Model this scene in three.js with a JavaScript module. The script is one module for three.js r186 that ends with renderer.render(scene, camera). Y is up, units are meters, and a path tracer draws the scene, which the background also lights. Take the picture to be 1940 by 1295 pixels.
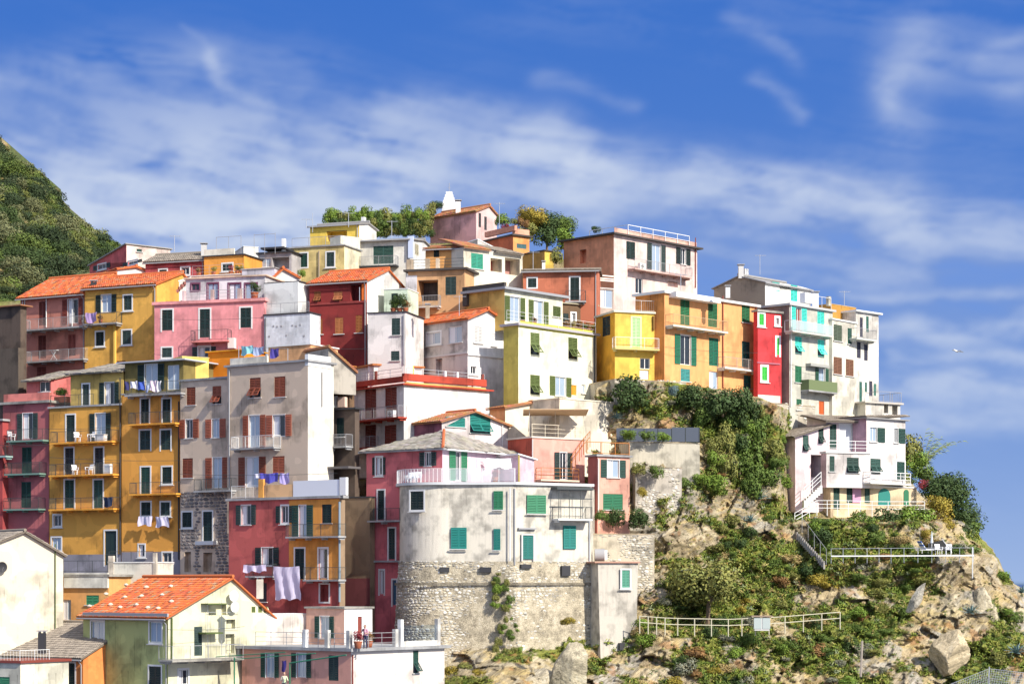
import * as THREE from 'three';

// ---------------------------------------------------------------- camera, sky, sun, exposure
const F = 4000, CX = 970, HY = 1105, HC = 30;            // long lens, level, shifted up (photo pixels)
const scene = new THREE.Scene();
const camera = new THREE.PerspectiveCamera(2 * Math.atan(HY / F) * 180 / Math.PI, 1940 / 2210, 1, 70000);
camera.setViewOffset(1940, 2210, 0, 0, 1940, 1295);
camera.position.set(0, HC, 0);
const renderer = new THREE.WebGLRenderer({ antialias: true });
renderer.toneMapping = THREE.LinearToneMapping;
renderer.toneMappingExposure = 1.36;
renderer.shadowMap.enabled = true;
const SUN_EL = 35 * Math.PI / 180, SUN_AZ = 45 * Math.PI / 180;   // right of and in front of the houses
const sunDir = new THREE.Vector3(Math.cos(SUN_EL) * Math.cos(SUN_AZ), Math.sin(SUN_EL), Math.cos(SUN_EL) * Math.sin(SUN_AZ));
const sun = new THREE.DirectionalLight(new THREE.Color(1, 0.93, 0.82), 4.7);
sun.name = 'sun';
sun.position.set(0, 30, -185).addScaledVector(sunDir, 200);
sun.target.position.set(0, 30, -185);
sun.castShadow = true; sun.shadow.mapSize.set(4096, 4096);
Object.assign(sun.shadow.camera, { left: -90, right: 90, top: 70, bottom: -70, near: 10, far: 500 });
scene.add(sun, sun.target);

// ---------------------------------------------------------------- random numbers and noise
let seed = 7;
const rnd = () => { seed = (seed * 1664525 + 1013904223) >>> 0; return seed / 4294967296; };
const rr = (a, b) => a + (b - a) * rnd();
const clamp = (x, a = 0, b = 1) => Math.min(b, Math.max(a, x));
const lerp = (a, b, t) => a + (b - a) * t;
const smooth = (a, b, x) => { const t = clamp((x - a) / (b - a)); return t * t * (3 - 2 * t); };
const hash = (x, y, z = 0) => {
  let h = Math.imul(x | 0, 374761393) ^ Math.imul(y | 0, 668265263) ^ Math.imul(z | 0, 1274126177);
  h = Math.imul(h ^ (h >>> 13), 1103515245); h ^= h >>> 16; return (h >>> 0) / 4294967296;
};
function noise2(x, y, p = 0) {                            // value noise, period p cells when p > 0
  const xi = Math.floor(x), yi = Math.floor(y), fx = x - xi, fy = y - yi, u = fx * fx * (3 - 2 * fx), v = fy * fy * (3 - 2 * fy);
  const w = p ? (n) => ((n % p) + p) % p : (n) => n, x0 = w(xi), x1 = w(xi + 1), y0 = w(yi), y1 = w(yi + 1);
  return lerp(lerp(hash(x0, y0), hash(x1, y0), u), lerp(hash(x0, y1), hash(x1, y1), u), v);
}
function noise3(x, y, z) {
  const xi = Math.floor(x), yi = Math.floor(y), zi = Math.floor(z), s = (t) => t * t * (3 - 2 * t), u = s(x - xi), v = s(y - yi), w = s(z - zi);
  const c = (a, b, d) => hash(xi + a, yi + b, zi + d);
  return lerp(lerp(lerp(c(0, 0, 0), c(1, 0, 0), u), lerp(c(0, 1, 0), c(1, 1, 0), u), v), lerp(lerp(c(0, 0, 1), c(1, 0, 1), u), lerp(c(0, 1, 1), c(1, 1, 1), u), v), w);
}
const fbm2 = (x, y, n = 4, p = 0) => { let s = 0, a = 0.5, t = 0; for (let i = 0; i < n; i++) { s += a * noise2(x, y, p); t += a; x = x * 2; y = y * 2; if (p) p *= 2; else { x += 13.7; y += 5.3; } a *= 0.5; } return s / t; };
const fbm3 = (x, y, z, n = 4) => { let s = 0, a = 0.5, t = 0; for (let i = 0; i < n; i++) { s += a * noise3(x, y, z); t += a; x = x * 2 + 3.1; y = y * 2 + 7.7; z = z * 2 + 1.9; a *= 0.5; } return s / t; };

// ---------------------------------------------------------------- sky: deep blue with drifting cirrus, a function of direction only
const srgb = (r, g, b) => [r, g, b].map((c) => { c /= 255; return c <= 0.04045 ? c / 12.92 : ((c + 0.055) / 1.055) ** 2.4; });
{
  const W = 4096, H = 2048, data = new Float32Array(W * H * 4);
  // strokes of cirrus: [x, y, x, y, ... in 1/4000 rad], half width, strength
  const strokes = [
    { p: [-300, 190, 60, 150, 240, 132, 400, 118], w: 26, k: 0.20 },
    { p: [-200, 190, 100, 176, 230, 165], w: 16, k: 0.14 },
    { p: [395, 125, 415, 150, 450, 178, 512, 200], w: 13, k: 0.42 },
    { p: [345, 62, 400, 118], w: 7, k: 0.10 },
    { p: [-300, 300, 100, 262, 300, 238, 520, 232], w: 80, k: 0.30 },
    { p: [-300, 430, 150, 400, 420, 400, 700, 420], w: 100, k: 0.95 },
    { p: [-300, 490, 200, 468, 600, 455, 900, 470], w: 62, k: 0.7 },
    { p: [90, 340, 250, 356, 330, 366, 410, 380], w: 11, k: 0.22 },
    { p: [380, 300, 520, 300, 640, 330, 800, 380], w: 62, k: 0.30 },
    { p: [610, 268, 720, 312, 860, 335, 1000, 362, 1150, 415], w: 24, k: 0.45 },
    { p: [690, 240, 830, 270, 960, 290, 1110, 335], w: 46, k: 0.62 },
    { p: [730, 200, 850, 190, 960, 215, 1050, 235], w: 26, k: 0.30 },
    { p: [1000, 290, 1150, 320, 1320, 345, 1500, 360, 1700, 385], w: 44, k: 0.62 },
    { p: [1080, 345, 1250, 372, 1450, 392, 1700, 420, 2000, 470], w: 44, k: 0.42 },
    { p: [1030, 150, 1120, 172, 1190, 195], w: 16, k: 0.16 },
    { p: [1400, 45, 1470, 90, 1510, 130], w: 16, k: 0.22 },
    { p: [1440, 162, 1470, 190, 1500, 218], w: 14, k: 0.26 },
    { p: [1735, 85, 1745, 110, 1720, 150, 1700, 190, 1705, 240], w: 42, k: 0.26 },
    { p: [1690, 175, 1698, 205], w: 20, k: 0.22 },
    { p: [1720, 130, 1800, 150, 1900, 150, 2050, 180], w: 50, k: 0.26 },
    { p: [1860, 130, 1925, 98], w: 14, k: 0.2 },
    { p: [1900, 190, 1990, 215], w: 30, k: 0.22 },
    { p: [1300, 450, 1400, 462, 1600, 500, 1750, 500], w: 34, k: 0.30 },
    { p: [1420, 520, 1600, 540, 1760, 535], w: 16, k: 0.24 },
    { p: [1680, 440, 1800, 470, 1960, 490], w: 26, k: 0.26 },
    { p: [1600, 575, 1760, 570, 1960, 575], w: 12, k: 0.45 },
    { p: [1640, 640, 1720, 630, 1800, 645, 1960, 620], w: 16, k: 0.6 },
    { p: [1680, 690, 1850, 680, 1980, 688], w: 15, k: 0.6 },
    { p: [1700, 618, 1722, 612], w: 14, k: 0.30 },
    { p: [1650, 745, 1800, 735, 1990, 740], w: 22, k: 0.6 },
    { p: [1690, 800, 1850, 790, 1990, 800], w: 26, k: 0.45 },
    { p: [1880, 620, 1960, 585], w: 9, k: 0.2 },
  ].map((s) => ({ ...s, seg: Array.from({ length: s.p.length / 2 - 1 }, (_, i) => s.p.slice(i * 2, i * 2 + 4)) }));
  const top = srgb(6, 84, 190), mid = srgb(54, 130, 218), low = srgb(172, 194, 231), cloud = srgb(228, 237, 249);
  for (let j = 0; j < H; j++) {
    const el = ((j + 0.5) / H - 0.5) * Math.PI;
    for (let i = 0; i < W; i++) {
      const az = ((i + 0.5) / W - 0.5) * 2 * Math.PI, o = (j * W + i) * 4;      // u = atan2(z, x)
      if (el < -0.06) { data.set([0.10, 0.16, 0.24, 1], o); continue; }
      const near = az > -1.95 && az < -1.15 && el < 0.55;                       // full detail ahead, blocks of four elsewhere
      if (!near && (i & 3 || j & 3)) { const q = (((j & ~3) * W) + (i & ~3)) * 4; if (data[q + 3]) { data.copyWithin(o, q, q + 4); continue; } }
      const phi = Math.atan2(Math.cos(az), -Math.sin(az));                     // 0 straight ahead (-z), positive to the right (+x)
      const A = CX + F * phi, B = HY - F * Math.tan(Math.min(Math.max(el, 0), 1.35)) * 1.0;
      const e = Math.max(0, el), h = Math.exp(-e / 0.12), hh = Math.exp(-e / 0.35);
      const c = [0, 1, 2].map((k) => lerp(lerp(top[k], mid[k], hh * 0.9), low[k], h * 0.85));
      const cs = Math.cos(el) * (Math.sin(phi) * sunDir.x - Math.cos(phi) * sunDir.z) + Math.sin(el) * sunDir.y;
      // anisotropic wisps, drifting down to the right
      let dens = 0;
      const wx = (fbm2(A / 120 + 3, B / 70, 5) - 0.5) * 150, wy = (fbm2(A / 120 + 50, B / 60 + 9, 5) - 0.5) * 90;
      const inView = A > -900 && A < 2900 && B > -700;
      const ca = 0.985, sa = 0.17, q1 = fbm2(A / 260 + 2, B / 150 + 6, 3), al = A * ca + B * sa + (q1 - 0.5) * 260, ac = B * ca - A * sa + (fbm2(A / 230 + 8, B / 130 + 1, 4) - 0.5) * 70;
      const fib = 0.36 * fbm2(al / 190, ac / 20, 5) + 0.34 * fbm2((al + ac) / 120 + 9, (ac - al * 0.25) / 55, 5) + 0.3 * fbm2(al / 260 + 3, ac / 7, 4), puff = fbm2((A + wx * 0.7) / 75, (B + wy) / 46, 6);
      if (inView) for (const s of strokes) {
        let d = 1e9;
        for (const [x0, y0, x1, y1] of s.seg) {
          const t = clamp(((A + wx * 0.5 - x0) * (x1 - x0) + (B + wy * 0.5 - y0) * (y1 - y0)) / ((x1 - x0) ** 2 + (y1 - y0) ** 2));
          d = Math.min(d, Math.hypot(A + wx * 0.5 - x0 - t * (x1 - x0), B + wy * 0.5 - y0 - t * (y1 - y0)));
        }
        const g = Math.exp(-((d / s.w) ** 2) * 0.75);
        if (g > 0.01) dens += s.k * g * clamp(0.66 + 1.9 * (fib - 0.5) + 1.2 * (puff - 0.5));
      }
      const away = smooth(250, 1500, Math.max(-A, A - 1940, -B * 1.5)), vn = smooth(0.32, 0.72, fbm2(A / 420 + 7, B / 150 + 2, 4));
      const veilFill = lerp(vn * smooth(0.35, 0.7, fib) * 0.08, 0.44 + 0.8 * vn, away);  // out of view the cloud is thickened, added to lift fill on shaded walls
      dens = clamp(1 - Math.exp(-(dens * 1.0 + veilFill)));
      const glow = 0.05 * clamp(cs) ** 2 + 0.5 * Math.exp(-(1 - cs) / 0.07), far = 1 + 0.25 * clamp(0.5 - 0.5 * Math.cos(phi));  // far: sky behind the view brightened to add fill light
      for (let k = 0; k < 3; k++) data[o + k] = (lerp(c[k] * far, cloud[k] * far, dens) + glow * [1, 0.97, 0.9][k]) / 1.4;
      data[o + 3] = 1;
    }
  }
  const t = new THREE.DataTexture(data, W, H, THREE.RGBAFormat, THREE.FloatType);
  t.mapping = THREE.EquirectangularReflectionMapping; t.magFilter = THREE.LinearFilter; t.needsUpdate = true;
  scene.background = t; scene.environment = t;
}

// ---------------------------------------------------------------- mesh builder
const V = (x, y, z) => new THREE.Vector3(x, y, z);
class MB {
  constructor() { this.p = []; this.n = []; this.u = []; this.c = null; }
  tri(a, b, c, ua, ub, uc) {
    const n = V(0, 0, 0).crossVectors(V(0, 0, 0).subVectors(b, a), V(0, 0, 0).subVectors(c, a)).normalize();
    for (const [q, w] of [[a, ua], [b, ub], [c, uc]]) { this.p.push(q.x, q.y, q.z); this.n.push(n.x, n.y, n.z); this.u.push(w[0], w[1]); }
    return this;
  }
  quad(a, b, c, d, ou = 0, ov = 0) {                         // counter-clockwise from outside, uv in metres
    const w = a.distanceTo(b), h = a.distanceTo(d);
    const w2 = d.distanceTo(c), h2 = b.distanceTo(c);
    this.tri(a, b, c, [ou, ov], [ou + w, ov], [ou + w2, ov + h2]); this.tri(a, c, d, [ou, ov], [ou + w2, ov + h2], [ou, ov + h]);
    return this;
  }
  box(x0, y0, z0, x1, y1, z1, m) {
    const P = (x, y, z) => { const v = V(x, y, z); return m ? v.applyMatrix4(m) : v; };
    const a = P(x0, y0, z1), b = P(x1, y0, z1), c = P(x1, y1, z1), d = P(x0, y1, z1), e = P(x0, y0, z0), f = P(x1, y0, z0), g = P(x1, y1, z0), h = P(x0, y1, z0);
    return this.quad(a, b, c, d).quad(f, e, h, g).quad(b, f, g, c).quad(e, a, d, h).quad(d, c, g, h).quad(e, f, b, a);
  }
  boxc(x, y, z, w, h, d, m) { return this.box(x - w / 2, y - h / 2, z - d / 2, x + w / 2, y + h / 2, z + d / 2, m); }
  bar(a, b, r = 0.02, n = 4, r2 = r) {
    const d = V(0, 0, 0).subVectors(b, a).normalize(), s = Math.abs(d.y) > 0.9 ? V(1, 0, 0) : V(0, 1, 0), x = V(0, 0, 0).crossVectors(d, s).normalize(), y = V(0, 0, 0).crossVectors(d, x);
    const at = (q, t, R) => q.clone().addScaledVector(x, Math.cos(t) * R).addScaledVector(y, Math.sin(t) * R);
    for (let i = 0; i < n; i++) { const t = (i + 0.5) / n * 2 * Math.PI, t2 = (i + 1.5) / n * 2 * Math.PI; this.quad(at(a, t2, r), at(a, t, r), at(b, t, r2), at(b, t2, r2)); if (r2 > 0.004) this.tri(b, at(b, t2, r2), at(b, t, r2), [0, 0], [0, 0], [0, 0]); this.tri(a, at(a, t, r), at(a, t2, r), [0, 0], [0, 0], [0, 0]); }
    return this;
  }
  add(g, m) {                                                // another geometry, moved by m
    const q = (g.index ? g.toNonIndexed() : g).clone(); if (m) q.applyMatrix4(m);
    const put = (to, a, k, z) => { for (let i = 0; i < q.attributes.position.count * k; i++) to.push(a ? a.array[i] : z); };
    put(this.p, q.attributes.position, 3, 0); put(this.n, q.attributes.normal, 3, 0); put(this.u, q.attributes.uv, 2, 0);
    return this;
  }
  geo() {
    const g = new THREE.BufferGeometry();
    g.setAttribute('position', new THREE.Float32BufferAttribute(this.p, 3)); g.setAttribute('normal', new THREE.Float32BufferAttribute(this.n, 3)); g.setAttribute('uv', new THREE.Float32BufferAttribute(this.u, 2));
    return g;
  }
  mesh(name, material, parent) {
    const m = new THREE.Mesh(this.geo(), material); m.name = parent ? name : numbered(name); m.castShadow = m.receiveShadow = true;
    (parent ?? scene).add(m); return m;
  }
}
const names = new Map();
function numbered(n) { const k = names.get(n) ?? 0; names.set(n, k + 1); return k ? n + '_' + String(k).padStart(3, '0') : n; }
function tag(o, label, category, group, kind) { const d = {}; if (label) d.label = label; if (category) d.category = category; if (group) d.group = group; if (kind) d.kind = kind; o.userData = d; return o; }
function thing(name, label, category, group, pos) { const g = new THREE.Group(); g.name = numbered(name); if (pos) g.position.copy(pos); scene.add(g); return tag(g, label, category, group); }

// ---------------------------------------------------------------- textures and materials
function tileTexture(size, fn, srgbSpace = true) {
  const d = new Uint8Array(size * size * 4);
  for (let y = 0; y < size; y++) for (let x = 0; x < size; x++) { const c = fn(x / size, y / size), o = (y * size + x) * 4; d[o] = c[0] * 255; d[o + 1] = c[1] * 255; d[o + 2] = c[2] * 255; d[o + 3] = 255; }
  const t = new THREE.DataTexture(d, size, size); t.wrapS = t.wrapT = THREE.RepeatWrapping; t.magFilter = THREE.LinearFilter; t.minFilter = THREE.LinearMipmapLinearFilter;
  if (srgbSpace) t.colorSpace = THREE.SRGBColorSpace; t.needsUpdate = true; return t;
}
const g3 = (v) => [clamp(v), clamp(v), clamp(v)];
const texPlaster = tileTexture(512, (x, y) => { const b = fbm2(x * 6, y * 6, 5, 6), s = fbm2(x * 24, y * 3, 4, 24), g = hash(x * 512 | 0, y * 512 | 0, 3), w = fbm2(x * 11 + 3, y * 11, 5, 11); return g3(0.96 - 0.12 * smooth(0.45, 0.8, b) - 0.05 * smooth(0.5, 0.8, s) - 0.04 * g + 0.05 * smooth(0.55, 0.7, w)); });
const texPatch = tileTexture(512, (x, y) => { const b = fbm2(x * 5 + 9, y * 5, 6, 5), p = noise2(x * 9 + 2 * fbm2(x * 6, y * 6, 3, 6), y * 9, 9), d = fbm2(x * 64, y * 3, 3, 64), g = hash(x * 512 | 0, y * 512 | 0, 8), k = 0.95 - 0.17 * smooth(0.48, 0.78, b) + 0.05 * smooth(0.62, 0.66, p) - 0.13 * smooth(0.62, 0.8, d) * smooth(0.4, 0.7, b) - 0.05 * g; return [clamp(k), clamp(k * 0.99), clamp(k * 0.97)]; });
const texWorn = tileTexture(512, (x, y) => { const b = fbm2(x * 7, y * 7, 6, 7), s = fbm2(x * 40, y * 4, 4, 40), g = hash(x * 512 | 0, y * 512 | 0, 5), k = 0.97 - 0.22 * smooth(0.45, 0.8, b) - 0.07 * smooth(0.5, 0.85, s) - 0.06 * g; return [clamp(k), clamp(k * 0.985), clamp(k * 0.96)]; });
const texBump = tileTexture(512, (x, y) => g3(0.6 * fbm2(x * 30, y * 30, 4, 30) + 0.4 * hash(x * 512 | 0, y * 512 | 0, 9)), false);
const texRock = tileTexture(512, (x, y) => { const b = fbm2(x * 8, y * 8, 6, 8), f = fbm2(x * 60, y * 60, 3, 60); const k = 0.86 + 0.45 * (b - 0.5) + 0.45 * (f - 0.5); return [clamp(k * 1.02), clamp(k), clamp(k * 0.95)]; });
const scaled = (t, m) => { const c = t.clone(); c.repeat.set(1 / m, 1 / m); c.needsUpdate = true; return c; };
const tPlaster = scaled(texPlaster, 6), tWorn = scaled(texWorn, 6), tPatch = scaled(texPatch, 7), tBump = scaled(texBump, 1.6), tRock = scaled(texRock, 3.1);
const matCache = new Map();
function mat(hex, o = {}) {
  const key = hex + JSON.stringify(o); if (matCache.has(key)) return matCache.get(key);
  const c = Array.isArray(hex) ? new THREE.Color().setRGB(...hex) : new THREE.Color(hex);
  const { tex, bump, ...rest } = o;
  const m = new THREE.MeshStandardMaterial({ color: c, roughness: 0.85, ...rest });
  if (tex === 'plaster') { m.map = tPlaster; m.bumpMap = tBump; m.bumpScale = 0.008; }
  if (tex === 'patch') { m.map = tPatch; m.bumpMap = tBump; m.bumpScale = 0.012; }
  if (tex === 'worn') { m.map = tWorn; m.bumpMap = tBump; m.bumpScale = 0.014; }
  if (tex === 'rock') { m.map = tRock; m.bumpMap = tBump; m.bumpScale = 0.05; }
  matCache.set(key, m); return m;
}
const lin = (hex) => { const c = new THREE.Color(hex); return [c.r, c.g, c.b]; };
// the colour a thing has, from the colour it shows in the open shade (sh) or in the sun (su)
const SH = 0.62, SU = 1.08;
const fit = (c) => { const m = Math.max(...c), k = m > 0.82 ? 0.82 / m : 1; return c.map((v) => +Math.max(0.012, v * k).toFixed(3)); };
const seen = (k) => (hex) => lin(hex).map((v) => v / k);
const tint = [0.94, 1.0, 1.18];                             // open shade is a little bluer than the sun
const sh = (hex) => fit(seen(SH)(hex).map((v, i) => v / tint[i])), su = (hex) => fit(seen(SU)(hex));
const wall = (c, tex) => mat(c, { tex: tex ?? (rnd() < 0.55 ? 'patch' : 'plaster'), roughness: 0.92 });
const M = {
  green: mat([0.012, 0.055, 0.042], { roughness: 0.6 }), dgreen: mat([0.010, 0.030, 0.028], { roughness: 0.6 }), bright: mat([0.02, 0.16, 0.075], { roughness: 0.55 }), teal: mat([0.012, 0.20, 0.17], { roughness: 0.55 }),
  turq: mat([0.07, 0.62, 0.52], { roughness: 0.55 }), lime: mat([0.05, 0.50, 0.06], { roughness: 0.5 }), pale: mat([0.45, 0.78, 0.33], { roughness: 0.6 }), olive: mat([0.09, 0.125, 0.03], { roughness: 0.6 }),
  brown: mat([0.30, 0.075, 0.035], { roughness: 0.6 }), redbrown: mat([0.22, 0.045, 0.03], { roughness: 0.6 }), orange: mat([0.42, 0.15, 0.03], { roughness: 0.7 }), wood: mat([0.22, 0.13, 0.07], { roughness: 0.8 }),
  white: mat([0.78, 0.78, 0.76], { roughness: 0.6 }), trim: mat([0.70, 0.70, 0.68], { roughness: 0.8 }), sill: mat([0.55, 0.54, 0.52], { roughness: 0.8 }), grey: mat([0.33, 0.33, 0.34], { roughness: 0.8 }), dark: mat([0.03, 0.03, 0.035], { roughness: 0.7 }),
  iron: mat([0.05, 0.06, 0.06], { roughness: 0.5 }), steel: mat([0.45, 0.47, 0.5], { roughness: 0.4, metalness: 0.3 }), concrete: mat([0.42, 0.41, 0.38], { tex: 'worn' }), slab: mat([0.38, 0.38, 0.38], { tex: 'plaster' }),
  pane: new THREE.MeshPhysicalMaterial({ color: new THREE.Color(0.022, 0.03, 0.042), roughness: 0.06, specularIntensity: 1 }),
  paneLit: new THREE.MeshPhysicalMaterial({ color: new THREE.Color(0.30, 0.38, 0.48), roughness: 0.12, clearcoat: 1 }),
  clear: new THREE.MeshPhysicalMaterial({ color: new THREE.Color(0.9, 0.95, 0.97), roughness: 0.02, transmission: 1, thickness: 0 }),
  terra: mat([0.86, 0.86, 0.86], { roughness: 0.85 }), pot: mat([0.42, 0.13, 0.06], { roughness: 0.9 }), cloth: mat([0.7, 0.7, 0.72], { side: THREE.DoubleSide }),
};
// ---------------------------------------------------------------- from a sight line to a place
const X = (px, d) => (px - CX) / F * d, Y = (py, d) => HC + (HY - py) / F * d;
const P = (px, py, d) => V(X(px, d), Y(py, d), -d);
const along = (px, x0, d0, c, s) => { const k = (px - CX) / F; return (k * d0 - x0) / (c - k * s); };
const zm = (ox, oy, s) => (...q) => q.map((v, i) => +((i % 2 ? oy : ox) + v / s).toFixed(2));

// ---------------------------------------------------------------- houses
// x, d: near corner of the front; a: turn of the front in degrees (positive: its right end recedes); xr: right end of the front;
// xl / xR: far ends of the left / right side; top, base: heights at the corner; roof: shape of the roof
const DEG = Math.PI / 180;
function house(name, label, o) {
  const a = o.a * DEG, c = Math.cos(a), s = Math.sin(a);
  let x0, d0;
  if (o.dr) { const xr0 = X(o.xr, o.dr), t = along(o.x, xr0, o.dr, c, s); x0 = xr0 + t * c; d0 = o.dr + t * s; } else { x0 = X(o.x, o.d); d0 = o.d; }
  const w = o.w ?? along(o.xr, x0, d0, c, s);
  let dep = o.dep ?? 6;
  if (o.xl !== undefined) dep = -along(o.xl, x0, d0, s, -c);
  if (o.xR !== undefined) dep = along(o.xR, x0 + w * c, d0 + w * s, -s, c);
  const yb = Y(o.base, d0), h = Y(o.top, d0) - yb;
  const g = thing(name, label, o.cat ?? 'house', o.group, V(x0, yb, -d0)); g.rotation.y = a; g.updateMatrixWorld(true);
  const H = { g, w, dep, h, yb, o, a, mat: o.mat, holes: { F: [], L: [], R: [] } };
  const mk = (k, m, W, ax, ad, ang, from) => ({
    k, m, W, at(px, py, n = 0) {
      const cc = Math.cos(ang), ss = Math.sin(ang), nx = ss * n, nd = -cc * n;        // outward normal in (x, depth)
      const t = along(px, ax + nx, ad + nd, cc, ss);
      return [t + from, Y(py, ad + nd + t * ss) - yb];
    },
  });
  const basis = (u, n, p) => new THREE.Matrix4().makeBasis(u, V(0, 1, 0), n).setPosition(p);
  H.F = mk('F', basis(V(1, 0, 0), V(0, 0, 1), V(0, 0, 0)), w, x0, d0, a, 0);
  H.L = mk('L', basis(V(0, 0, 1), V(-1, 0, 0), V(0, 0, -dep)), dep, x0, d0, a - Math.PI / 2, dep);
  H.R = mk('R', basis(V(0, 0, -1), V(1, 0, 0), V(w, 0, 0)), dep, x0 + w * c, d0 + w * s, a + Math.PI / 2, 0);
  houses.push(H);
  return H;
}
const houses = [];
// the walls, with their openings, and the roof
function finish(H) {
  const { w, dep, h, o, g } = H, r = o.roof ?? { t: 'flat' }, rise = r.rise ?? 0, pk = r.pk ?? 0.5;
  const top = { F: [[0, h], [w, h]], L: [[0, h], [dep, h]], R: [[0, h], [dep, h]], B: [[0, h], [w, h]] };
  if (r.t === 'gx') { top.L = [[0, h], [dep * (1 - pk), h + rise], [dep, h]]; top.R = [[0, h], [dep * pk, h + rise], [dep, h]]; }
  if (r.t === 'gz') { top.F = [[0, h], [w * pk, h + rise], [w, h]]; top.B = [[0, h], [w * (1 - pk), h + rise], [w, h]]; }
  if (r.t === 'sz') { top.L = [[0, h + rise], [dep, h]]; top.R = [[0, h], [dep, h + rise]]; top.B = [[0, h + rise], [w, h + rise]]; }
  if (r.t === 'sx') { top.F = [[0, h], [w, h + rise]]; top.B = [[0, h + rise], [w, h]]; top.R = [[0, h + rise], [dep, h + rise]]; }
  const mb = {}, ou = (g.id * 1.7) % 6;
  const B = { m: new THREE.Matrix4().makeBasis(V(-1, 0, 0), V(0, 1, 0), V(0, 0, -1)).setPosition(w, 0, -dep), W: w };
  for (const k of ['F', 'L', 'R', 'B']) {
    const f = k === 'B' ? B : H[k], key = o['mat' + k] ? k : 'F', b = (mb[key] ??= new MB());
    const low = o.lowB ?? 0, sh2 = new THREE.Shape([V(0, low, 0), V(f.W, low, 0), ...top[k].slice().reverse().map(([x, y]) => V(x, y, 0))].map((v) => new THREE.Vector2(v.x, v.y)));
    const holes = k === 'B' ? [] : H.holes[k];
    for (const q of holes) sh2.holes.push(new THREE.Path([new THREE.Vector2(q.x0, q.y0), new THREE.Vector2(q.x0, q.y1), new THREE.Vector2(q.x1, q.y1), new THREE.Vector2(q.x1, q.y0)]));
    const sg = new THREE.ShapeGeometry(sh2); for (let i = 0; i < sg.attributes.uv.count; i++) sg.attributes.uv.setXY(i, sg.attributes.uv.getX(i) + ou, sg.attributes.uv.getY(i) + ou);
    b.add(sg, f.m);
    for (const q of holes) {
      const A = (x, y, z) => V(x, y, z).applyMatrix4(f.m), z = -q.dp;
      b.quad(A(q.x0, q.y0, z), A(q.x0, q.y0, 0), A(q.x0, q.y1, 0), A(q.x0, q.y1, z)); b.quad(A(q.x1, q.y0, 0), A(q.x1, q.y0, z), A(q.x1, q.y1, z), A(q.x1, q.y1, 0));
      b.quad(A(q.x0, q.y1, 0), A(q.x1, q.y1, 0), A(q.x1, q.y1, z), A(q.x0, q.y1, z)); b.quad(A(q.x0, q.y0, z), A(q.x1, q.y0, z), A(q.x1, q.y0, 0), A(q.x0, q.y0, 0));
      b.quad(A(q.x0, q.y0, z), A(q.x1, q.y0, z), A(q.x1, q.y1, z), A(q.x0, q.y1, z));
    }
  }
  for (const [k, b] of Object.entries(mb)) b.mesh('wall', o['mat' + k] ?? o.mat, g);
  for (const [k, r0, m] of H.bands ?? []) { const f = H[k], u0 = Math.max(0, f.at(r0[0], r0[1])[0]), u1 = Math.min(f.W, f.at(r0[2], r0[1])[0]), pm = (r0[0] + r0[2]) / 2, v1 = f.at(pm, r0[1])[1], v0 = Math.max(0, f.at(pm, r0[3])[1]), s2 = new THREE.Shape([[u0, v0], [u1, v0], [u1, v1], [u0, v1]].map((q) => new THREE.Vector2(...q))), e = 0.01; for (const q of H.holes[k]) { const a0 = Math.max(q.x0, u0 + e), a1 = Math.min(q.x1, u1 - e), b0 = Math.max(q.y0, v0 + e), b1 = Math.min(q.y1, v1 - e); if (a1 > a0 && b1 > b0) s2.holes.push(new THREE.Path([[a0, b0], [a0, b1], [a1, b1], [a1, b0]].map((z) => new THREE.Vector2(...z)))); } const q = new MB().add(new THREE.ExtrudeGeometry(s2, { depth: 0.012, bevelEnabled: false }), f.m).mesh('wall_band', m, g); }
  // roof
  const ov = r.over ?? 0.35, kind = r.kind ?? 'terra';
  if (r.t === 'flat') { const th = r.th ?? 0.18, b = new MB(); b.box(-ov, h, -dep - ov, w + ov, h + th, ov); b.mesh('roof', r.mat ?? M.slab, g); }
  if (r.t === 'gx') {
    const f = pk * dep, t1 = rise / f, l1 = Math.hypot(f, rise), e1 = ov * Math.hypot(1, t1), sx = r.side ?? 0.2;
    roofPlane(g, V(-sx, h - ov * t1, ov), V(1, 0, 0), V(0, rise / l1, -f / l1), [[0, 0], [w + 2 * sx, 0], [w + 2 * sx, l1 + e1], [0, l1 + e1]], kind);
    const bk = dep - f, t2 = rise / bk, l2 = Math.hypot(bk, rise), e2 = ov * Math.hypot(1, t2);
    roofPlane(g, V(w + sx, h - ov * t2, -dep - ov), V(-1, 0, 0), V(0, rise / l2, bk / l2), [[0, 0], [w + 2 * sx, 0], [w + 2 * sx, l2 + e2], [0, l2 + e2]], kind, true);
    const rb = new MB(); rb.bar(V(-sx, h + rise + 0.10, -f), V(w + sx, h + rise + 0.10, -f), 0.13, 6); rb.mesh('roof_ridge', r.ridge ?? roofMats[kind][1], g);
  }
  if (r.t === 'gx' && !r.nogutter) { const y = h - ov * rise / (pk * dep) - 0.12; new MB().bar(V(-0.2, y, ov + 0.04), V(w + 0.2, y, ov + 0.04), 0.06, 6).mesh('gutter', M.grey, g); new MB().bar(V(w - 0.15, y, ov), V(w - 0.15, y - 0.35, 0.07), 0.045, 5).bar(V(w - 0.15, y - 0.35, 0.07), V(w - 0.15, 0, 0.07), 0.045, 5).mesh('drainpipe', M.grey, g); }
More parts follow.
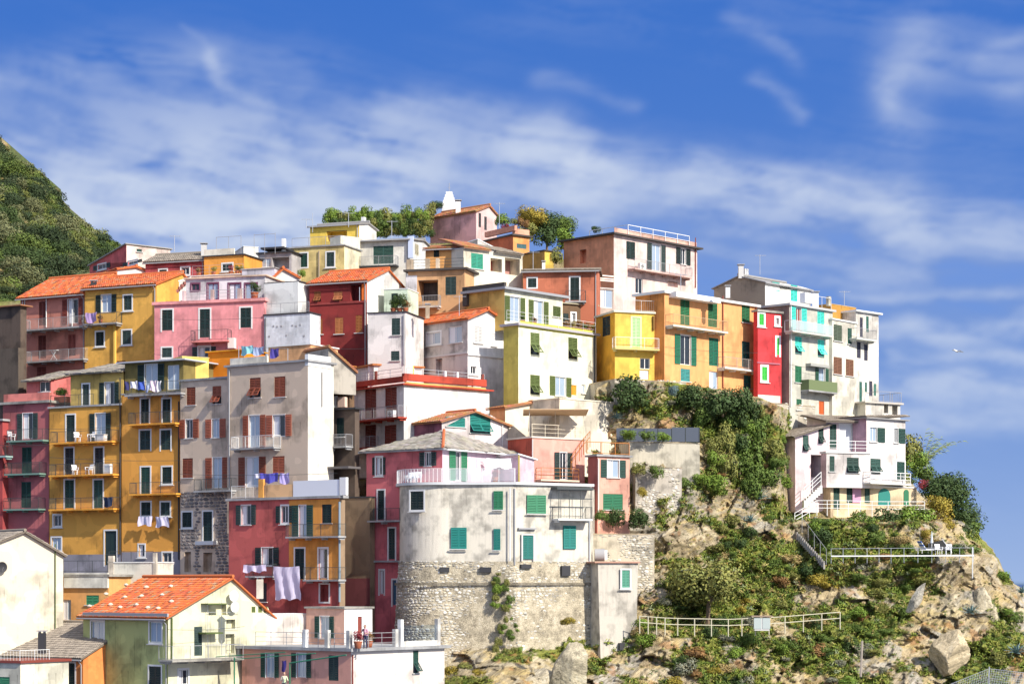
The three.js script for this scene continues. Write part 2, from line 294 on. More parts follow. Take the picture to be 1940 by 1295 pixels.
  if (r.t === 'gz') {
    const f = pk * w, l1 = Math.hypot(f, rise), t1 = rise / f, e1 = ov * Math.hypot(1, t1), sx = r.side ?? 0.25;
    roofPlane(g, V(-ov, h - ov * t1, -dep - sx), V(0, 0, 1), V(f / l1, rise / l1, 0), [[0, 0], [dep + 2 * sx, 0], [dep + 2 * sx, l1 + e1], [0, l1 + e1]], kind);
    const bk = w - f, l2 = Math.hypot(bk, rise), t2 = rise / bk, e2 = ov * Math.hypot(1, t2);
    roofPlane(g, V(w + ov, h - ov * t2, sx), V(0, 0, -1), V(-bk / l2, rise / l2, 0), [[0, 0], [dep + 2 * sx, 0], [dep + 2 * sx, l2 + e2], [0, l2 + e2]], kind);
    const rb = new MB(); rb.bar(V(f, h + rise + 0.10, -dep - sx), V(f, h + rise + 0.10, sx), 0.13, 6); rb.mesh('roof_ridge', r.ridge ?? roofMats[kind][1], g);
  }
  if (r.t === 'sz') { const l = Math.hypot(dep, rise), e = ov * l / dep, sx = r.side ?? 0.2; roofPlane(g, V(-sx, h - ov * rise / dep, ov), V(1, 0, 0), V(0, rise / l, -dep / l), [[0, 0], [w + 2 * sx, 0], [w + 2 * sx, l + 2 * e], [0, l + 2 * e]], kind); }
  if (r.t === 'sx') { const l = Math.hypot(w, rise), e = ov * l / w, sx = r.side ?? 0.2; roofPlane(g, V(-ov, h - ov * rise / w, -dep - sx), V(0, 0, 1), V(w / l, rise / l, 0), [[0, 0], [dep + 2 * sx, 0], [dep + 2 * sx, l + 2 * e], [0, l + 2 * e]], kind); }
}
const roofMats = {
  terra: [mat([0.50, 0.13, 0.035], { roughness: 0.9 }), mat([0.56, 0.15, 0.045], { roughness: 0.9 })],
  old: [mat([0.34, 0.15, 0.07], { roughness: 0.95 }), mat([0.42, 0.19, 0.09], { roughness: 0.95 })],
  slate: [mat([0.22, 0.19, 0.15], { roughness: 0.95 }), mat([0.34, 0.30, 0.23], { roughness: 0.95 })],
  grey: [mat([0.17, 0.14, 0.11], { roughness: 0.95 }), mat([0.26, 0.22, 0.17], { roughness: 0.95 })],
  slab: [mat([0.30, 0.29, 0.28], { roughness: 0.9 }), mat([0.30, 0.29, 0.28], { roughness: 0.9 })],
  dark: [mat([0.07, 0.065, 0.065], { roughness: 0.9 }), mat([0.09, 0.08, 0.08], { roughness: 0.9 })],
  white: [mat([0.75, 0.75, 0.74], { roughness: 0.8 }), mat([0.75, 0.75, 0.74], { roughness: 0.8 })],
};
const tileGeo = (() => { const b = new MB(), r = 0.115, L = 0.46, n = 5; for (let i = 0; i < n; i++) { const t = Math.PI * i / n, t2 = Math.PI * (i + 1) / n, q = (t, y, k) => V(Math.cos(t) * r * k, y, Math.sin(t) * r * 0.75 * k + (y > 0.1 ? 0 : 0.035)); b.quad(q(t, 0, 1), q(t, L, 0.85), q(t2, L, 0.85), q(t2, 0, 1)); b.tri(V(0, 0, 0.03), q(t, 0, 1), q(t2, 0, 1), [0, 0], [0, 0], [0, 0]); } return b.geo(); })();
const slateGeos = [0, 1, 2].map((k) => { const b = new MB(), q = (x, y) => [x * (0.24 + 0.05 * k) + 0.05 * Math.sin(7 * x + k * 3 + y), y * 0.3 + 0.04 * Math.cos(5 * x * y + k * 2 + x)]; const c = [q(-1, -1), q(0.2, -1.12), q(1, -0.9), q(1.02, 1), q(-0.98, 1)]; const T = c.map(([x, y]) => V(x, y, 0.05 + (y < 0 ? 0.03 : 0))), D = c.map(([x, y]) => V(x, y, 0)); b.tri(T[0], T[1], T[2], [0, 0], [1, 0], [1, 1]); b.tri(T[0], T[2], T[3], [0, 0], [1, 1], [0, 1]); b.tri(T[0], T[3], T[4], [0, 0], [1, 1], [0, 1]); for (let i = 0; i < 5; i++) b.quad(D[i], D[(i + 1) % 5], T[(i + 1) % 5], T[i]); return b.geo(); });
function roofPlane(g, at, x, y, poly, kind, back = false) {
  const z = V(0, 0, 0).crossVectors(x, y), base = new THREE.Matrix4().makeBasis(x, y, z).setPosition(at), b = new MB(), [m0, m1] = roofMats[kind];
  const T = poly.map(([u, v]) => V(u, v, 0)), D = poly.map(([u, v]) => V(u, v, -0.1)), n = poly.length;
  for (let i = 1; i < n - 1; i++) { b.tri(T[0], T[i], T[i + 1], [T[0].x, T[0].y], [T[i].x, T[i].y], [T[i + 1].x, T[i + 1].y]); b.tri(D[0], D[i + 1], D[i], [0, 0], [0, 0], [0, 0]); }
  for (let i = 0; i < n; i++) b.quad(D[i], D[(i + 1) % n], T[(i + 1) % n], T[i]);
  const deck = b.mesh('roof', m0, g); deck.applyMatrix4(base);
  if (back || kind === 'slab' || kind === 'white') return deck;
  const inside = (u, v) => { for (let i = 0; i < n; i++) { const [ax, ay] = poly[i], [bx, by] = poly[(i + 1) % n]; if ((bx - ax) * (v - ay) - (by - ay) * (u - ax) < -0.02) return false; } return true; };
  const us = poly.map((q) => q[0]), vs = poly.map((q) => q[1]), u0 = Math.min(...us), u1 = Math.max(...us), v0 = Math.min(...vs), v1 = Math.max(...vs), list = [], barrel = kind === 'terra' || kind === 'old' || kind === 'grey' || kind === 'dark';
  const e = new THREE.Euler(), q = new THREE.Quaternion(), one = V(1, 1, 1), color = new THREE.Color();
  const du = barrel ? 0.225 : 0.42, dv = barrel ? 0.37 : 0.36;
  let row = 0;
  for (let v = v0; v < v1 - 0.15; v += dv, row++) for (let u = u0 + du / 2; u < u1 - du * 0.3; u += du) {
    const uu = barrel ? u : u + (row % 2) * du / 2 + rr(-0.06, 0.06); if (!inside(uu, v + 0.05) || !inside(uu, v + dv * 0.9)) continue;
    e.set(barrel ? rr(-0.02, 0.02) : rr(-0.01, 0.05), rr(-0.04, 0.04), barrel ? rr(-0.03, 0.03) : rr(-0.15, 0.15)); q.setFromEuler(e);
    const sc = barrel ? 1 : rr(0.85, 1.15);
    list.push([new THREE.Matrix4().compose(V(uu, v + (barrel ? rr(-0.02, 0) : 0.28), (barrel ? 0.005 : 0.0) + rr(0, 0.012)), q, V(sc, sc, 1)), (rnd() * 3) | 0]);
  }
  const tones = kind === 'terra' ? () => { const q = rnd(), k = rr(0.8, 1); if (q < 0.1) color.setRGB(0.5 * k, 0.3 * k, 0.17 * k); else if (q < 0.2) color.setRGB(0.42 * k, 0.10 * k, 0.04 * k); else color.setRGB(0.76 * k, rr(0.15, 0.23) * k, rr(0.035, 0.07)); } : kind === 'old' ? () => color.setRGB(rr(0.40, 0.62), rr(0.16, 0.30), rr(0.06, 0.15)) : kind === 'grey' ? () => { const k = rr(0.22, 0.36); color.setRGB(k * 1.12, k * 0.95, k * 0.76); } : kind === 'dark' ? () => { const k = rr(0.06, 0.10); color.setRGB(k, k * 0.95, k * 0.95); } : () => { const k = rr(0.24, 0.48); color.setRGB(k, k * rr(0.86, 0.95), k * rr(0.68, 0.82)); };
  for (let k = 0; k < (barrel ? 1 : 3); k++) {
    const mine = barrel ? list : list.filter((l) => l[1] === k); if (!mine.length) continue;
    const im = new THREE.InstancedMesh(barrel ? tileGeo : slateGeos[k], M.terra, mine.length);
    mine.forEach(([m], i) => { im.setMatrixAt(i, m); tones(); im.setColorAt(i, color); });
    im.name = barrel ? 'roof_tiles' : 'roof_slabs'; im.castShadow = im.receiveShadow = true; im.userData.kind = 'stuff'; deck.add(im);
  }
  return deck;
}
// ---------------------------------------------------------------- windows, doors, shutters
const leafCache = new Map();
function leafGeo(w, h, solid) {                              // a louvred shutter leaf, hinge corner at the origin
  const k = [w.toFixed(2), h.toFixed(2), solid].join(); if (leafCache.has(k)) return leafCache.get(k);
  const b = new MB(), f = Math.min(0.07, w * 0.2), t = 0.035;
  b.box(0, 0, 0, f, h, t).box(w - f, 0, 0, w, h, t).box(f, 0, 0, w - f, f, t).box(f, h - f, 0, w - f, h, t).box(f, h * 0.5 - f / 2, 0, w - f, h * 0.5 + f / 2, t);
  if (solid) b.box(f, f, 0.005, w - f, h - f, 0.02);
  else { const n = Math.max(4, Math.round((h - 2 * f) / 0.13)), m = new THREE.Matrix4(); for (let i = 0; i < n; i++) { const y = f + (h - 2 * f) * (i + 0.5) / n; m.makeRotationX(-0.6).setPosition(w / 2, y, 0.016); b.boxc(0, 0, 0, w - 2 * f, (h - 2 * f) / n * 1.05, 0.012, m); } }
  const g = b.geo(); leafCache.set(k, g); return g;
}
function child(parent, name, geo, m, pos, rx = 0, ry = 0) { const q = new THREE.Mesh(geo, m); q.name = name; q.position.copy(pos); q.rotation.set(rx, ry, 0); q.castShadow = q.receiveShadow = true; parent.add(q); return q; }
const boxGeo = (...a) => new MB().box(...a).geo();
const variants = new Map(); // shutters fade unevenly
function vary(m) { if (!variants.has(m)) variants.set(m, [0.8, 1, 1, 1.35].map((k, i) => { const q = m.clone(); q.color.multiplyScalar(k); if (i === 3) q.color.lerp(new THREE.Color(0.3, 0.3, 0.28), 0.05); return q; })); return variants.get(m)[(rnd() * 4) | 0]; }
// style: shut, flap, open, glass, door, dark
function W(H, fk, style, [px0, py0, px1, py1], o = {}) {
  const f = H[fk], pm = (px0 + px1) / 2, [u0] = f.at(px0, py0), [u1] = f.at(px1, py1), v1 = f.at(pm, py0)[1], v0 = f.at(pm, py1)[1];
  const cx = (u0 + u1) / 2, w = Math.max(0.25, u1 - u0), h = Math.max(0.3, v1 - v0), c = vary(o.c ?? M.green), tall = h > 1.75;
  const bw = o.s ? (o.bw ?? 0.13) : 0, open = style === 'open';
  const hw = open ? w * (o.f ?? 0.5) : w - 2 * bw, hb = tall && !open ? 0.0 : bw, hh = open ? h - bw * 2 : h - bw - hb;
  const y0 = v0 + (open ? bw : hb), dp = style === 'dark' ? (o.dp ?? 1.2) : 0.18, off = open ? (o.shift ?? 0) * w : 0;
  const lo = o.low ?? 0.02, hole = { x0: Math.max(0.04, cx + off - hw / 2), x1: Math.min(f.W - 0.04, cx + off + hw / 2), y0: Math.max(lo + 0.02, y0), y1: y0 + hh, dp };
  if (!o.nohole) H.holes[fk].push(hole);
  const z = o.nohole ? 0.16 : 0, b = new MB(), fx = Math.min(0.06, hw * 0.12);
  // frame (and, where there is one, the painted surround)
  if (o.s || open) { const s = Math.max(bw, 0.05); b.box(-hw / 2 - s, -s, -0.02, -hw / 2, hh + s, 0.03).box(hw / 2, -s, -0.02, hw / 2 + s, hh + s, 0.03).box(-hw / 2, hh, -0.02, hw / 2, hh + s, 0.032); if (!tall) b.box(-hw / 2, -s, -0.02, hw / 2, 0, 0.032); }
  if (style === 'dark') { if (!o.s) { b.box(-hw / 2, hh - 0.05, -0.1, hw / 2, hh - 0.002, -0.03); } }
  else { const zz = -0.15; b.box(-hw / 2 + 0.002, 0.002, zz, -hw / 2 + fx, hh - 0.002, zz + 0.06).box(hw / 2 - fx, 0.002, zz, hw / 2 - 0.002, hh - 0.002, zz + 0.06).box(-hw / 2 + fx, hh - fx, zz, hw / 2 - fx, hh - 0.002, zz + 0.06).box(-hw / 2 + fx, 0.002, zz, hw / 2 - fx, fx, zz + 0.06); if (open || style === 'glass') { b.box(-fx / 2, fx, zz, fx / 2, hh - fx, zz + 0.06); } }
  const frame = open || style === 'glass' ? M.white : (o.s === true ? M.trim : o.s) ?? (style === 'dark' ? M.dark : c);
  const win = b.mesh(tall ? 'balcony_door' : 'window', o.s && o.s !== true ? o.s : o.s ? M.trim : frame, H.g);
  win.applyMatrix4(new THREE.Matrix4().makeTranslation(cx + off, y0, z).premultiply(f.m));
  if (o.label) win.userData.label = o.label;
  const leaves = (x0, y, ww, h2, zz, solid) => { if (ww < 0.5) child(win, 'shutter', leafGeo(ww, h2, solid), c, V(x0, y, zz)); else { child(win, 'shutter', leafGeo(ww / 2 - 0.006, h2, solid), c, V(x0, y, zz)); child(win, 'shutter', leafGeo(ww / 2 - 0.006, h2, solid), c, V(x0 + ww / 2 + 0.006, y, zz)); } };
  if (style === 'shut') leaves(-hw / 2 + 0.004, 0.004, hw - 0.008, hh - 0.008, -0.06);
  if (style === 'door') leaves(-hw / 2 + 0.004, 0.004, hw - 0.008, hh - 0.008, -0.1, true);
  if (style === 'flap') {
    const hf = hh * 0.48; leaves(-hw / 2 + 0.004, hf, hw - 0.008, hh - hf - 0.004, -0.06);
    child(win, 'pane', boxGeo(-hw / 2 + fx, fx, -0.175, hw / 2 - fx, hf, -0.16), M.pane, V(0, 0, 0));
    const n = hw < 0.5 ? 1 : 2, lw = (hw - 0.008) / n - 0.006; for (let i = 0; i < n; i++) { const m = child(win, 'shutter_flap', flapGeo(lw, hf), c, V(-hw / 2 + 0.004 + i * (lw + 0.012), hf, -0.03), -0.62); m.userData = {}; }
  }
  if (open || style === 'glass') {
    const pane = o.pane ?? M.pane; for (const q of [-1, 1]) child(win, 'pane', boxGeo(q < 0 ? -hw / 2 + fx : fx / 2, fx, -0.14, q < 0 ? -fx / 2 : hw / 2 - fx, hh - fx, -0.12), pane, V(0, 0, 0));
    if (o.curtain ?? rnd() < 0.4) child(win, 'curtain', boxGeo(-hw / 2 + fx + 0.01, fx + 0.02, -0.118, -hw * 0.08, hh - fx - 0.02, -0.115), M.cloth, V(0, 0, 0));
  }
  if (open) { const s = Math.max(bw, 0.05) + 0.01, lw = (w - hw) / 2 - s + 0.05; if (lw > 0.12) for (const q of o.sides ?? [-1, 1]) { const ll = lw - q * off; child(win, 'shutter', leafGeo(Math.max(0.1, ll), hh, false), c, V(q < 0 ? -hw / 2 - s - ll : hw / 2 + s, 0, 0.035), 0, 0); } }
  if (style === 'dark' && o.back) child(win, 'back_wall', boxGeo(-hw / 2, 0, -dp + 0.01, hw / 2, hh, -dp + 0.02), o.back, V(0, 0, 0));
  if (o.sill ?? (!tall && style !== 'dark')) child(win, 'sill', boxGeo(-hw / 2 - 0.12 - bw, -0.07 - bw, 0.002, hw / 2 + 0.12 + bw, -bw - 0.002, 0.12), o.sillm ?? M.sill, V(0, 0, 0));
  return win;
}
function flapGeo(w, h) { const g = leafGeo(w, h, false).clone(); g.translate(0, -h, 0); return g; }

// ---------------------------------------------------------------- balconies, bands, boxes, pipes on a face
function railGeo(pts, h, o = {}) {                            // posts, rails and balusters along a line of points
  const b = new MB(), up = V(0, h, 0), r = o.r ?? 0.018, step = o.step ?? 0.14;
  for (let i = 0; i < pts.length - 1; i++) {
    const A = pts[i], B2 = pts[i + 1], L = A.distanceTo(B2), n = Math.max(1, Math.round(L / step));
    b.bar(A.clone().add(up), B2.clone().add(up), r * 1.4, 4);
    if (o.style === 'rails') { for (let k = 1; k <= (o.rows ?? 2); k++) { const q = V(0, h * k / ((o.rows ?? 2) + 1), 0); b.bar(A.clone().add(q), B2.clone().add(q), r, 4); } }
    else if (o.style !== 'glass') { b.bar(A.clone().add(V(0, 0.09, 0)), B2.clone().add(V(0, 0.09, 0)), r, 4); for (let k = 1; k < n; k++) { const q = A.clone().lerp(B2, k / n); b.bar(q.clone().add(V(0, 0.09, 0)), q.clone().add(up), 0.008, 3); } }
    const m = Math.max(1, Math.round(L / (o.post ?? 1.6))); for (let k = i ? 1 : 0; k <= m; k++) { const q = A.clone().lerp(B2, k / m); b.bar(q, q.clone().add(up), r * 1.3, 4); }
  }
  return b.geo();
}
function balcony(H, fk, px0, px1, py, o = {}) {
  const f = H[fk], p = o.proj ?? 0.95, [u0] = f.at(px0, py, p), [u1] = f.at(px1, py, p), v = f.at((px0 + px1) / 2, py, p)[1], th = o.th ?? 0.14, b = new MB();
  b.box(u0, v - th / 2, 0.003, u1, v + th / 2, p);
  if (o.brackets !== false) { const n = Math.max(2, Math.round((u1 - u0) / 1.4)); for (let i = 0; i < n; i++) { const x = lerp(u0 + 0.2, u1 - 0.2, i / (n - 1)); b.box(x - 0.07, v - th / 2 - 0.16, 0.003, x + 0.07, v - th / 2, p * 0.7); } }
  const m = b.mesh('balcony', o.mat ?? M.slab, H.g); m.applyMatrix4(f.m);
  const hr = o.h ?? 0.95, y = v + th / 2, e = 0.05, pts = [V(u0 + e, y, 0.02), V(u0 + e, y, p - e), V(u1 - e, y, p - e), V(u1 - e, y, 0.02)];
  if (o.style === 'solid') child(m, 'parapet', new MB().box(u0, y, 0.003, u0 + 0.1, y + hr, p).box(u1 - 0.1, y, 0.003, u1, y + hr, p).box(u0 + 0.1, y, p - 0.1, u1 - 0.1, y + hr, p).geo(), o.pm ?? M.white, V(0, 0, 0));
  else if (o.style !== 'none') { child(m, 'railing', railGeo(pts, hr, o), o.rm ?? M.iron, V(0, 0, 0)); if (o.style === 'glass') child(m, 'glass_panel', new MB().box(u0 + e, y + 0.05, p - e - 0.006, u1 - e, y + hr - 0.04, p - e + 0.006).geo(), o.gm ?? M.clear, V(0, 0, 0)); }
  return { H, f, v: y, u0, u1, p, mesh: m };
}
const band = (H, k, r, m) => { (H.bands ??= []).push([k, r, m]); };
function joinTo(main, sub) { main.g.updateMatrixWorld(true); sub.g.updateMatrixWorld(true); for (const c of [...sub.g.children]) main.g.attach(c); scene.remove(sub.g); }
// a box standing out of a face by n0..n1, between pixels
function block(H, fk, name, [px0, py0, px1, py1], n0, n1, m, o = {}) {
  const f = H[fk], nn = o.at ?? n1, pm = (px0 + px1) / 2, u0 = f.at(px0, py0, nn)[0], u1 = f.at(px1, py0, nn)[0], v1 = f.at(pm, py0, nn)[1], v0 = f.at(pm, py1, nn)[1], b = new MB().box(u0, v0, n0, u1, v1, n1);
  const q = b.mesh(name, m, H.g); q.applyMatrix4(f.m); if (o.label) q.userData.label = o.label; return q;
}
function pipe(H, fk, px, py0, py1, m = M.grey, r = 0.055) { const f = H[fk], [u, v1] = f.at(px, py0, 0.08), v0 = f.at(px, py1, 0.08)[1], q = new MB().bar(V(u, v0, 0.08), V(u, v1, 0.08), r, 6).mesh('drainpipe', m, H.g); q.applyMatrix4(f.m); return q; }
// a railing along the roof edge: pixels give the foot points on the plane n in front of the face
function topRail(H, fk, px0, px1, py, h, m = M.iron, o = {}) { const f = H[fk], n = o.n ?? 0, A = f.at(px0, py, n), B2 = f.at(px1, py, n), v = o.v ?? A[1]; const pts = [V(A[0], v, n), V(B2[0], v, n)]; if (o.back) pts.unshift(V(A[0], v, n - o.back)); if (o.backR) pts.push(V(B2[0], v, n - o.backR)); const q = new THREE.Mesh(railGeo(pts, h, o), m); q.name = 'railing'; q.castShadow = q.receiveShadow = true; H.g.add(q); q.applyMatrix4(f.m); return q; }
const wpos = (H, fk, px, py, n = 0) => { const f = H[fk], [u, v] = f.at(px, py, n); return V(u, v, n).applyMatrix4(f.m).applyMatrix4(H.g.matrixWorld); };
const wrot = (H, fk) => H.a + (fk === 'L' ? -Math.PI / 2 : fk === 'R' ? Math.PI / 2 : 0);
// ---------------------------------------------------------------- the houses, front rows first
const z1 = zm(0, 440, 4.047), z2 = zm(0, 680, 4.047), z3 = zm(0, 980, 4.112), z4 = zm(280, 420, 4.318), z5 = zm(320, 650, 4.178), z6 = zm(320, 900, 3.278), z7 = zm(550, 340, 4.317), z8 = zm(580, 560, 4.3175),
  z9 = zm(640, 740, 4.047), z10 = zm(640, 1000, 4.389), z11 = zm(860, 360, 4.625), z12 = zm(900, 560, 4.317), z13 = zm(940, 740, 4.0475), z14 = zm(1040, 400, 4.318), z15 = zm(1120, 500, 4.625), z16 = zm(1330, 490, 4.3175), z17 = zm(1460, 740, 3.81), z18 = zm(1140, 700, 4.3175), z19 = zm(980, 960, 3.867);
const T = true, h = {};
const door = { sill: false };

// --- bottom left: cream gable, low orange house, green house with the orange roof
h.creamGable = house('gable_house', 'large plain cream gable wall at the lower left edge', { x: -62, d: 158, a: 36, xr: 119, xl: -110, top: 1049, base: 1400, mat: wall([0.80, 0.74, 0.60]), roof: { t: 'gz', rise: 1.75, pk: 0.58, over: 0.2, side: 0.3, kind: 'grey' } });
pipe(h.creamGable, 'F', 104, 1030, 1190, M.olive, 0.05);
block(h.creamGable, 'F', 'cornice', [-58, 1292, 116, 1296], 0, 0.05, M.trim);
h.lowOrange = house('low_house', 'low orange house with wide grey slate roof beside the cream gable', { x: -20, xr: 157, dr: 155, a: -34, top: 1238, base: 1420, dep: 8.5, mat: wall(sh('#c07a48')), roof: { t: 'gx', rise: 2.3, pk: 0.6, over: 0.4, kind: 'grey' } });
W(h.lowOrange, 'F', 'shut', z3(485, 1120, 590, 1380), { c: M.dgreen, s: T, ...door }); W(h.lowOrange, 'F', 'shut', z3(160, 1120, 215, 1380), { c: M.dgreen, s: T, ...door });
h.corner = house('terrace_house', 'small white terrace house with green shutter in the bottom left corner', { x: -40, xr: 38, dr: 149, a: -30, top: 1254, base: 1400, dep: 5, mat: wall(sh('#c9cccb')), roof: { t: 'flat', over: 0.15, mat: M.redbrown } });
W(h.corner, 'F', 'shut', z3(-60, 1240, 72, 1340), { c: M.bright }); topRail(h.corner, 'F', -40, 37, 1254, 0.9, M.white, { v: undefined, backR: 3, step: 0.3 });
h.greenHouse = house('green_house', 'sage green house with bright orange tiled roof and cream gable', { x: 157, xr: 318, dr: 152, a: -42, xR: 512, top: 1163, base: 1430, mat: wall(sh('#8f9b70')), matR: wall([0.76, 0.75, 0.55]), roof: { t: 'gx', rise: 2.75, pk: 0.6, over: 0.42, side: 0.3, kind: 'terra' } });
W(h.greenHouse, 'F', 'glass', z3(700, 795, 815, 975), { s: T, pane: M.paneLit, sill: T }); W(h.greenHouse, 'F', 'glass', z3(1155, 800, 1265, 985), { s: T, sill: T, pane: M.paneLit });
W(h.greenHouse, 'F', 'shut', z3(695, 1135, 800, 1330), { c: M.dgreen, s: T }); W(h.greenHouse, 'F', 'shut', z3(1150, 1145, 1262, 1340), { c: M.dgreen, s: T });
block(h.greenHouse, 'F', 'gutter', z3(640, 742, 1300, 768), 0.3, 0.44, M.grey);
W(h.greenHouse, 'R', 'dark', z6(245, 800, 355, 868), { dp: 0.5 }); W(h.greenHouse, 'R', 'shut', z6(155, 940, 205, 1120), { c: M.dgreen }); W(h.greenHouse, 'R', 'dark', z6(355, 895, 410, 955), { dp: 0.4 }); W(h.greenHouse, 'R', 'dark', z6(350, 985, 405, 1105), { dp: 0.4 });
for (const q of [512, 553, 588]) W(h.greenHouse, 'R', 'shut', z6(q, 815, q + 24, 852), { c: M.olive, sill: false });
block(h.greenHouse, 'R', 'awning', z6(240, 795, 360, 803), 0, 0.8, M.olive); block(h.greenHouse, 'R', 'awning', z6(230, 975, 335, 985), 0, 0.9, M.olive);
{ const b = balcony(h.greenHouse, 'R', ...z6(20, 1146)[0] ? [326, 462] : [], 1250, { proj: 1.6, h: 1.0, step: 0.5, rm: M.grey, mat: M.concrete }); }
pipe(h.greenHouse, 'R', 325, 1170, 1250, M.olive, 0.07);
W(h.greenHouse, 'R', 'glass', z6(50, 1195, 125, 1310), { s: T, pane: M.pane });
// wire frame and satellite dish on the gable
{
  const f = h.greenHouse.R, b = new MB(), q = (x, y) => { const [u, v] = f.at(...z6(x, y), 0.25); return V(u, v, 0.25); };
  for (const [a, c] of [[[240, 770], [240, 1120]], [[325, 770], [325, 1120]], [[440, 770], [440, 1120]], [[240, 850], [440, 850]], [[240, 950], [440, 950]], [[240, 1050], [440, 1050]]]) b.bar(q(...a), q(...c), 0.018, 4);
  const m = b.mesh('trellis', M.steel, h.greenHouse.g); m.applyMatrix4(f.m);
}
// terrace walls between them
h.gardenHouse = house('small_house', 'small orange house under a white terrace wall behind the cream gable', { x: 112, xr: 205, dr: 163, a: -24, top: 1092, base: 1330, dep: 4, mat: wall(sh('#d2a06a')), roof: { t: 'flat', over: 0.25, mat: M.concrete } });
W(h.gardenHouse, 'F', 'shut', z3(668, 605, 768, 680), { c: M.bright }); W(h.gardenHouse, 'F', 'glass', z3(485, 640, 550, 800), { pane: M.paneLit });
block(h.gardenHouse, 'F', 'parapet', z3(495, 430, 835, 548), 0.02, 0.2, wall([0.8, 0.78, 0.68]));
topRail(h.gardenHouse, 'F', 119, 203, 1084, 0.9, M.iron, { n: 0.15, v: h.gardenHouse.F.at(160, 1084, 0.15)[1], step: 0.5 });
h.whiteYard = house('terrace_wall', 'white terrace wall with two pillars above the orange roof', { x: 205, xr: 292, dr: 165, a: -20, top: 1066, base: 1300, dep: 3, cat: 'wall', mat: wall([0.8, 0.78, 0.70]), roof: { t: 'flat', over: 0.06, th: 0.08, mat: M.trim } });
block(h.whiteYard, 'F', 'pillar', z3(840, 298, 880, 560), -0.2, 0.06, wall([0.8, 0.72, 0.62])); block(h.whiteYard, 'F', 'pillar', z3(1188, 275, 1212, 460), -0.2, 0.06, wall([0.8, 0.76, 0.66]));
topRail(h.whiteYard, 'F', 206, 290, 1062, 0.9, M.iron, { n: -0.5, v: h.whiteYard.h, step: 1.2 });

// --- bottom centre: pink and white terrace building
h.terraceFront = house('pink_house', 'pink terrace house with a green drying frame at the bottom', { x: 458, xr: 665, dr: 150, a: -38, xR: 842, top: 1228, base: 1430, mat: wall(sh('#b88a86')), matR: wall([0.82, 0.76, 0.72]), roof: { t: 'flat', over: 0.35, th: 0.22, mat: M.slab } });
for (const [a, b2] of [[575, 680], [765, 880]]) W(h.terraceFront, 'F', 'open', z6(a, 1105, b2, 1255), { c: M.green, pane: M.paneLit, sill: false });
W(h.terraceFront, 'F', 'shut', z6(990, 1118, 1052, 1275), { c: M.dgreen, sill: false });
W(h.terraceFront, 'R', 'flap', z10(625, 1018, 670, 1205), { c: M.green });
pipe(h.terraceFront, 'R', 668, 1240, 1300, M.redbrown, 0.05);
{
  const t = h.terraceFront, Lw = (px0, px1, n) => t.F.at(px0, 1222, n);
  topRail(t, 'F', 484, 664, 1222, 1.05, M.grey, { n: 0.15, v: t.h + 0.22, step: 1.1, style: 'rails' });
  for (const px of [578, 620, 661]) { const u = t.F.at(px, 1222, 0.2)[0]; const q = new MB().box(u - 0.16, t.h + 0.22, 0.02, u + 0.16, t.h + 1.5, 0.34).mesh('pillar', wall([0.78, 0.77, 0.75]), t.g); q.applyMatrix4(t.F.m); }
  for (const [px, hh] of [[752, 1.5], [762, 2.2], [832, 2.2]]) { const u = t.R.at(px, 1205, 0.1)[0]; const q = new MB().box(u - 0.16, t.h + 0.22, -0.22, u + 0.16, t.h + hh, 0.1).mesh('pillar', wall([0.78, 0.77, 0.75]), t.g); q.applyMatrix4(t.R.m); }
  topRail(t, 'R', 672, 748, 1212, 1.05, M.grey, { n: 0.1, v: t.h + 0.22, step: 2, style: 'rails' });
  const u0 = t.R.at(760, 1205)[0], u1 = t.R.at(832, 1205)[0]; const q = new MB().box(u0, t.h + 0.22, -0.1, u1, t.h + 0.6, 0.08).mesh('parapet', wall([0.8, 0.78, 0.74]), t.g); q.applyMatrix4(t.R.m);
  const q2 = new MB().box(u0 + 0.3, t.h + 0.6, -0.04, u1 - 0.3, t.h + 1.75, -0.02).mesh('screen', M.clear, t.g); q2.applyMatrix4(t.R.m);
}
h.terraceBack = house('white_house', 'low white and pink roof house behind the terrace railing', { x: 580, xr: 652, dr: 158, a: -36, xR: 705, top: 1152, base: 1300, mat: wall(sh('#c09a90')), matR: wall([0.82, 0.80, 0.78]), roof: { t: 'flat', over: 0.12, th: 0.14, mat: M.concrete } });
W(h.terraceBack, 'F', 'open', z6(910, 875, 1022, 1012), { c: M.green, pane: M.paneLit });
W(h.terraceBack, 'R', 'door', z10(165, 735, 200, 900), { c: M.redbrown });
h.terraceLeft = house('stair_wall', 'sunlit white wall left of the pink roof house', { x: 460, d: 158, a: 30, xr: 580, dep: 2.5, top: 1164, base: 1320, cat: 'wall', mat: wall([0.82, 0.76, 0.72]), roof: { t: 'flat', over: 0.04, th: 0.06, mat: M.trim } });

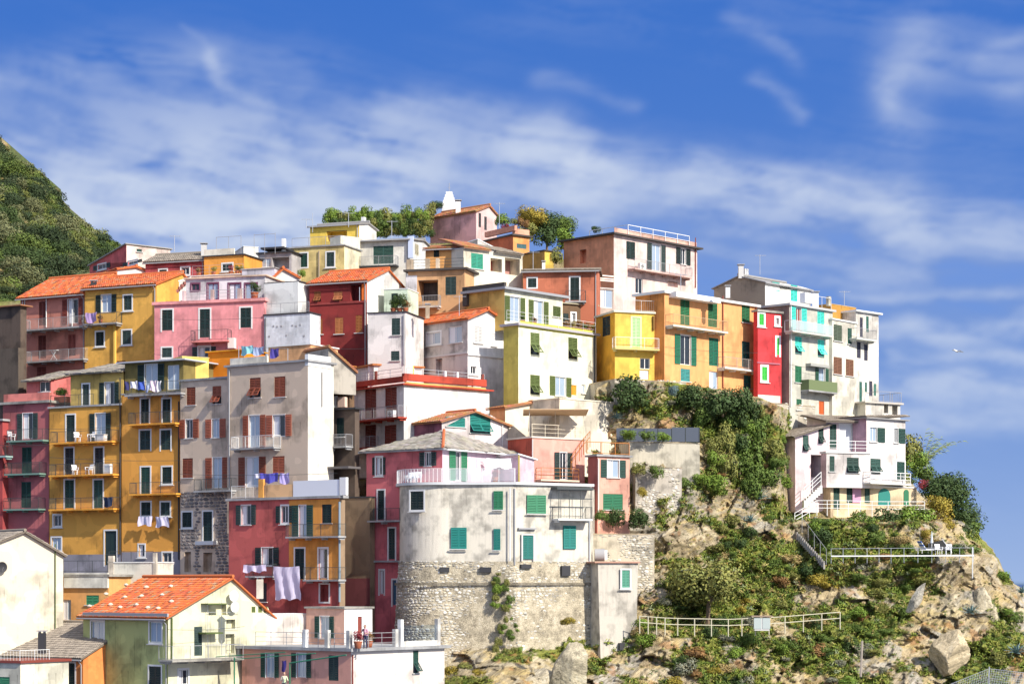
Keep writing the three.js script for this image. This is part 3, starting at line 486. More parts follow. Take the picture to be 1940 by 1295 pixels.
// --- the tall row on the left
h.tallPink = house('tall_house', 'tall dusky pink house with green slab balconies at the left edge', { x: 5, xr: 92, dr: 185.5, a: -28, top: 767, base: 1120, dep: 7, mat: wall(sh('#945660')), roof: { t: 'flat', over: 0.3, th: 0.22, mat: M.concrete } });
W(h.tallPink, 'F', 'open', z2(135, 415, 285, 612), { c: M.dgreen, pane: M.pane, curtain: T, sill: false }); W(h.tallPink, 'F', 'shut', z2(165, 675, 240, 880), { c: M.green, sill: false }); W(h.tallPink, 'F', 'shut', z2(160, 940, 235, 1140), { c: M.green, sill: false }); W(h.tallPink, 'F', 'shut', z3(125, 92, 200, 160), { c: M.green });
h.b1 = [balcony(h.tallPink, 'F', ...[11, 80], 835, { mat: mat([0.16, 0.27, 0.22]) }), balcony(h.tallPink, 'F', 7, 74, 898, { mat: mat([0.16, 0.27, 0.22]) }), balcony(h.tallPink, 'F', 5, 72, 965, { mat: mat([0.16, 0.27, 0.22]) })];
block(h.tallPink, 'F', 'parapet', z2(25, 262, 375, 335), -0.25, 0.1, wall(sh('#d08080')));
h.edgeRed = house('red_house', 'red house cut by the left edge of the picture', { x: -60, xr: 4, dr: 187, a: -28, top: 800, base: 1120, dep: 7, mat: wall(sh('#8a3c42')), roof: { t: 'flat', over: 0.2 } });
balcony(h.edgeRed, 'F', -40, 10, 865, { mat: mat([0.3, 0.42, 0.4]) });
h.loft = house('rooftop_room', 'pink rooftop room with slate roof behind the terrace of the dusky pink house', { x: 50, xr: 96, dr: 190, a: -28, top: 720, base: 800, dep: 4, mat: wall(sh('#b0646a')), roof: { t: 'sz', rise: 1.0, over: 0.6, kind: 'slate' } });
W(h.loft, 'F', 'glass', z2(300, 172, 380, 250), { pane: M.pane });
h.yellowA = house('yellow_house', 'tall yellow house with white chairs on three balconies', { x: 93, xr: 229, dr: 181.5, a: -28, top: 774, base: 1120, dep: 7, mat: wall(sh('#cb9a4c')), roof: { t: 'flat', over: 0.12, th: 0.16, mat: M.slab } });
W(h.yellowA, 'F', 'shut', z2(497, 417, 580, 632), { c: M.dgreen, s: T, ...door }); W(h.yellowA, 'F', 'open', z2(690, 415, 845, 632), { c: M.dgreen, sill: false, pane: M.paneLit });
for (const [a, b2, c, d] of [[488, 670, 570, 882], [716, 668, 798, 882]]) W(h.yellowA, 'F', 'shut', z2(a, b2, c, d), { c: M.dark, s: T, ...door });
for (const [a, b2, c, d] of [[486, 915, 575, 1142], [708, 915, 795, 1142]]) W(h.yellowA, 'F', 'shut', z2(a, b2, c, d), { c: M.green, s: T, ...door });
W(h.yellowA, 'F', 'glass', z2(400, 1185, 475, 1292), { s: T }); W(h.yellowA, 'F', 'glass', z3(392, 145, 482, 266), { s: T, pane: M.paneLit }); W(h.yellowA, 'F', 'door', z3(805, 92, 915, 370), { c: M.dgreen, s: T, ...door });
const ym = wall(sh('#c08a3a'));
h.b2 = [balcony(h.yellowA, 'F', 94, 211, 838, { mat: ym }), balcony(h.yellowA, 'F', 91, 213, 900, { mat: ym }), balcony(h.yellowA, 'F', 91, 214, 965, { mat: ym })];
band(h.yellowA, 'F', [93, 1050, 229, 1118], wall(sh('#76788c')));
h.yellowAtop = house('rooftop_house', 'olive upper storey with slate roof on the yellow house', { x: 133, xr: 233, dr: 181.9, a: -28, top: 707, base: 790, dep: 5, mat: wall(sh('#b09a5c')), roof: { t: 'sz', rise: 1.15, over: 0.5, kind: 'slate' } });
W(h.yellowAtop, 'F', 'shut', z2(622, 182, 690, 360), { c: M.dgreen, s: T, ...door }); W(h.yellowAtop, 'F', 'open', z2(765, 178, 908, 365), { c: M.dgreen, pane: M.pane, curtain: T });
topRail(h.yellowA, 'F', 95, 176, 770, 0.95, M.iron, { n: 0.05, v: h.yellowA.h + 0.16 });
pipe(h.yellowA, 'F', 227, 715, 1050, M.dark, 0.06);
h.yellowB = house('yellow_house', 'tall ochre house with a laundry balcony under its top storey', { x: 230, xr: 341, dr: 178.5, a: -28, top: 748, base: 1120, dep: 7, mat: wall(sh('#c99348')), roof: { t: 'flat', over: 0.05, th: 0.1, mat: M.slab } });
for (const [a, b2, c, d] of [[1070, 293, 1150, 492], [1235, 293, 1315, 492]]) W(h.yellowB, 'F', 'shut', z2(a, b2, c, d), { c: M.dgreen, s: T, ...door });
for (const [a, b2, c, d] of [[1062, 535, 1160, 695], [1222, 532, 1315, 695], [1232, 815, 1324, 965], [1072, 1085, 1162, 1210], [1222, 1085, 1310, 1210]]) W(h.yellowB, 'F', 'shut', z2(a, b2, c, d), { c: M.dgreen, s: T });
W(h.yellowB, 'F', 'shut', z2(1070, 817, 1158, 1037), { c: M.green, s: T, ...door });
W(h.yellowB, 'F', 'glass', z3(1070, 200, 1134, 316), { s: T }); W(h.yellowB, 'F', 'glass', z3(1256, 262, 1345, 360), { s: T });
h.b3 = [balcony(h.yellowB, 'F', 242, 331, 803, { mat: ym }), balcony(h.yellowB, 'F', 244, 333, 936, { mat: ym })];
band(h.yellowB, 'F', [230, 1045, 341, 1118], wall(sh('#76788c')));
h.yellowBtop = house('rooftop_room', 'glazed dark top storey with a pale awning roof above the laundry balcony', { x: 236, xr: 347, dr: 178.9, a: -28, top: 689, base: 752, dep: 4.5, mat: wall(sh('#6a6038')), roof: { t: 'flat', over: 0.55, th: 0.1, mat: mat([0.45, 0.47, 0.52]) } });
W(h.yellowBtop, 'F', 'open', z2(1060, 40, 1255, 235), { c: M.dgreen, pane: M.paneLit, sill: false }); W(h.yellowBtop, 'F', 'glass', z2(1280, 45, 1372, 235), { pane: M.paneLit, sill: false });
h.b3top = balcony(h.yellowB, 'F', 235, 342, 747, { mat: M.slab, h: 1.0 });
pipe(h.yellowB, 'F', 338, 760, 1060, M.dark, 0.06);

// --- grey houses with brown shutters
const gw = wall(sh('#aea29c'));
h.greyA = house('grey_house', 'lower pale grey house with brown shutters next to the ochre house', { x: 341, xr: 437, dr: 175, a: -34, top: 723, base: 1130, dep: 7, mat: gw, roof: { t: 'flat', over: 0.15, th: 0.16, mat: M.slab } });
W(h.greyA, 'F', 'shut', z5(138, 348, 208, 490), { c: M.brown }); W(h.greyA, 'F', 'flap', z5(343, 338, 412, 480), { c: M.brown });
W(h.greyA, 'F', 'open', z5(85, 603, 232, 752), { c: M.brown, f: 0.38 }); W(h.greyA, 'F', 'open', z5(293, 600, 445, 748), { c: M.brown, f: 0.38, pane: M.paneLit });
W(h.greyA, 'F', 'shut', z5(105, 910, 187, 1065), { c: M.brown }); W(h.greyA, 'F', 'open', z5(293, 905, 470, 1145), { c: M.brown, f: 0.42, sill: false, pane: M.paneLit });
h.b4 = balcony(h.greyA, 'F', 366, 438, 930, { mat: M.slab });
W(h.greyA, 'F', 'shut', z6(75, 220, 148, 332), { c: M.dgreen, s: T }); W(h.greyA, 'F', 'shut', z6(205, 216, 275, 408), { c: M.dgreen, s: T, ...door }); W(h.greyA, 'F', 'dark', z6(212, 480, 268, 600), { dp: 0.5 }); W(h.greyA, 'F', 'dark', z6(95, 475, 135, 600), { dp: 0.4 });
block(h.greyA, 'F', 'balcony', z6(160, 408, 272, 432), 0.003, 0.6, M.trim);
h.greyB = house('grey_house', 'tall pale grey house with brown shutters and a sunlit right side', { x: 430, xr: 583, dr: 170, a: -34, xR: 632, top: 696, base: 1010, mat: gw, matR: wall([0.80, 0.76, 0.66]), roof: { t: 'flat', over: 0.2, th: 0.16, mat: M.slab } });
W(h.greyB, 'F', 'flap', z5(637, 273, 725, 430), { c: M.brown }); W(h.greyB, 'F', 'shut', z5(832, 263, 920, 425), { c: M.brown });
W(h.greyB, 'F', 'open', z5(590, 570, 760, 825), { c: M.brown, sill: false, pane: M.paneLit }); W(h.greyB, 'F', 'open', z5(775, 567, 967, 738), { c: M.brown, curtain: T }); W(h.greyB, 'F', 'open', z5(555, 900, 762, 1138), { c: M.brown, sill: false, pane: M.paneLit }); W(h.greyB, 'F', 'shut', z5(820, 893, 914, 1030), { c: M.brown });
h.b5 = balcony(h.greyB, 'F', 436, 518, 849, { mat: M.slab, rm: M.trim });
pipe(h.greyB, 'F', 434, 700, 930, M.grey, 0.06); pipe(h.greyB, 'R', 610, 705, 770, M.grey, 0.05);
block(h.greyB, 'R', 'parapet', z5(1102, 98, 1282, 188), -0.3, 0.05, M.white);
block(h.greyB, 'F', 'parapet', z5(482, 110, 775, 190), -0.6, -0.4, wall([0.8, 0.74, 0.62]));
// ochre penthouses and walls behind the grey roof
h.ochre = house('rooftop_house', 'yellow and orange roof structure behind the grey houses', { x: 345, xr: 395, dr: 181, a: 30, dep: 5, top: 676, base: 760, mat: wall([0.80, 0.62, 0.16]), roof: { t: 'flat', over: 0.05, th: 0.08, mat: wall([0.8, 0.62, 0.2]) } });
h.ochre2 = house('rooftop_house', 'orange rooftop wall under the hanging laundry', { x: 394, xr: 462, dr: 181, a: -30, dep: 3, top: 668, base: 740, mat: wall(sh('#e08a1a')), roof: { t: 'flat', over: 0.2, th: 0.1, mat: wall(sh('#e0a02a')) } });
h.peach = house('rooftop_room', 'peach rooftop room with white chairs on the grey house', { x: 508, xr: 588, dr: 177, a: -30, dep: 4, top: 658, base: 740, mat: wall(sh('#d2a784')), roof: { t: 'flat', over: 0.1, th: 0.1, mat: M.trim } });
h.stoneGable = house('shed', 'narrow stone gable with a sloping tiled edge below the dark red house', { x: 622, d: 174, a: 34, xr: 674, dep: 4, top: 657, base: 745, cat: 'shed', mat: wall([0.5, 0.47, 0.42], 'worn'), roof: { t: 'sx', rise: -1.9, over: 0.1, side: 0.25, kind: 'old' } });

// --- the red house, the shaded courtyard, the brown wall
h.red = house('red_house', 'red and ochre house with white sheets hung out to dry', { x: 433, xr: 643, dr: 166, a: -34, top: 949, base: 1330, dep: 0.7, matR: wall(sh('#7a6a5c')), mat: wall(sh('#a05256')), roof: { t: 'flat', over: 0.2, th: 0.2, mat: M.slab } });
band(h.red, 'F', z6(745, 150, 1058, 648), wall(sh('#bb8240')));
W(h.red, 'F', 'open', z6(420, 185, 537, 308), { c: M.dgreen, curtain: T }); W(h.red, 'F', 'open', z6(668, 180, 770, 305), { c: M.dgreen, f: 0.4, s: T });
const at = (o) => o;
W(h.red, 'F', 'open', z6(768, 186, 892, 383), { c: M.green, sill: false, pane: M.paneLit, f: 0.36 }); W(h.red, 'F', 'shut', z6(950, 180, 1010, 298), { c: M.dgreen });
W(h.red, 'F', 'open', z6(540, 448, 680, 562), { c: M.dgreen, curtain: T }); W(h.red, 'F', 'shut', z6(775, 445, 848, 645), { c: M.dgreen, s: T, ...door }); W(h.red, 'F', 'glass', z6(922, 445, 992, 640), { s: T, ...door });
W(h.red, 'F', 'door', z6(555, 668, 606, 785), { c: M.dark }); W(h.red, 'F', 'dark', z6(930, 668, 1000, 795), { s: T, dp: 0.5 });
h.b6 = [balcony(h.red, 'F', 540, 641, 1017, { mat: M.slab }), balcony(h.red, 'F', 573, 641, 1099, { mat: M.slab }), balcony(h.red, 'F', 464, 516, 1092, { mat: M.slab })];
topRail(h.red, 'F', 438, 492, 945, 1.0, M.trim, { n: 0.1, v: h.red.h + 0.2 });
{ const t = h.red, f = t.F, q = (a, b, c, d, m, n0, n1, name) => { const p0 = f.at(a, b, n1), p1 = f.at(c, b, n1); const k = new MB().box(p0[0], t.h + 0.2, n0, p1[0], t.h + 0.2 + d, n1).mesh(name, m, t.g); k.applyMatrix4(f.m); };
  q(489, 945, 498, 1.5, wall(sh('#d8a055')), -0.05, 0.2, 'pillar'); q(498, 945, 555, 1.0, wall(sh('#c8a888')), 0.0, 0.12, 'parapet'); q(555, 940, 642, 1.25, mat([0.72, 0.75, 0.8], { roughness: 0.5 }), 0.05, 0.15, 'metal_fence'); q(643, 940, 655, 1.4, M.white, -0.1, 0.2, 'pillar'); }
pipe(h.red, 'F', 643, 950, 1140, mat([0.22, 0.30, 0.36]), 0.09);
h.nook = house('dark_house', 'shaded house with dark green shutters behind the red house terrace', { x: 583, xr: 672, dr: 172.5, a: -34, top: 780, base: 960, dep: 0.6, mat: wall(sh('#4c423e')), roof: { t: 'flat', over: 0.3, th: 0.14, mat: M.dark } });
W(h.nook, 'F', 'open', z5(1115, 590, 1272, 740), { c: M.dgreen, pane: M.pane }); W(h.nook, 'F', 'shut', z5(1325, 590, 1385, 740), { c: M.dgreen });
balcony(h.nook, 'F', 584, 655, 847, { mat: M.slab, rm: M.grey }); W(h.nook, 'F', 'dark', z5(1112, 935, 1170, 975), { dp: 0.3 });
block(h.nook, 'F', 'canopy', z5(1060, 978, 1420, 995), 0.003, 1.6, mat([0.12, 0.11, 0.11]));
h.shack = house('shack', 'wooden rooftop shack between the grey house and the white block', { x: 610, xr: 662, dr: 175.5, a: -30, top: 697, base: 790, dep: 0.7, cat: 'shack', mat: mat([0.22, 0.13, 0.07], { tex: 'worn' }), roof: { t: 'flat', over: 0.15, th: 0.08, mat: M.orange } });
W(h.shack, 'F', 'dark', z5(1270, 270, 1330, 400), { dp: 0.6 }); block(h.shack, 'F', 'cabinet', z5(1290, 418, 1320, 510), 0.2, 0.5, M.white); block(h.shack, 'F', 'cabinet', z5(1335, 425, 1390, 505), 0.2, 0.6, mat([0.7, 0.5, 0.4]));
h.brownWall = house('brown_house', 'plain brown windowless house wall beside the red house', { x: 645, xr: 700, dr: 171, a: -34, top: 944, base: 1330, dep: 0.7, mat: wall(sh('#6e6054')), roof: { t: 'flat', over: 0.05, th: 0.12, mat: M.dark } });  // brown lowered in tone, standing in for shadow that does not fall here
block(h.brownWall, 'F', 'wall_base', [645, 1095, 700, 1200], 0, 0.03, wall(sh('#5c3038')));

// --- white block with the red parapet
const redm = wall([0.52, 0.07, 0.04]);
h.redTop = house('white_house', 'white house with red roof parapet and brown shuttered doors', { x: 765, d: 178, a: 40, xr: 927, xl: 663, top: 729, base: 900, mat: wall([0.80, 0.79, 0.76]), roof: { t: 'flat', over: 0.3, th: 0.12, mat: redm } });
for (const [a, b2, c, d] of [[480, 757, 572, 1003], [645, 750, 740, 1003], [480, 1057, 570, 1262], [640, 1057, 737, 1220]]) W(h.redTop, 'L', 'shut', z8(a, b2, c, d), { c: M.redbrown, sill: false });
block(h.redTop, 'L', 'parapet', [664, 718, 764, 728], -0.2, 0.16, redm, { at: 0.16 }); block(h.redTop, 'F', 'parapet', [766, 713, 922, 726], -0.2, 0.16, redm, { at: 0.16 });
block(h.redTop, 'F', 'wall_band', z8(805, 728, 1470, 762), 0, 0.02, wall([0.80, 0.50, 0.16]));
h.b9 = [balcony(h.redTop, 'L', 660, 754, 795, { mat: redm, rm: M.grey }), balcony(h.redTop, 'L', 655, 700, 850, { mat: redm, rm: M.grey })];
for (const [k, a, b2] of [['L', 672, 762], ['F', 770, 918]]) { topRail(h.redTop, k, a, b2, 714, 0.85, M.steel, { n: 0.0, v: h.redTop.h + 0.6, style: 'rails', post: 1.8 }); }
for (const [k, px] of [['L', 671], ['L', 712], ['F', 843], ['F', 866], ['F', 914]]) { const f = h.redTop[k], u = f.at(px, 714)[0]; const q = new MB().boxc(u, h.redTop.h + 1.0, 0, 0.2, 0.9, 0.2).mesh('post', px === 712 || px === 914 ? M.redbrown : M.white, h.redTop.g); q.applyMatrix4(f.m); }
h.redTopRoom = house('rooftop_room', 'white rooftop room with an orange edged roof on the red parapet house', { x: 708, d: 183, a: 30, xr: 798, xl: 675, top: 692, base: 725, mat: wall([0.8, 0.78, 0.74]), roof: { t: 'flat', over: 0.25, th: 0.14, mat: wall([0.55, 0.2, 0.06]) } });
W(h.redTopRoom, 'F', 'door', z8(595, 565, 635, 640), { c: M.grey }); block(h.redTopRoom, 'F', 'cabinet', z8(835, 572, 880, 640), 0.02, 0.4, mat([0.8, 0.6, 0.02]));

// --- purple gable house with teal shutters, and the pink house on the round bastion
const pinkA = wall(sh('#b0606e')), pinkB = wall([0.80, 0.60, 0.68]);
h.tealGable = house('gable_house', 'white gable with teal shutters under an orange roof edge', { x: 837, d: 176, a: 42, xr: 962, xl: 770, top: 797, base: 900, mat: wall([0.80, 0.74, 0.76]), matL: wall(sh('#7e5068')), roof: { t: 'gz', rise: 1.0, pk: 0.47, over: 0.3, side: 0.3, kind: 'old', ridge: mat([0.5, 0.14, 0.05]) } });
W(h.tealGable, 'F', 'shut', z8(1145, 995, 1300, 1072), { c: M.teal }); W(h.tealGable, 'F', 'flap', z8(1340, 968, 1507, 1125), { c: M.teal }); pipe(h.tealGable, 'F', 952, 800, 850, M.trim, 0.05);
h.pinkTower = house('pink_house', 'pink house with a stone slab roof standing on the round bastion', { x: 694, xr: 838, dr: 167.8, a: -36, xR: 973, top: 856, base: 1330, lowB: 0, mat: pinkA, matR: pinkB, roof: { t: 'none' } });
W(h.pinkTower, 'F', 'open', z9(270, 498, 362, 657), { c: M.dgreen, s: T, f: 0.5 }); W(h.pinkTower, 'F', 'open', z9(632, 470, 752, 577), { c: M.dgreen, f: 0.36 });
W(h.pinkTower, 'F', 'shut', z9(297, 752, 365, 988), { c: M.dgreen, s: T, ...door }); W(h.pinkTower, 'F', 'shut', z9(380, 1042, 448, 1290), { c: M.dgreen, s: T, ...door }); W(h.pinkTower, 'F', 'glass', z10(337, 338, 392, 548), { s: T, ...door });
h.b11 = balcony(h.pinkTower, 'F', 681, 757, 987, { mat: M.slab }); balcony(h.pinkTower, 'F', 700, 757, 1063, { mat: M.slab, style: 'none', proj: 0.4 });
W(h.pinkTower, 'F', 'door', z10(445, 418, 497, 640), { c: mat([0.06, 0.14, 0.22]), s: T, ...door }); W(h.pinkTower, 'R', 'open', z9(855, 465, 985, 690), { c: M.bright, sill: false, f: 0.3 }); W(h.pinkTower, 'R', 'glass', z9(1218, 480, 1298, 517), { s: T });
{ // hipped stone roof
  const { w, dep, g } = h.pinkTower, hh = h.pinkTower.h, o = 0.5, rise = 1.75, pkx = w * 0.62, pkz = -dep * 0.42, A = [V(-o, hh, o), V(w + o, hh, o), V(w + o, hh, -dep - o), V(-o, hh, -dep - o)], R = V(pkx, hh + rise, pkz), R2 = V(pkx, hh + rise, pkz - 0.02);
  for (let i = 0; i < 4; i++) {
    const a = A[i], b2 = A[(i + 1) % 4], x = b2.clone().sub(a).normalize(), n = V(0, 0, 0).crossVectors(b2.clone().sub(a), R.clone().sub(a)).normalize(), y = V(0, 0, 0).crossVectors(n, x), L = a.distanceTo(b2), r2 = R.clone().sub(a);
    roofPlane(g, a, x, y, [[0, 0], [L, 0], [r2.dot(x), r2.dot(y)]], 'slate', i > 1);
  }
  new MB().bar(A[1].clone().add(V(-0.05, 0.1, 0.0)), R.clone().add(V(0, 0.08, 0)), 0.13, 6).mesh('roof_ridge', mat([0.55, 0.13, 0.04]), g);
  new MB().box(-o, hh - 0.12, -0.0, w + o, hh - 0.02, o).mesh('gutter', M.grey, g); new MB().box(w, hh - 0.14, -dep, w + o, hh - 0.02, -0.01).mesh('eave_board', M.white, g);
}
// --- the round bastion house and its stone base
{
  const cx = X(837, 169.8), cz = 169.8, R0 = 3.4, yTop = Y(917, 165.5), yMid = Y(1063, 166), yCord = Y(1106, 165), yBot = Y(1310, 164), yGround = yBot - 3;
  const t = thing('bastion_house', 'round grey plastered house on the old stone bastion with teal shutters', 'house', null, V(cx, yGround, -cz));
  const L = (y) => y - yGround;
  // plan: arc from the left round to the flat front on the right
  const arc = []; for (let i = 0; i <= 26; i++) { const q = lerp(-215, -78, i / 26) * DEG; arc.push([Math.cos(q) * R0, -Math.sin(q) * R0]); }
  const e1 = [X(972, 166.2) - cx, cz - 166.2], e2 = [X(1119, 169.6) - cx, cz - 169.6];
  const plan = [...arc.filter((q) => q[0] < e1[0] - 0.15), e1, e2, [e2[0] + 0.6, e2[1] - 6]];
  const strip = (y0, y1, k0, k1) => { const b = new MB(); let s = 0; for (let i = 0; i < plan.length - 1; i++) { const [ax, az] = plan[i], [bx, bz] = plan[i + 1], g = (x, z, y, k) => { const l = Math.hypot(x, z), m = i >= plan.length - 2 && x === plan[plan.length - 1][0] ? 0 : k; return V(x * (1 + m / l), L(y), z * (1 + m / l)); }; b.quad(g(ax, az, y0, k0), g(bx, bz, y0, k0), g(bx, bz, y1, k1), g(ax, az, y1, k1), s, y0); s += Math.hypot(bx - ax, bz - az); } return b; };
  const plaster = strip(yMid, yTop, 0.0, 0).mesh('wall', mat([0.74, 0.71, 0.63], { tex: 'worn' }), t);
  const core = strip(yGround, yMid, 0.85, 0.04).mesh('stone_wall', mat([0.62, 0.56, 0.45], { tex: 'rock' }), t);
  const cord = strip(yCord - 0.1, yCord + 0.1, 0.42, 0.40).mesh('string_course', mat([0.30, 0.27, 0.22], { tex: 'rock' }), t);
  // floor of the terrace with its kerb
  { const b = new MB(), th = 0.22; for (let i = 0; i < plan.length - 2; i++) { const [ax, az] = plan[i], [bx, bz] = plan[i + 1], g = (x, z, y, k) => { const l = Math.hypot(x, z); return V(x * (1 + k / l), y, z * (1 + k / l)); }; const y = L(yTop); b.quad(g(ax, az, y, 0.3), g(bx, bz, y, 0.3), g(bx, bz, y + th, 0.3), g(ax, az, y + th, 0.3)); b.tri(V(0, y + th, 0), g(ax, az, y + th, 0.3), g(bx, bz, y + th, 0.3), [0, 0], [0, 1], [1, 1]); b.tri(V(0, y, 0), g(bx, bz, y, 0.3), g(ax, az, y, 0.3), [0, 0], [0, 1], [1, 1]); } b.mesh('terrace_slab', mat([0.55, 0.56, 0.56]), t); }
  // fake face frames to hang windows on: tangent planes
  h.bastion = t;
  const face = (px0, d0, ang, W2) => { const a = ang * DEG, c = Math.cos(a), s = Math.sin(a), x0 = X(px0, d0), m = new THREE.Matrix4().makeBasis(V(c, 0, -s), V(0, 1, 0), V(s, 0, c)).setPosition(x0 - cx, 0, -(d0 - cz)); return { m, W: W2, at(px, py, n = 0) { const u = along(px, x0 + s * n, d0 - c * n, c, s); return [u, L(Y(py, d0 - c * n + u * s))]; } }; };
  const onArc = (px, dd = 0) => { // where the sight line meets the drum
    const k = (px - CX) / F; let best = null; for (let q = -215; q < -75; q += 0.25) { const x = cx + Math.cos(q * DEG) * R0, d = cz + Math.sin(q * DEG) * R0; const e = Math.abs(x - k * d); if (Math.sin(q * DEG) < 0 && (!best || e < best[0])) best = [e, x, d, q]; }
    return { px, d: best[2] - dd, ang: 90 + best[3] };
  };
  const BH = { g: t, holes: { Z: [] }, F: null }; 
  const put = (px, rect, style, o) => { const q = onArc(px, 0.02), f = face(q.px, q.d, q.ang, 99); const tmp = { g: t, holes: { A: [] }, A: f }; W(tmp, 'A', style, rect, { nohole: true, ...o }); };
  put(791, z9(555, 758, 677, 925), 'shut', { c: M.dgreen, s: M.trim }); { const q = arc[26], d0 = cz - q[1], f = face((q[0] + cx) / d0 * F + CX, d0, Math.atan2(166.2 - d0, e1[0] - q[0]) / DEG, 9), t2 = { g: t, holes: { A: [] }, A: f }; W(t2, 'A', 'shut', z9(1195, 768, 1267, 912), { c: M.bright, nohole: true }); W(t2, 'A', 'shut', z9(868, 1048, 988, 1212), { c: M.teal, nohole: true }); W(t2, 'A', 'shut', z9(1195, 1058, 1247, 1222), { c: M.teal, nohole: true }); block(t2, 'A', 'vent', z10(1180, 325, 1275, 368), -0.1, 0.3, M.dark); }
  const ang = Math.atan2(169.6 - 166.2, e2[0] - e1[0]) / DEG, fl = face(972, 166.2, ang, 7), tmp = { g: t, holes: { A: [] }, A: fl, a: ang * DEG }; h.bastionFace = tmp;
  W(tmp, 'A', 'shut', z13(232, 800, 377, 942), { c: M.bright, nohole: true }); W(tmp, 'A', 'shut', z13(512, 1033, 607, 1212), { c: M.teal, nohole: true });
  W(tmp, 'A', 'shut', z13(186, 1095, 288, 1290), { c: M.teal, nohole: true, s: M.sill }); block(tmp, 'A', 'lintel', z13(175, 1050, 310, 1062), 0, 0.25, M.grey);
  h.b14 = balcony(tmp, 'A', 1058, 1123, 984, { mat: M.trim, rm: M.iron, proj: 1.0 });
  pipe(tmp, 'A', 975, 925, 1070, M.grey, 0.07); pipe(tmp, 'A', 966, 925, 1062, M.trim, 0.05); pipe(tmp, 'A', 1117, 985, 1065, M.steel, 0.05);
  // vents near the foot of the plaster
  for (const [a, b2, c, d] of [[850, 325, 925, 365]]) { const r = z10(a, b2, c, d), q = onArc((r[0] + r[2]) / 2, 0.02), f = face(q.px, q.d, q.ang, 9); const [u0, v1] = f.at(r[0], r[1]), [u1, v0] = f.at(r[2], r[3]); const k = new MB().box(u0, v0, -0.1, u1, v1, 0.25).mesh('vent', M.dark, t); k.applyMatrix4(f.m); }
  for (const [a, b2, c, d] of [[30, 420, 105, 450], [328, 430, 390, 505]]) block(tmp, 'A', 'vent', z19(a, b2, c, d), -0.1, 0.3, M.dark);
  // greenhouse frame on the little balcony
  { const b = new MB(), p = h.b14, y = p.v; for (const u of [p.u0 + 0.1, (p.u0 * 2 + p.u1) / 3, (p.u0 + p.u1 * 2) / 3, p.u1 - 0.1]) b.bar(V(u, y, p.p - 0.1), V(u, y + 2.3, p.p - 0.1), 0.03, 4); b.bar(V(p.u0, y + 2.3, p.p - 0.1), V(p.u1, y + 2.3, p.p - 0.1), 0.04, 4).bar(V(p.u0, y + 1.6, p.p - 0.1), V(p.u1, y + 1.6, p.p - 0.1), 0.05, 4).box(p.u0 - 0.1, y + 2.3, 0.01, p.u1 + 0.1, y + 2.5, p.p); const k = b.mesh('veranda_frame', M.iron, t); k.applyMatrix4(fl.m); }
  // railing round the drum
  { const pts = plan.slice(4, -2).map(([x, z]) => { const l = Math.hypot(x, z); return V(x * (1 + 0.2 / l), L(yTop) + 0.22, z * (1 + 0.2 / l)); }); pts.push(V(e1[0] + 0.1, L(yTop) + 0.22, e1[1] + 0.1)); const r = new THREE.Mesh(railGeo(pts, 1.05, { style: 'glass', post: 1.2, r: 0.02 }), M.white); r.name = 'railing'; r.castShadow = r.receiveShadow = true; t.add(r); const gp = new MB(); for (let i = 0; i < pts.length - 1; i++) { const u = V(0, 0.06, 0), v = V(0, 1.0, 0); gp.quad(pts[i].clone().add(u), pts[i + 1].clone().add(u), pts[i + 1].clone().add(v), pts[i].clone().add(v)); } gp.mesh('glass_panel', new THREE.MeshPhysicalMaterial({ color: new THREE.Color(0.92, 0.95, 0.97), roughness: 0.25, transmission: 0.75, thickness: 0, side: THREE.DoubleSide }), t); }
  h.bastionInfo = { cx, cz, R0, yTop: yTop + 0.22, plan, L, yMid, yBot, yCord, yGround, e1, e2, core, t };
}
// pink extension right of the slab roof
h.pinkExt = house('pink_annex', 'narrow pale pink annex right of the slab roofed house', { x: 985, d: 171, a: 30, xr: 1012, dep: 4, top: 860, base: 960, mat: pinkB, roof: { t: 'sx', rise: -0.3, over: 0.25, kind: 'white' } });
pipe(h.pinkExt, 'F', 983, 860, 915, mat([0.5, 0.4, 0.1]), 0.07);

// --- cream and salmon houses right of the bastion
const creamW = wall([0.82, 0.76, 0.64]);
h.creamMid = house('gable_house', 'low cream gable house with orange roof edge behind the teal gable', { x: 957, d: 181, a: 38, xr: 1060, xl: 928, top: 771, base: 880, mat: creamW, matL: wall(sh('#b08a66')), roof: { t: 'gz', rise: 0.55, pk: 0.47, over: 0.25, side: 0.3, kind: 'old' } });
h.creamTall = house('cream_house', 'big blank cream wall above the orange railing terrace', { x: 1060, d: 180, a: 42, xr: 1164, dep: 5, top: 755, base: 900, mat: creamW, roof: { t: 'flat', over: 0.06, th: 0.1, mat: creamW } });
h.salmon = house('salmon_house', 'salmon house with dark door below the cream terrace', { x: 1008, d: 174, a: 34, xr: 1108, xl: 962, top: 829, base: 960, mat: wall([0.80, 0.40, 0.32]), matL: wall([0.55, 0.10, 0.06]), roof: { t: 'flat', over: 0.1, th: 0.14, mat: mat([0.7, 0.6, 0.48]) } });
W(h.salmon, 'F', 'open', z13(450, 473, 578, 680), { c: M.dgreen, sill: false, f: 0.4 }); h.b15 = balcony(h.salmon, 'F', 1025, 1098, 910, { mat: mat([0.7, 0.55, 0.42]), rm: M.orange, style: 'rails', proj: 0.8 });
topRail(h.salmon, 'F', 1008, 1106, 829, 1.0, mat([0.75, 0.66, 0.5]), { n: 0, v: h.salmon.h + 0.14, style: 'rails', post: 1.5 }); pipe(h.salmon, 'F', 1009, 832, 925, M.sill, 0.05);
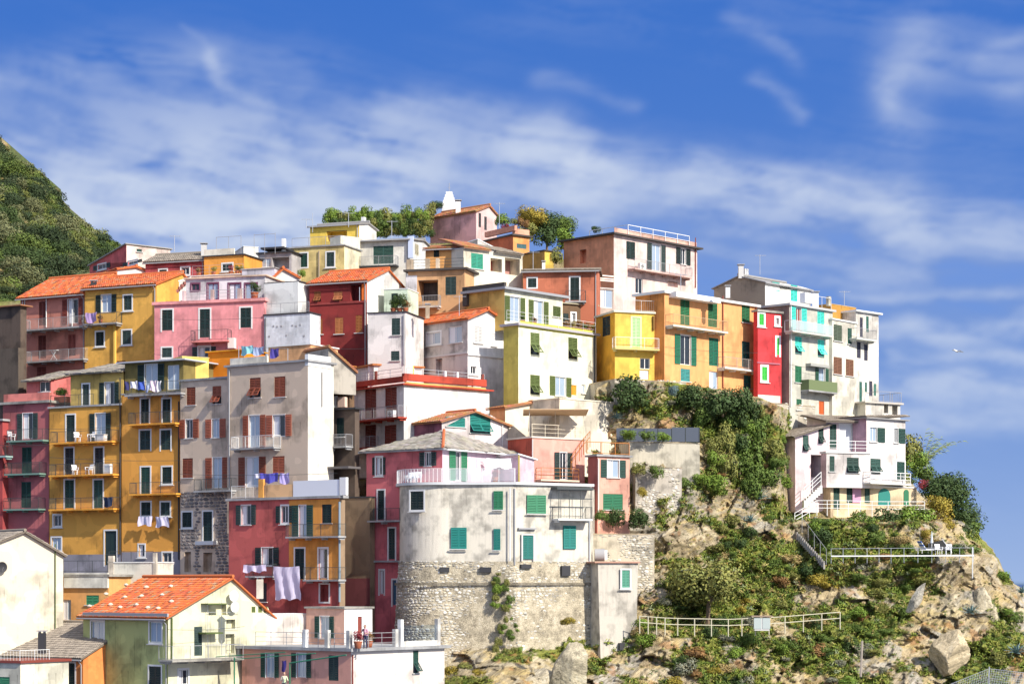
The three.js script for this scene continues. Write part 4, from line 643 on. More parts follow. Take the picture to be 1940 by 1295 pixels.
h.salmonB = house('salmon_house', 'salmon house with green shutters and orange roof railing', { x: 1132, d: 174.5, a: 32, xr: 1193, xl: 1114, top: 864, base: 1010, mat: wall([0.80, 0.42, 0.33]), matL: wall([0.50, 0.17, 0.14]), roof: { t: 'flat', over: 0.2, th: 0.16, mat: M.slab } });
W(h.salmonB, 'F', 'open', z13(806, 530, 988, 665), { c: M.green, pane: M.paneLit, curtain: T }); W(h.salmonB, 'F', 'shut', z13(820, 790, 972, 912), { c: M.bright }); pipe(h.salmonB, 'F', 1134, 868, 970, M.trim, 0.05);
topRail(h.salmonB, 'F', 1112, 1192, 861, 1.0, M.orange, { n: 0.15, v: h.salmonB.h + 0.16, step: 0.22, r: 0.03 });
// pergola over the cream terrace
{ const t = thing('pergola', 'thin metal pergola over the cream terrace with an orange edged cover', 'pergola', null, V(0, 0, 0)), b = new MB(), y0 = Y(829, 175), y1 = Y(779, 176), c = [P(1003, 829, 174.6), P(1106, 829, 180.5), P(1052, 829, 176.5), P(1040, 829, 180.5)]; for (const q of c) b.bar(V(q.x, y0, q.z), V(q.x, y1, q.z), 0.03, 4); b.mesh('post', mat([0.6, 0.55, 0.45]), t); new MB().box(c[0].x - 0.5, y1, c[1].z - 0.2, c[1].x + 0.2, y1 + 0.06, c[0].z + 0.3).mesh('cover', mat([0.62, 0.42, 0.24]), t); }

// --- small tower beside the bastion
{
  const x0 = X(1133, 168), d0 = 168, a = 20 * DEG;
  const yT = Y(1066, d0), yB = Y(1262, d0) - 2, t = thing('stone_tower', 'narrow plastered tower with one green shutter beside the bastion', 'tower', null, V(x0, yB, -d0)); t.rotation.y = a; t.updateMatrixWorld(true);
  const w = along(1209, x0, d0, Math.cos(a), Math.sin(a)), dep = 2.2, H2 = yT - yB, b = new MB(), n = 8;
  const ring = (k) => { const f = k / n, e = 0.35 * (1 - f) ** 2; return [V(-e * 0.2 + (1 - f) * 0.25, H2 * f, e), V(w - (1 - f) * 0.3, H2 * f, e), V(w - (1 - f) * 0.3, H2 * f, -dep), V(-e + 0.12 * f - 0.1, H2 * f, -dep)]; };
  for (let k = 0; k < n; k++) { const A = ring(k), B2 = ring(k + 1); for (let i = 0; i < 4; i++) { const j = (i + 1) % 4; b.quad(A[i], A[j], B2[j], B2[i], i * 3, k * H2 / n); } }
  b.mesh('wall', mat([0.62, 0.59, 0.53], { tex: 'worn' }), t); new MB().box(-0.35, H2, -dep - 0.2, w + 0.12, H2 + 0.12, 0.2).mesh('roof', mat([0.45, 0.25, 0.18]), t);
  const f = { m: new THREE.Matrix4(), W: w, at(px, py, nn = 0) { const u = along(px, x0 + Math.sin(a) * nn, d0 - Math.cos(a) * nn, Math.cos(a), Math.sin(a)); return [u, Y(py, d0 + u * Math.sin(a)) - yB]; } }, tmp = { g: t, holes: { A: [] }, A: f };
  W(tmp, 'A', 'shut', z19(750, 450, 830, 602), { c: mat([0.06, 0.22, 0.15]), nohole: true, s: M.trim }); 
  { const [u, v] = f.at(...z19(757, 1020), 0.2); new MB().boxc(u, v, 0.2, 0.35, 0.55, 0.5).mesh('vent', M.dark, t); }
}

// --- upper rows, left
h.shadeLeft = house('old_house', 'old brown house in deep shade at the left edge', { x: -60, xr: 38, dr: 193, a: -30, top: 588, base: 860, dep: 0.8, mat: wall([0.13, 0.095, 0.075], 'worn'), roof: { t: 'flat', over: 0.4, th: 0.1, mat: roofMats.old[0] } });  // wall and buttress colour darkened to carry the deep shade
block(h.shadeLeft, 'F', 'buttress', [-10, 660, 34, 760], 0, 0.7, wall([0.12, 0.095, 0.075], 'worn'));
h.pinkBalcony = house('pink_house', 'dull pink house with two long balconies and orange roof', { x: 38, xr: 161, dr: 196.5, a: -28, top: 562, base: 790, dep: 7, mat: wall(sh('#a66e68')), matR: wall([0.8, 0.72, 0.55]), roof: { t: 'gx', rise: 2.2, pk: 0.62, over: 0.5, kind: 'terra' } });
for (const [a, b2, c, d] of [[295, 530, 350, 712], [290, 790, 350, 965], [520, 780, 577, 945]]) W(h.pinkBalcony, 'F', 'shut', z1(a, b2, c, d), { c: M.redbrown, sill: false });
W(h.pinkBalcony, 'F', 'open', z1(480, 512, 635, 698), { c: M.redbrown, sill: false }); W(h.pinkBalcony, 'F', 'shut', z1(280, 1030, 350, 1120), { c: M.redbrown });
h.bc1 = [balcony(h.pinkBalcony, 'F', 43, 156, 622, { mat: M.slab, rm: M.grey }), balcony(h.pinkBalcony, 'F', 46, 157, 683, { mat: M.slab, rm: M.grey })];
for (const px of [46, 87, 136]) pipe(h.pinkBalcony, 'F', px, 565, 620, M.trim, 0.05); pipe(h.pinkBalcony, 'F', 42, 565, 745, M.trim, 0.05);
h.yellowC = house('yellow_house', 'golden yellow house under an orange roof next to the dull pink house', { x: 160, xr: 296, dr: 193, a: -24, top: 545, base: 790, dep: 7, mat: wall(sh('#cda050')), roof: { t: 'gx', rise: 1.5, pk: 0.6, over: 0.4, kind: 'terra' } });
W(h.yellowC, 'F', 'open', z1(738, 478, 888, 612), { c: M.dgreen, pane: M.paneLit, sill: false }); W(h.yellowC, 'F', 'shut', z1(938, 473, 1017, 606), { c: M.dgreen, s: T }); W(h.yellowC, 'F', 'shut', z1(725, 752, 803, 880), { c: M.dgreen, s: T }); W(h.yellowC, 'F', 'shut', z1(927, 740, 1012, 868), { c: M.dgreen, s: T }); W(h.yellowC, 'F', 'dark', z1(890, 985, 960, 1022), { dp: 0.3 });
h.bc2 = balcony(h.yellowC, 'F', 158, 220, 613, { mat: M.slab }); pipe(h.yellowC, 'F', 217, 612, 692, mat([0.65, 0.42, 0.08]), 0.16);
h.whiteStair = house('white_wall', 'white stair wall with a brown stepped edge above the pink terrace', { x: 291, d: 195, a: 34, xr: 360, dep: 1.2, top: 545, base: 620, cat: 'wall', mat: wall([0.82, 0.81, 0.80]), roof: { t: 'sx', rise: 1.3, over: 0.05, side: 0.06, kind: 'white' } });
{ const f = h.whiteStair.F, q = (x, y) => { const [u, v] = f.at(...z4(x, y), 0.12); return V(u, v, 0.12); }, b = new MB(), A = q(335, 470), B2 = q(135, 660); for (let i = 0; i < 9; i++) { const a = A.clone().lerp(B2, i / 9), c = A.clone().lerp(B2, (i + 1) / 9); b.box(c.x, c.y, 0.003, a.x, a.y, 0.24); } const m = b.mesh('stair', mat([0.25, 0.09, 0.08]), h.whiteStair.g); m.applyMatrix4(f.m); }
h.pinkMain = house('pink_house', 'rose pink house with white trimmed green shutters and roof terrace pillars', { x: 292, xr: 500, dr: 188, a: -16, top: 578, base: 790, dep: 6, mat: wall(sh('#bb7c88')), roof: { t: 'flat', over: 0.18, th: 0.26, mat: wall(sh('#c78a94')) } });
W(h.pinkMain, 'F', 'shut', z4(103, 708, 211, 888), { c: M.dgreen, s: T }); W(h.pinkMain, 'F', 'shut', z4(412, 702, 518, 946), { c: M.dgreen, s: T, ...door }); W(h.pinkMain, 'F', 'shut', z4(745, 690, 855, 865), { c: M.dgreen, s: T }); W(h.pinkMain, 'F', 'shut', z4(103, 1018, 206, 1120), { c: M.dgreen, s: T }); W(h.pinkMain, 'F', 'open', z4(368, 1010, 552, 1120), { c: M.dgreen, s: T });
h.bc3 = balcony(h.pinkMain, 'F', 360, 431, 646, { mat: wall(sh('#b07078')), style: 'bars', rm: M.iron }); block(h.pinkMain, 'F', 'cabinet', z4(652, 948, 702, 1032), 0.05, 0.6, mat([0.75, 0.65, 0.6]));
for (const [a, b2] of [[280, 300], [512, 533], [732, 758]]) { const f = h.pinkMain.F, u0 = f.at(z4(a, 0)[0], 575)[0], u1 = f.at(z4(b2, 0)[0], 575)[0]; const q = new MB().box(u0, h.pinkMain.h + 0.26, -0.3, u1, h.pinkMain.h + 1.2, 0.05).mesh('pillar', wall([0.76, 0.56, 0.55]), h.pinkMain.g); q.applyMatrix4(f.m); }
topRail(h.pinkMain, 'F', 349, 495, 572, 0.9, M.grey, { n: -0.1, v: h.pinkMain.h + 0.26, style: 'rails' });
h.pinkMainTop = house('rooftop_house', 'white rooftop room with mauve framed doors behind the pillars of the pink terrace', { x: 352, xr: 502, dr: 190.5, a: -16, top: 529, base: 590, dep: 4, mat: wall(sh('#c6cbe0')), roof: { t: 'flat', over: 0.2, th: 0.12, mat: wall(sh('#b8a8a0')) } });
const mauve = mat([0.16, 0.05, 0.10]);
W(h.pinkMainTop, 'F', 'glass', z4(478, 492, 582, 646), { s: mauve, pane: M.paneLit, sill: false }); W(h.pinkMainTop, 'F', 'glass', z4(650, 494, 765, 646), { s: mauve, pane: M.paneLit, sill: false }); W(h.pinkMainTop, 'F', 'glass', z4(785, 494, 900, 646), { s: mauve, pane: M.paneLit, sill: false }); W(h.pinkMainTop, 'F', 'glass', z4(345, 495, 430, 572), { s: mauve, sill: false });
h.lilac = house('lilac_house', 'flat lilac wall block with a thin roof edge behind the pink terrace room', { x: 458, xr: 520, dr: 195, a: -20, top: 511, base: 560, dep: 4, mat: wall(sh('#aab0cc')), roof: { t: 'flat', over: 0.1, th: 0.08, mat: M.slab } });
h.whiteLow = house('white_house', 'white house with a plain shaded front between pink and dark red', { x: 500, xr: 587, dr: 186, a: -24, top: 598, base: 760, dep: 6, mat: wall(sh('#c2cbe0')), roof: { t: 'flat', over: 0.08, th: 0.12, mat: M.dark } });
for (const [x, y] of [[1020, 845], [1050, 850], [1085, 845], [1175, 840], [1205, 845], [1238, 835], [1125, 922], [985, 930], [1270, 925]]) block(h.whiteLow, 'F', 'vent', z4(x, y, x + 13, y + 13), 0.0, 0.03, M.grey); pipe(h.whiteLow, 'F', 502, 602, 690, M.dark, 0.05);
h.whiteUp = house('white_house', 'white terrace house with garden chairs above the plain white front', { x: 522, xr: 586, dr: 189, a: -24, xl: 500, top: 543, base: 612, mat: wall(sh('#c6cede')), matL: wall([0.8, 0.79, 0.78]), roof: { t: 'flat', over: 0.1, th: 0.1, mat: M.dark } });
W(h.whiteUp, 'F', 'glass', z4(1203, 582, 1275, 662), { pane: M.pane }); topRail(h.whiteLow, 'F', 505, 585, 596, 0.9, M.grey, { n: 0, v: h.whiteLow.h + 0.12 });
h.whiteGablet = house('white_house', 'little white gable with an orange ridge below the beige house', { x: 519, d: 195, a: 20, xr: 566, dep: 3, top: 523, base: 545, mat: wall([0.82, 0.81, 0.8]), roof: { t: 'gz', rise: 0.75, pk: 0.35, over: 0.12, kind: 'terra' } });

// --- top left
h.pinkTopL = house('pink_house', 'pink house with a sloping shed roof below the wooded hill', { x: 239, d: 216, a: 40, xr: 322, xl: 169, top: 461, base: 570, mat: wall([0.80, 0.66, 0.62]), matL: wall(sh('#b0585c')), roof: { t: 'sz', rise: -1.3, over: 0.15, kind: 'slab' } });
W(h.pinkTopL, 'L', 'open', z1(718, 235, 842, 290), { c: M.dgreen, s: T }); W(h.pinkTopL, 'L', 'open', z1(945, 210, 1088, 253), { c: M.dgreen, s: T }); W(h.pinkTopL, 'F', 'shut', z1(1045, 128, 1085, 150), { c: M.green });
h.whiteRidge = house('white_house', 'white gable with an orange roof edge behind the golden yellow house', { x: 222, d: 203, a: 30, xr: 280, dep: 4, top: 509, base: 560, mat: wall([0.82, 0.79, 0.74]), roof: { t: 'gz', rise: 0.35, pk: 0.6, over: 0.15, kind: 'terra' } });
h.redBack = house('red_house', 'brick red house under a grey tiled roof on the upper left', { x: 275, xr: 387, dr: 202, a: -18, top: 496, base: 600, dep: 5, mat: wall(sh('#93434c')), roof: { t: 'gx', rise: 0.95, pk: 0.5, over: 0.25, kind: 'grey' } });
W(h.redBack, 'F', 'shut', z4(82, 380, 163, 452), { c: M.dgreen, s: T }); W(h.redBack, 'F', 'glass', z4(263, 362, 347, 442), { s: T });
h.orangeBack = house('orange_house', 'orange house with a flowered terrace under a railed roof', { x: 386, xr: 462, dr: 200, a: -20, top: 487, base: 600, dep: 5, mat: wall(sh('#cc9044')), roof: { t: 'flat', over: 0.15, th: 0.1, mat: M.dark } });
W(h.orangeBack, 'F', 'shut', z4(600, 332, 700, 410), { c: M.dgreen, s: T }); block(h.orangeBack, 'F', 'parapet', z4(458, 222, 703, 288), -0.5, -0.3, wall([0.82, 0.76, 0.62]));
for (const [a, b2, c] of [[400, 447, 0], [472, 512, 0]]) { const f = h.orangeBack.F, y = (px) => f.at(px, 480)[0], hh = h.orangeBack.h + 0.1, b = new MB(); for (const px of [a, (a + b2) / 2, b2]) b.bar(V(y(px), hh, -1), V(y(px), hh + (a < 450 ? 1.9 : 2.0), -1), 0.025, 4); b.bar(V(y(a), hh + 1.9, -1), V(y(b2), hh + 1.9, -1), 0.025, 4); const m = b.mesh('awning_frame', M.grey, h.orangeBack.g); m.applyMatrix4(f.m); }
h.terraceBeds = house('terrace_wall', 'flower terrace wall with terracotta pots in front of the orange house', { x: 362, xr: 462, dr: 197, a: -18, top: 524, base: 580, dep: 2.0, cat: 'wall', mat: wall(sh('#c09a90')), roof: { t: 'flat', over: 0.06, th: 0.08, mat: M.trim } });
topRail(h.terraceBeds, 'F', 364, 460, 522, 0.9, M.grey, { n: 0, v: h.terraceBeds.h + 0.08, style: 'rails', r: 0.012 });
h.whiteTopL = house('white_house', 'white block with a dark veranda and flat canopy on the upper left', { x: 461, xr: 489, d: 203, a: 20, dep: 4, top: 467, base: 560, mat: wall([0.80, 0.78, 0.70]), roof: { t: 'flat', over: 0.04, th: 0.06, mat: M.trim } });
h.greyVeranda = house('veranda_house', 'grey veranda house with dark windows left of the beige house', { x: 487, xr: 552, dr: 202.5, a: -18, top: 481, base: 560, dep: 4, mat: wall(sh('#8d8d98')), roof: { t: 'flat', over: 0.25, th: 0.1, mat: M.dark } });
W(h.greyVeranda, 'F', 'glass', z4(920, 296, 1005, 372), { pane: M.paneLit }); W(h.greyVeranda, 'F', 'dark', z4(1015, 290, 1155, 385), { dp: 1 });
block(h.greyVeranda, 'F', 'canopy', z4(920, 205, 1110, 220), -2.5, 0.2, M.dark); block(h.greyVeranda, 'F', 'chimney', z4(1093, 135, 1113, 240), -1.0, -0.5, M.white);
h.beige = house('beige_house', 'beige house with dark green doors under a terrace of the yellow villa', { x: 549, xr: 652, dr: 203, a: -20, xR: 683, top: 471, base: 600, mat: wall(sh('#b5a87a')), matR: wall([0.80, 0.74, 0.55]), roof: { t: 'flat', over: 0.15, th: 0.12, mat: M.slab } });
W(h.beige, 'F', 'shut', z7(73, 592, 148, 727), { c: M.green, s: T, ...door }); W(h.beige, 'F', 'shut', z7(285, 583, 368, 722), { c: M.dgreen, s: T }); pipe(h.beige, 'F', 604, 475, 540, mat([0.35, 0.28, 0.2]), 0.07); 
h.yellowTop = house('yellow_house', 'small yellow top house with a terrace on the left skyline', { x: 587, xr: 680, dr: 207, a: -20, xR: 713, top: 428, base: 500, mat: wall(sh('#c9b050')), matR: wall([0.82, 0.80, 0.76]), roof: { t: 'gx', rise: 0.35, pk: 0.5, over: 0.25, kind: 'slab' } });
W(h.yellowTop, 'F', 'dark', z7(297, 418, 462, 500), { dp: 1.2 }); topRail(h.beige, 'F', 553, 648, 467, 0.9, M.grey, { n: -0.2, v: h.beige.h + 0.12 }); 
h.yellowTopB = house('yellow_wall', 'pale yellow wall block right of the yellow villa terrace', { x: 645, d: 205.2, a: 36, xr: 682, dep: 2, top: 447, base: 540, mat: wall([0.82, 0.75, 0.56]), roof: { t: 'flat', over: 0.03, th: 0.06, mat: M.trim } });
block(h.yellowTop, 'F', 'chimney', z7(578, 305, 602, 358), -3, -2.5, M.trim); 
h.whiteMid = house('white_house', 'white house with a wide green glazed veranda under a grey roof', { x: 680, xr: 775, dr: 206, a: -14, xR: 828, top: 455, base: 560, mat: wall(sh('#c6c8cc')), matR: wall([0.8, 0.8, 0.78]), roof: { t: 'gx', rise: 0.6, pk: 0.5, over: 0.35, kind: 'slab' } });
W(h.whiteMid, 'F', 'shut', z7(678, 542, 842, 688), { c: M.green, sill: false }); block(h.whiteMid, 'F', 'pillar', z7(962, 462, 1002, 640), 0.02, 0.3, mat([0.55, 0.62, 0.78])); balcony(h.whiteMid, 'F', 652, 750, 504, { mat: M.dark, h: 0.9, rm: M.grey, brackets: false });
W(h.whiteMid, 'R', 'shut', z7(1020, 530, 1050, 620), { c: mat([0.6, 0.55, 0.4]), sill: false });

// --- dark red house and neighbours
h.darkRed = house('red_house', 'dark red house with faded brown shutters and an orange tiled roof', { x: 586, xr: 695, dr: 186, a: -22, xR: 772, top: 536, base: 790, mat: wall(sh('#6e2426')), matR: wall([0.82, 0.81, 0.80]), roof: { t: 'gx', rise: 1.5, pk: 0.5, over: 0.3, kind: 'terra' } });
for (const [a, b2, c, d] of [[193, 915, 248, 1000], [353, 915, 425, 992]]) W(h.darkRed, 'F', 'flap', z7(a, b2, c, d), { c: mat([0.30, 0.10, 0.03]), sill: false }); W(h.darkRed, 'F', 'dark', z7(490, 855, 582, 990), { dp: 0.8 }); block(h.darkRed, 'F', 'shutter', z7(583, 852, 620, 985), 0.01, 0.06, mat([0.75, 0.16, 0.02]));  // last block is no shutter: a sunlit strip of wall painted orange
for (const [a, b2, c, d] of [[203, 1138, 262, 1265], [364, 1128, 432, 1262], [533, 1108, 588, 1252]]) W(h.darkRed, 'F', 'shut', z7(a, b2, c, d), { c: mat([0.32, 0.11, 0.03]) });
block(h.darkRed, 'F', 'cornice', z7(160, 1000, 620, 1016), 0, 0.08, wall(sh('#7c3434')));
h.whiteNext = house('white_house', 'white house with one dark green shutter right of the dark red house', { x: 697, xr: 768, dr: 182.5, a: -16, top: 594, base: 790, dep: 5, mat: wall(sh('#c0c2d0')), roof: { t: 'flat', over: 0.1, th: 0.1, mat: M.dark } });
W(h.whiteNext, 'F', 'shut', z7(828, 1133, 897, 1272), { c: M.dgreen }); W(h.whiteNext, 'F', 'shut', z8(693, 452, 762, 530), { c: M.dgreen }); pipe(h.whiteNext, 'F', 765, 596, 690, M.grey, 0.06);
h.paleGreen = house('terrace_room', 'pale mint terrace room with potted trees beside the white gable', { x: 727, xr: 772, dr: 187, a: -16, top: 549, base: 605, dep: 3, mat: wall(sh('#b4c8c4')), roof: { t: 'flat', over: 0.05, th: 0.08, mat: M.trim } });
W(h.paleGreen, 'F', 'shut', z7(825, 930, 880, 1070), { c: M.dgreen, sill: false });
const drk = mat([0.06, 0.05, 0.045], { roughness: 0.8 });
h.tan = house('tan_house', 'tan house with a deep dark loggia below a pillared terrace', { x: 773, xr: 880, dr: 190, a: -16, top: 515, base: 660, dep: 5, mat: wall(sh('#a8876a')), roof: { t: 'flat', over: 0.35, th: 0.18, mat: drk } });
W(h.tan, 'F', 'dark', z7(1045, 822, 1207, 992), { dp: 1.6, back: wall(sh('#4a4a50')) }); W(h.tan, 'F', 'shut', z7(1268, 793, 1356, 943), { c: M.dgreen, sill: false }); block(h.tan, 'F', 'wall_band', z7(945, 785, 1035, 1055), 0, 0.03, wall(sh('#b4b8cc'))); h.bc7 = balcony(h.tan, 'F', 770, 832, 581, { mat: wall(sh('#a0a0a8')), rm: M.grey, proj: 0.6 });
h.tanTop = house('orange_house', 'orange upper storey with old tiled eaves on the tan house', { x: 806, xr: 880, dr: 193, a: -16, top: 471, base: 520, dep: 4, mat: wall(sh('#b98a58')), roof: { t: 'gx', rise: 0.4, pk: 0.5, over: 0.3, kind: 'old' } });
W(h.tanTop, 'F', 'shut', z7(1338, 588, 1418, 728), { c: M.dark, sill: false }); W(h.tanTop, 'F', 'shut', z7(1172, 570, 1218, 635), { c: M.dgreen, sill: false });
for (const [a, b2] of [[950, 1000], [1105, 1135], [1190, 1215]]) { const f = h.tan.F, u0 = f.at(z7(a, 0)[0], 512, 0.2)[0], u1 = f.at(z7(b2, 0)[0], 512, 0.2)[0]; const q = new MB().box(u0, h.tan.h + 0.18, -0.1, u1, h.tan.h + 1.1, 0.25).mesh('pillar', wall([0.72, 0.58, 0.42]), h.tan.g); q.applyMatrix4(f.m); }
topRail(h.tan, 'F', 772, 878, 511, 0.85, M.iron, { n: 0.15, v: h.tan.h + 0.18, style: 'rails' });
h.creamTop = house('cream_house', 'cream gable house with a bright green shutter and a pink loggia', { x: 878, d: 192, a: 40, xr: 990, dep: 4, top: 470, base: 650, mat: wall([0.82, 0.76, 0.62]), roof: { t: 'flat', over: 0.05, th: 0.06, mat: M.trim } });
W(h.creamTop, 'F', 'shut', z11(150, 555, 255, 690), { c: mat([0.04, 0.30, 0.20]) }); W(h.creamTop, 'F', 'dark', z11(320, 600, 420, 715), { dp: 1.4, back: wall(sh('#9a5a58')) }); W(h.creamTop, 'F', 'dark', z11(447, 598, 577, 742), { dp: 1.4, back: wall(sh('#8a6a70')) });
// roof of the cream house, sloping to the right
{ const H2 = h.creamTop, l = H2.w * 0.48; roofPlane(H2.g, V(H2.w * 0.5, H2.h + 0.05, 0.4), V(1, 0, 0), V(0, 0.28, -0.96), [[0, 0], [l, 0], [l, 4], [0, 4]], 'grey'); roofPlane(H2.g, V(-0.2, H2.h + 0.08, 0.35), V(1, 0, 0), V(0, 0.3, -0.954), [[0, 0], [H2.w * 0.46, 0], [H2.w * 0.46, 4], [0, 4]], 'old'); }

// --- skyline
h.pinkPeak = house('pink_house', 'pink gable house at the very top of the village', { x: 902, d: 219, a: 48, xr: 941, xl: 815, top: 399, base: 510, mat: wall([0.80, 0.56, 0.54]), matL: wall([0.82, 0.44, 0.44]), roof: { t: 'gz', rise: 0.8, pk: 0.62, over: 0.2, side: 0.2, kind: 'old' } });
for (const [a, b2, c, d] of [[215, 200, 238, 325], [265, 232, 288, 350]]) W(h.pinkPeak, 'F', 'shut', z11(a, b2, c, d), { c: M.dark, sill: false });
h.whiteWedge = house('white_wall', 'sunlit white wall wedge below the pink peak house', { x: 905, d: 209, a: 30, xr: 948, dep: 2, top: 452, base: 500, cat: 'wall', mat: wall([0.8, 0.74, 0.70]), roof: { t: 'sx', rise: -0.9, over: 0.03, side: 0.05, kind: 'white' } });
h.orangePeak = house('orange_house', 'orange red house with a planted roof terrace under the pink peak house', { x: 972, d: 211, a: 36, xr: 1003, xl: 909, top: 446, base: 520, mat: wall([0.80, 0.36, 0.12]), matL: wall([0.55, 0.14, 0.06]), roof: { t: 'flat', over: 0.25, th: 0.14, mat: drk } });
W(h.orangePeak, 'F', 'shut', z11(550, 472, 635, 512), { c: mat([0.08, 0.18, 0.2]), sill: false }); block(h.orangePeak, 'L', 'parapet', [918, 433, 975, 443], -0.2, 0.1, wall([0.68, 0.30, 0.2])); block(h.orangePeak, 'F', 'parapet', [974, 434, 1003, 444], -0.2, 0.1, wall([0.75, 0.4, 0.28]));
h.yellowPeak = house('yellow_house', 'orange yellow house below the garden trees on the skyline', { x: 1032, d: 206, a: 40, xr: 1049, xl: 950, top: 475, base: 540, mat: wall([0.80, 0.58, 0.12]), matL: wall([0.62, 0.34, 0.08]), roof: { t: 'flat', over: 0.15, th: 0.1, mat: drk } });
h.brick = house('brick_red_house', 'brick red house with two green shuttered openings under a grey roof slab', { x: 991, xr: 1132, dr: 194, a: -6, top: 513, base: 660, dep: 5, mat: wall([0.56, 0.18, 0.10]), roof: { t: 'gx', rise: 0.35, pk: 0.5, over: 0.35, kind: 'grey' } });
W(h.brick, 'F', 'shut', z11(636, 760, 735, 865), { c: M.dgreen, s: T, sill: false }); W(h.brick, 'F', 'shut', z11(1008, 752, 1110, 965), { c: M.dgreen, s: T, ...door }); balcony(h.brick, 'F', 1071, 1110, 571, { mat: M.slab, proj: 0.5 });
h.bigPink = house('pink_house', 'big salmon pink house with a railed roof terrace on the skyline', { x: 1163, d: 203, a: 46, xr: 1321, xl: 1068, top: 444, base: 640, mat: wall([0.82, 0.64, 0.58], 'plaster'), matL: wall([0.84, 0.36, 0.19], 'plaster'), roof: { t: 'flat', over: 0.45, th: 0.16, mat: drk } });
block(h.bigPink, 'F', 'wall_band', [1164, 445, 1320, 456], 0, 0.025, wall([0.74, 0.46, 0.38]));
W(h.bigPink, 'F', 'shut', z14(633, 248, 706, 394), { c: M.dgreen, sill: false }); W(h.bigPink, 'F', 'open', z14(806, 270, 950, 486), { c: M.dgreen, pane: M.paneLit, sill: false }); W(h.bigPink, 'F', 'open', z14(1043, 303, 1153, 435), { c: M.dgreen, f: 0.36 }); W(h.bigPink, 'F', 'glass', z14(708, 548, 768, 672), { sill: false }); W(h.bigPink, 'F', 'dark', z14(972, 575, 1055, 618), { dp: 0.4 }); W(h.bigPink, 'L', 'dark', z14(253, 313, 306, 425), { dp: 0.6 });
h.bc13 = balcony(h.bigPink, 'F', 1203, 1313, 517, { mat: wall([0.72, 0.5, 0.46]), rm: M.grey, h: 0.9 }); pipe(h.bigPink, 'F', 1318, 450, 545, M.redbrown, 0.05);
topRail(h.bigPink, 'F', 1190, 1306, 440, 1.0, M.white, { n: 0.1, v: h.bigPink.h + 0.16, style: 'rails', rows: 1, post: 1.9, r: 0.028, back: 5 });
block(h.bigPink, 'F', 'wall_band', [1132, 575, 1160, 640], -4.2, -4.1, M.trim);
h.greyTop = house('grey_house', 'grey gable house with a turquoise shuttered end on the right skyline', { x: 1450, d: 206, a: 46, xr: 1536, xl: 1353, top: 533, base: 640, mat: wall([0.80, 0.80, 0.78]), matL: wall(sh('#85807c')), roof: { t: 'gx', rise: 0.9, pk: 0.5, over: 0.2, kind: 'slab' } });
W(h.greyTop, 'F', 'shut', z16(578, 192, 637, 262), { c: M.turq, sill: false }); W(h.greyTop, 'F', 'shut', z16(727, 215, 782, 348), { c: M.turq, sill: false }); block(h.greyTop, 'L', 'chimney', z16(305, 82, 352, 132), -1.6, -1.0, M.sill);

// --- pale yellow, yellow, orange, red, turquoise and white houses
h.greyOrange = house('gable_house', 'white gable house with a weathered grey front and orange roof', { x: 886, d: 184, a: 44, xr: 958, xl: 770, top: 602, base: 830, mat: wall([0.82, 0.81, 0.80]), matL: mat(sh('#a5a6b0'), { tex: 'worn', roughness: 0.92 }), roof: { t: 'gz', rise: 0.95, pk: 0.5, over: 0.22, side: 0.3, kind: 'terra' } });
W(h.greyOrange, 'L', 'glass', z8(978, 288, 1108, 408), { s: M.white, pane: M.paneLit }); W(h.greyOrange, 'L', 'glass', z8(1165, 250, 1275, 385), { pane: M.paneLit }); W(h.greyOrange, 'L', 'shut', z8(880, 250, 942, 402), { c: mat([0.45, 0.46, 0.48]) });
W(h.greyOrange, 'F', 'shut', z8(1375, 255, 1440, 388), { c: mat([0.74, 0.73, 0.71]) }); W(h.greyOrange, 'F', 'shut', z8(1515, 310, 1552, 412), { c: mat([0.72, 0.71, 0.7]) }); block(h.greyOrange, 'F', 'cornice', z8(1325, 485, 1628, 500), 0, 0.12, M.trim); block(h.greyOrange, 'L', 'cornice', z8(830, 485, 1318, 500), 0, 0.12, M.sill); W(h.greyOrange, 'F', 'glass', z8(1335, 565, 1400, 650), { s: M.white });
W(h.greyOrange, 'L', 'dark', z8(1060, 515, 1112, 640), { dp: 0.5 });
h.paleYellow = house('yellow_house', 'pale lemon house with olive shutters and a flowered roof terrace', { x: 982, d: 182, a: 48, xr: 1130, xl: 954, top: 616, base: 800, mat: wall([0.82, 0.81, 0.65], 'plaster'), matL: wall(sh('#a09a50')), roof: { t: 'flat', over: 0.25, th: 0.2, mat: mat([0.4, 0.38, 0.40]) } });
block(h.paleYellow, 'F', 'wall_band', z12(368, 246, 978, 300), 0, 0.02, wall([0.68, 0.66, 0.12]));
for (const [a, b2, c, d] of [[453, 303, 527, 482], [763, 343, 838, 517], [451, 648, 530, 808]]) W(h.paleYellow, 'F', 'flap', z12(a, b2, c, d), { c: M.olive, sill: false }); W(h.paleYellow, 'F', 'open', z12(613, 663, 782, 820), { c: M.olive, pane: M.paneLit }); W(h.paleYellow, 'F', 'door', z12(785, 730, 830, 812), { c: mat([0.7, 0.28, 0.02]), sill: false }); W(h.paleYellow, 'F', 'glass', z12(872, 728, 902, 800), { pane: M.paneLit });
pipe(h.paleYellow, 'F', 1127, 635, 730, M.dark, 0.06);
h.paleTop = house('rooftop_house', 'cream penthouse with olive doors on the pale lemon house', { x: 956, d: 185.5, a: 48, xr: 1066, xl: 884, top: 548, base: 625, mat: wall([0.82, 0.80, 0.62]), matL: wall(sh('#ab9458')), roof: { t: 'flat', over: 0.4, th: 0.22, mat: mat([0.30, 0.31, 0.33]) } });
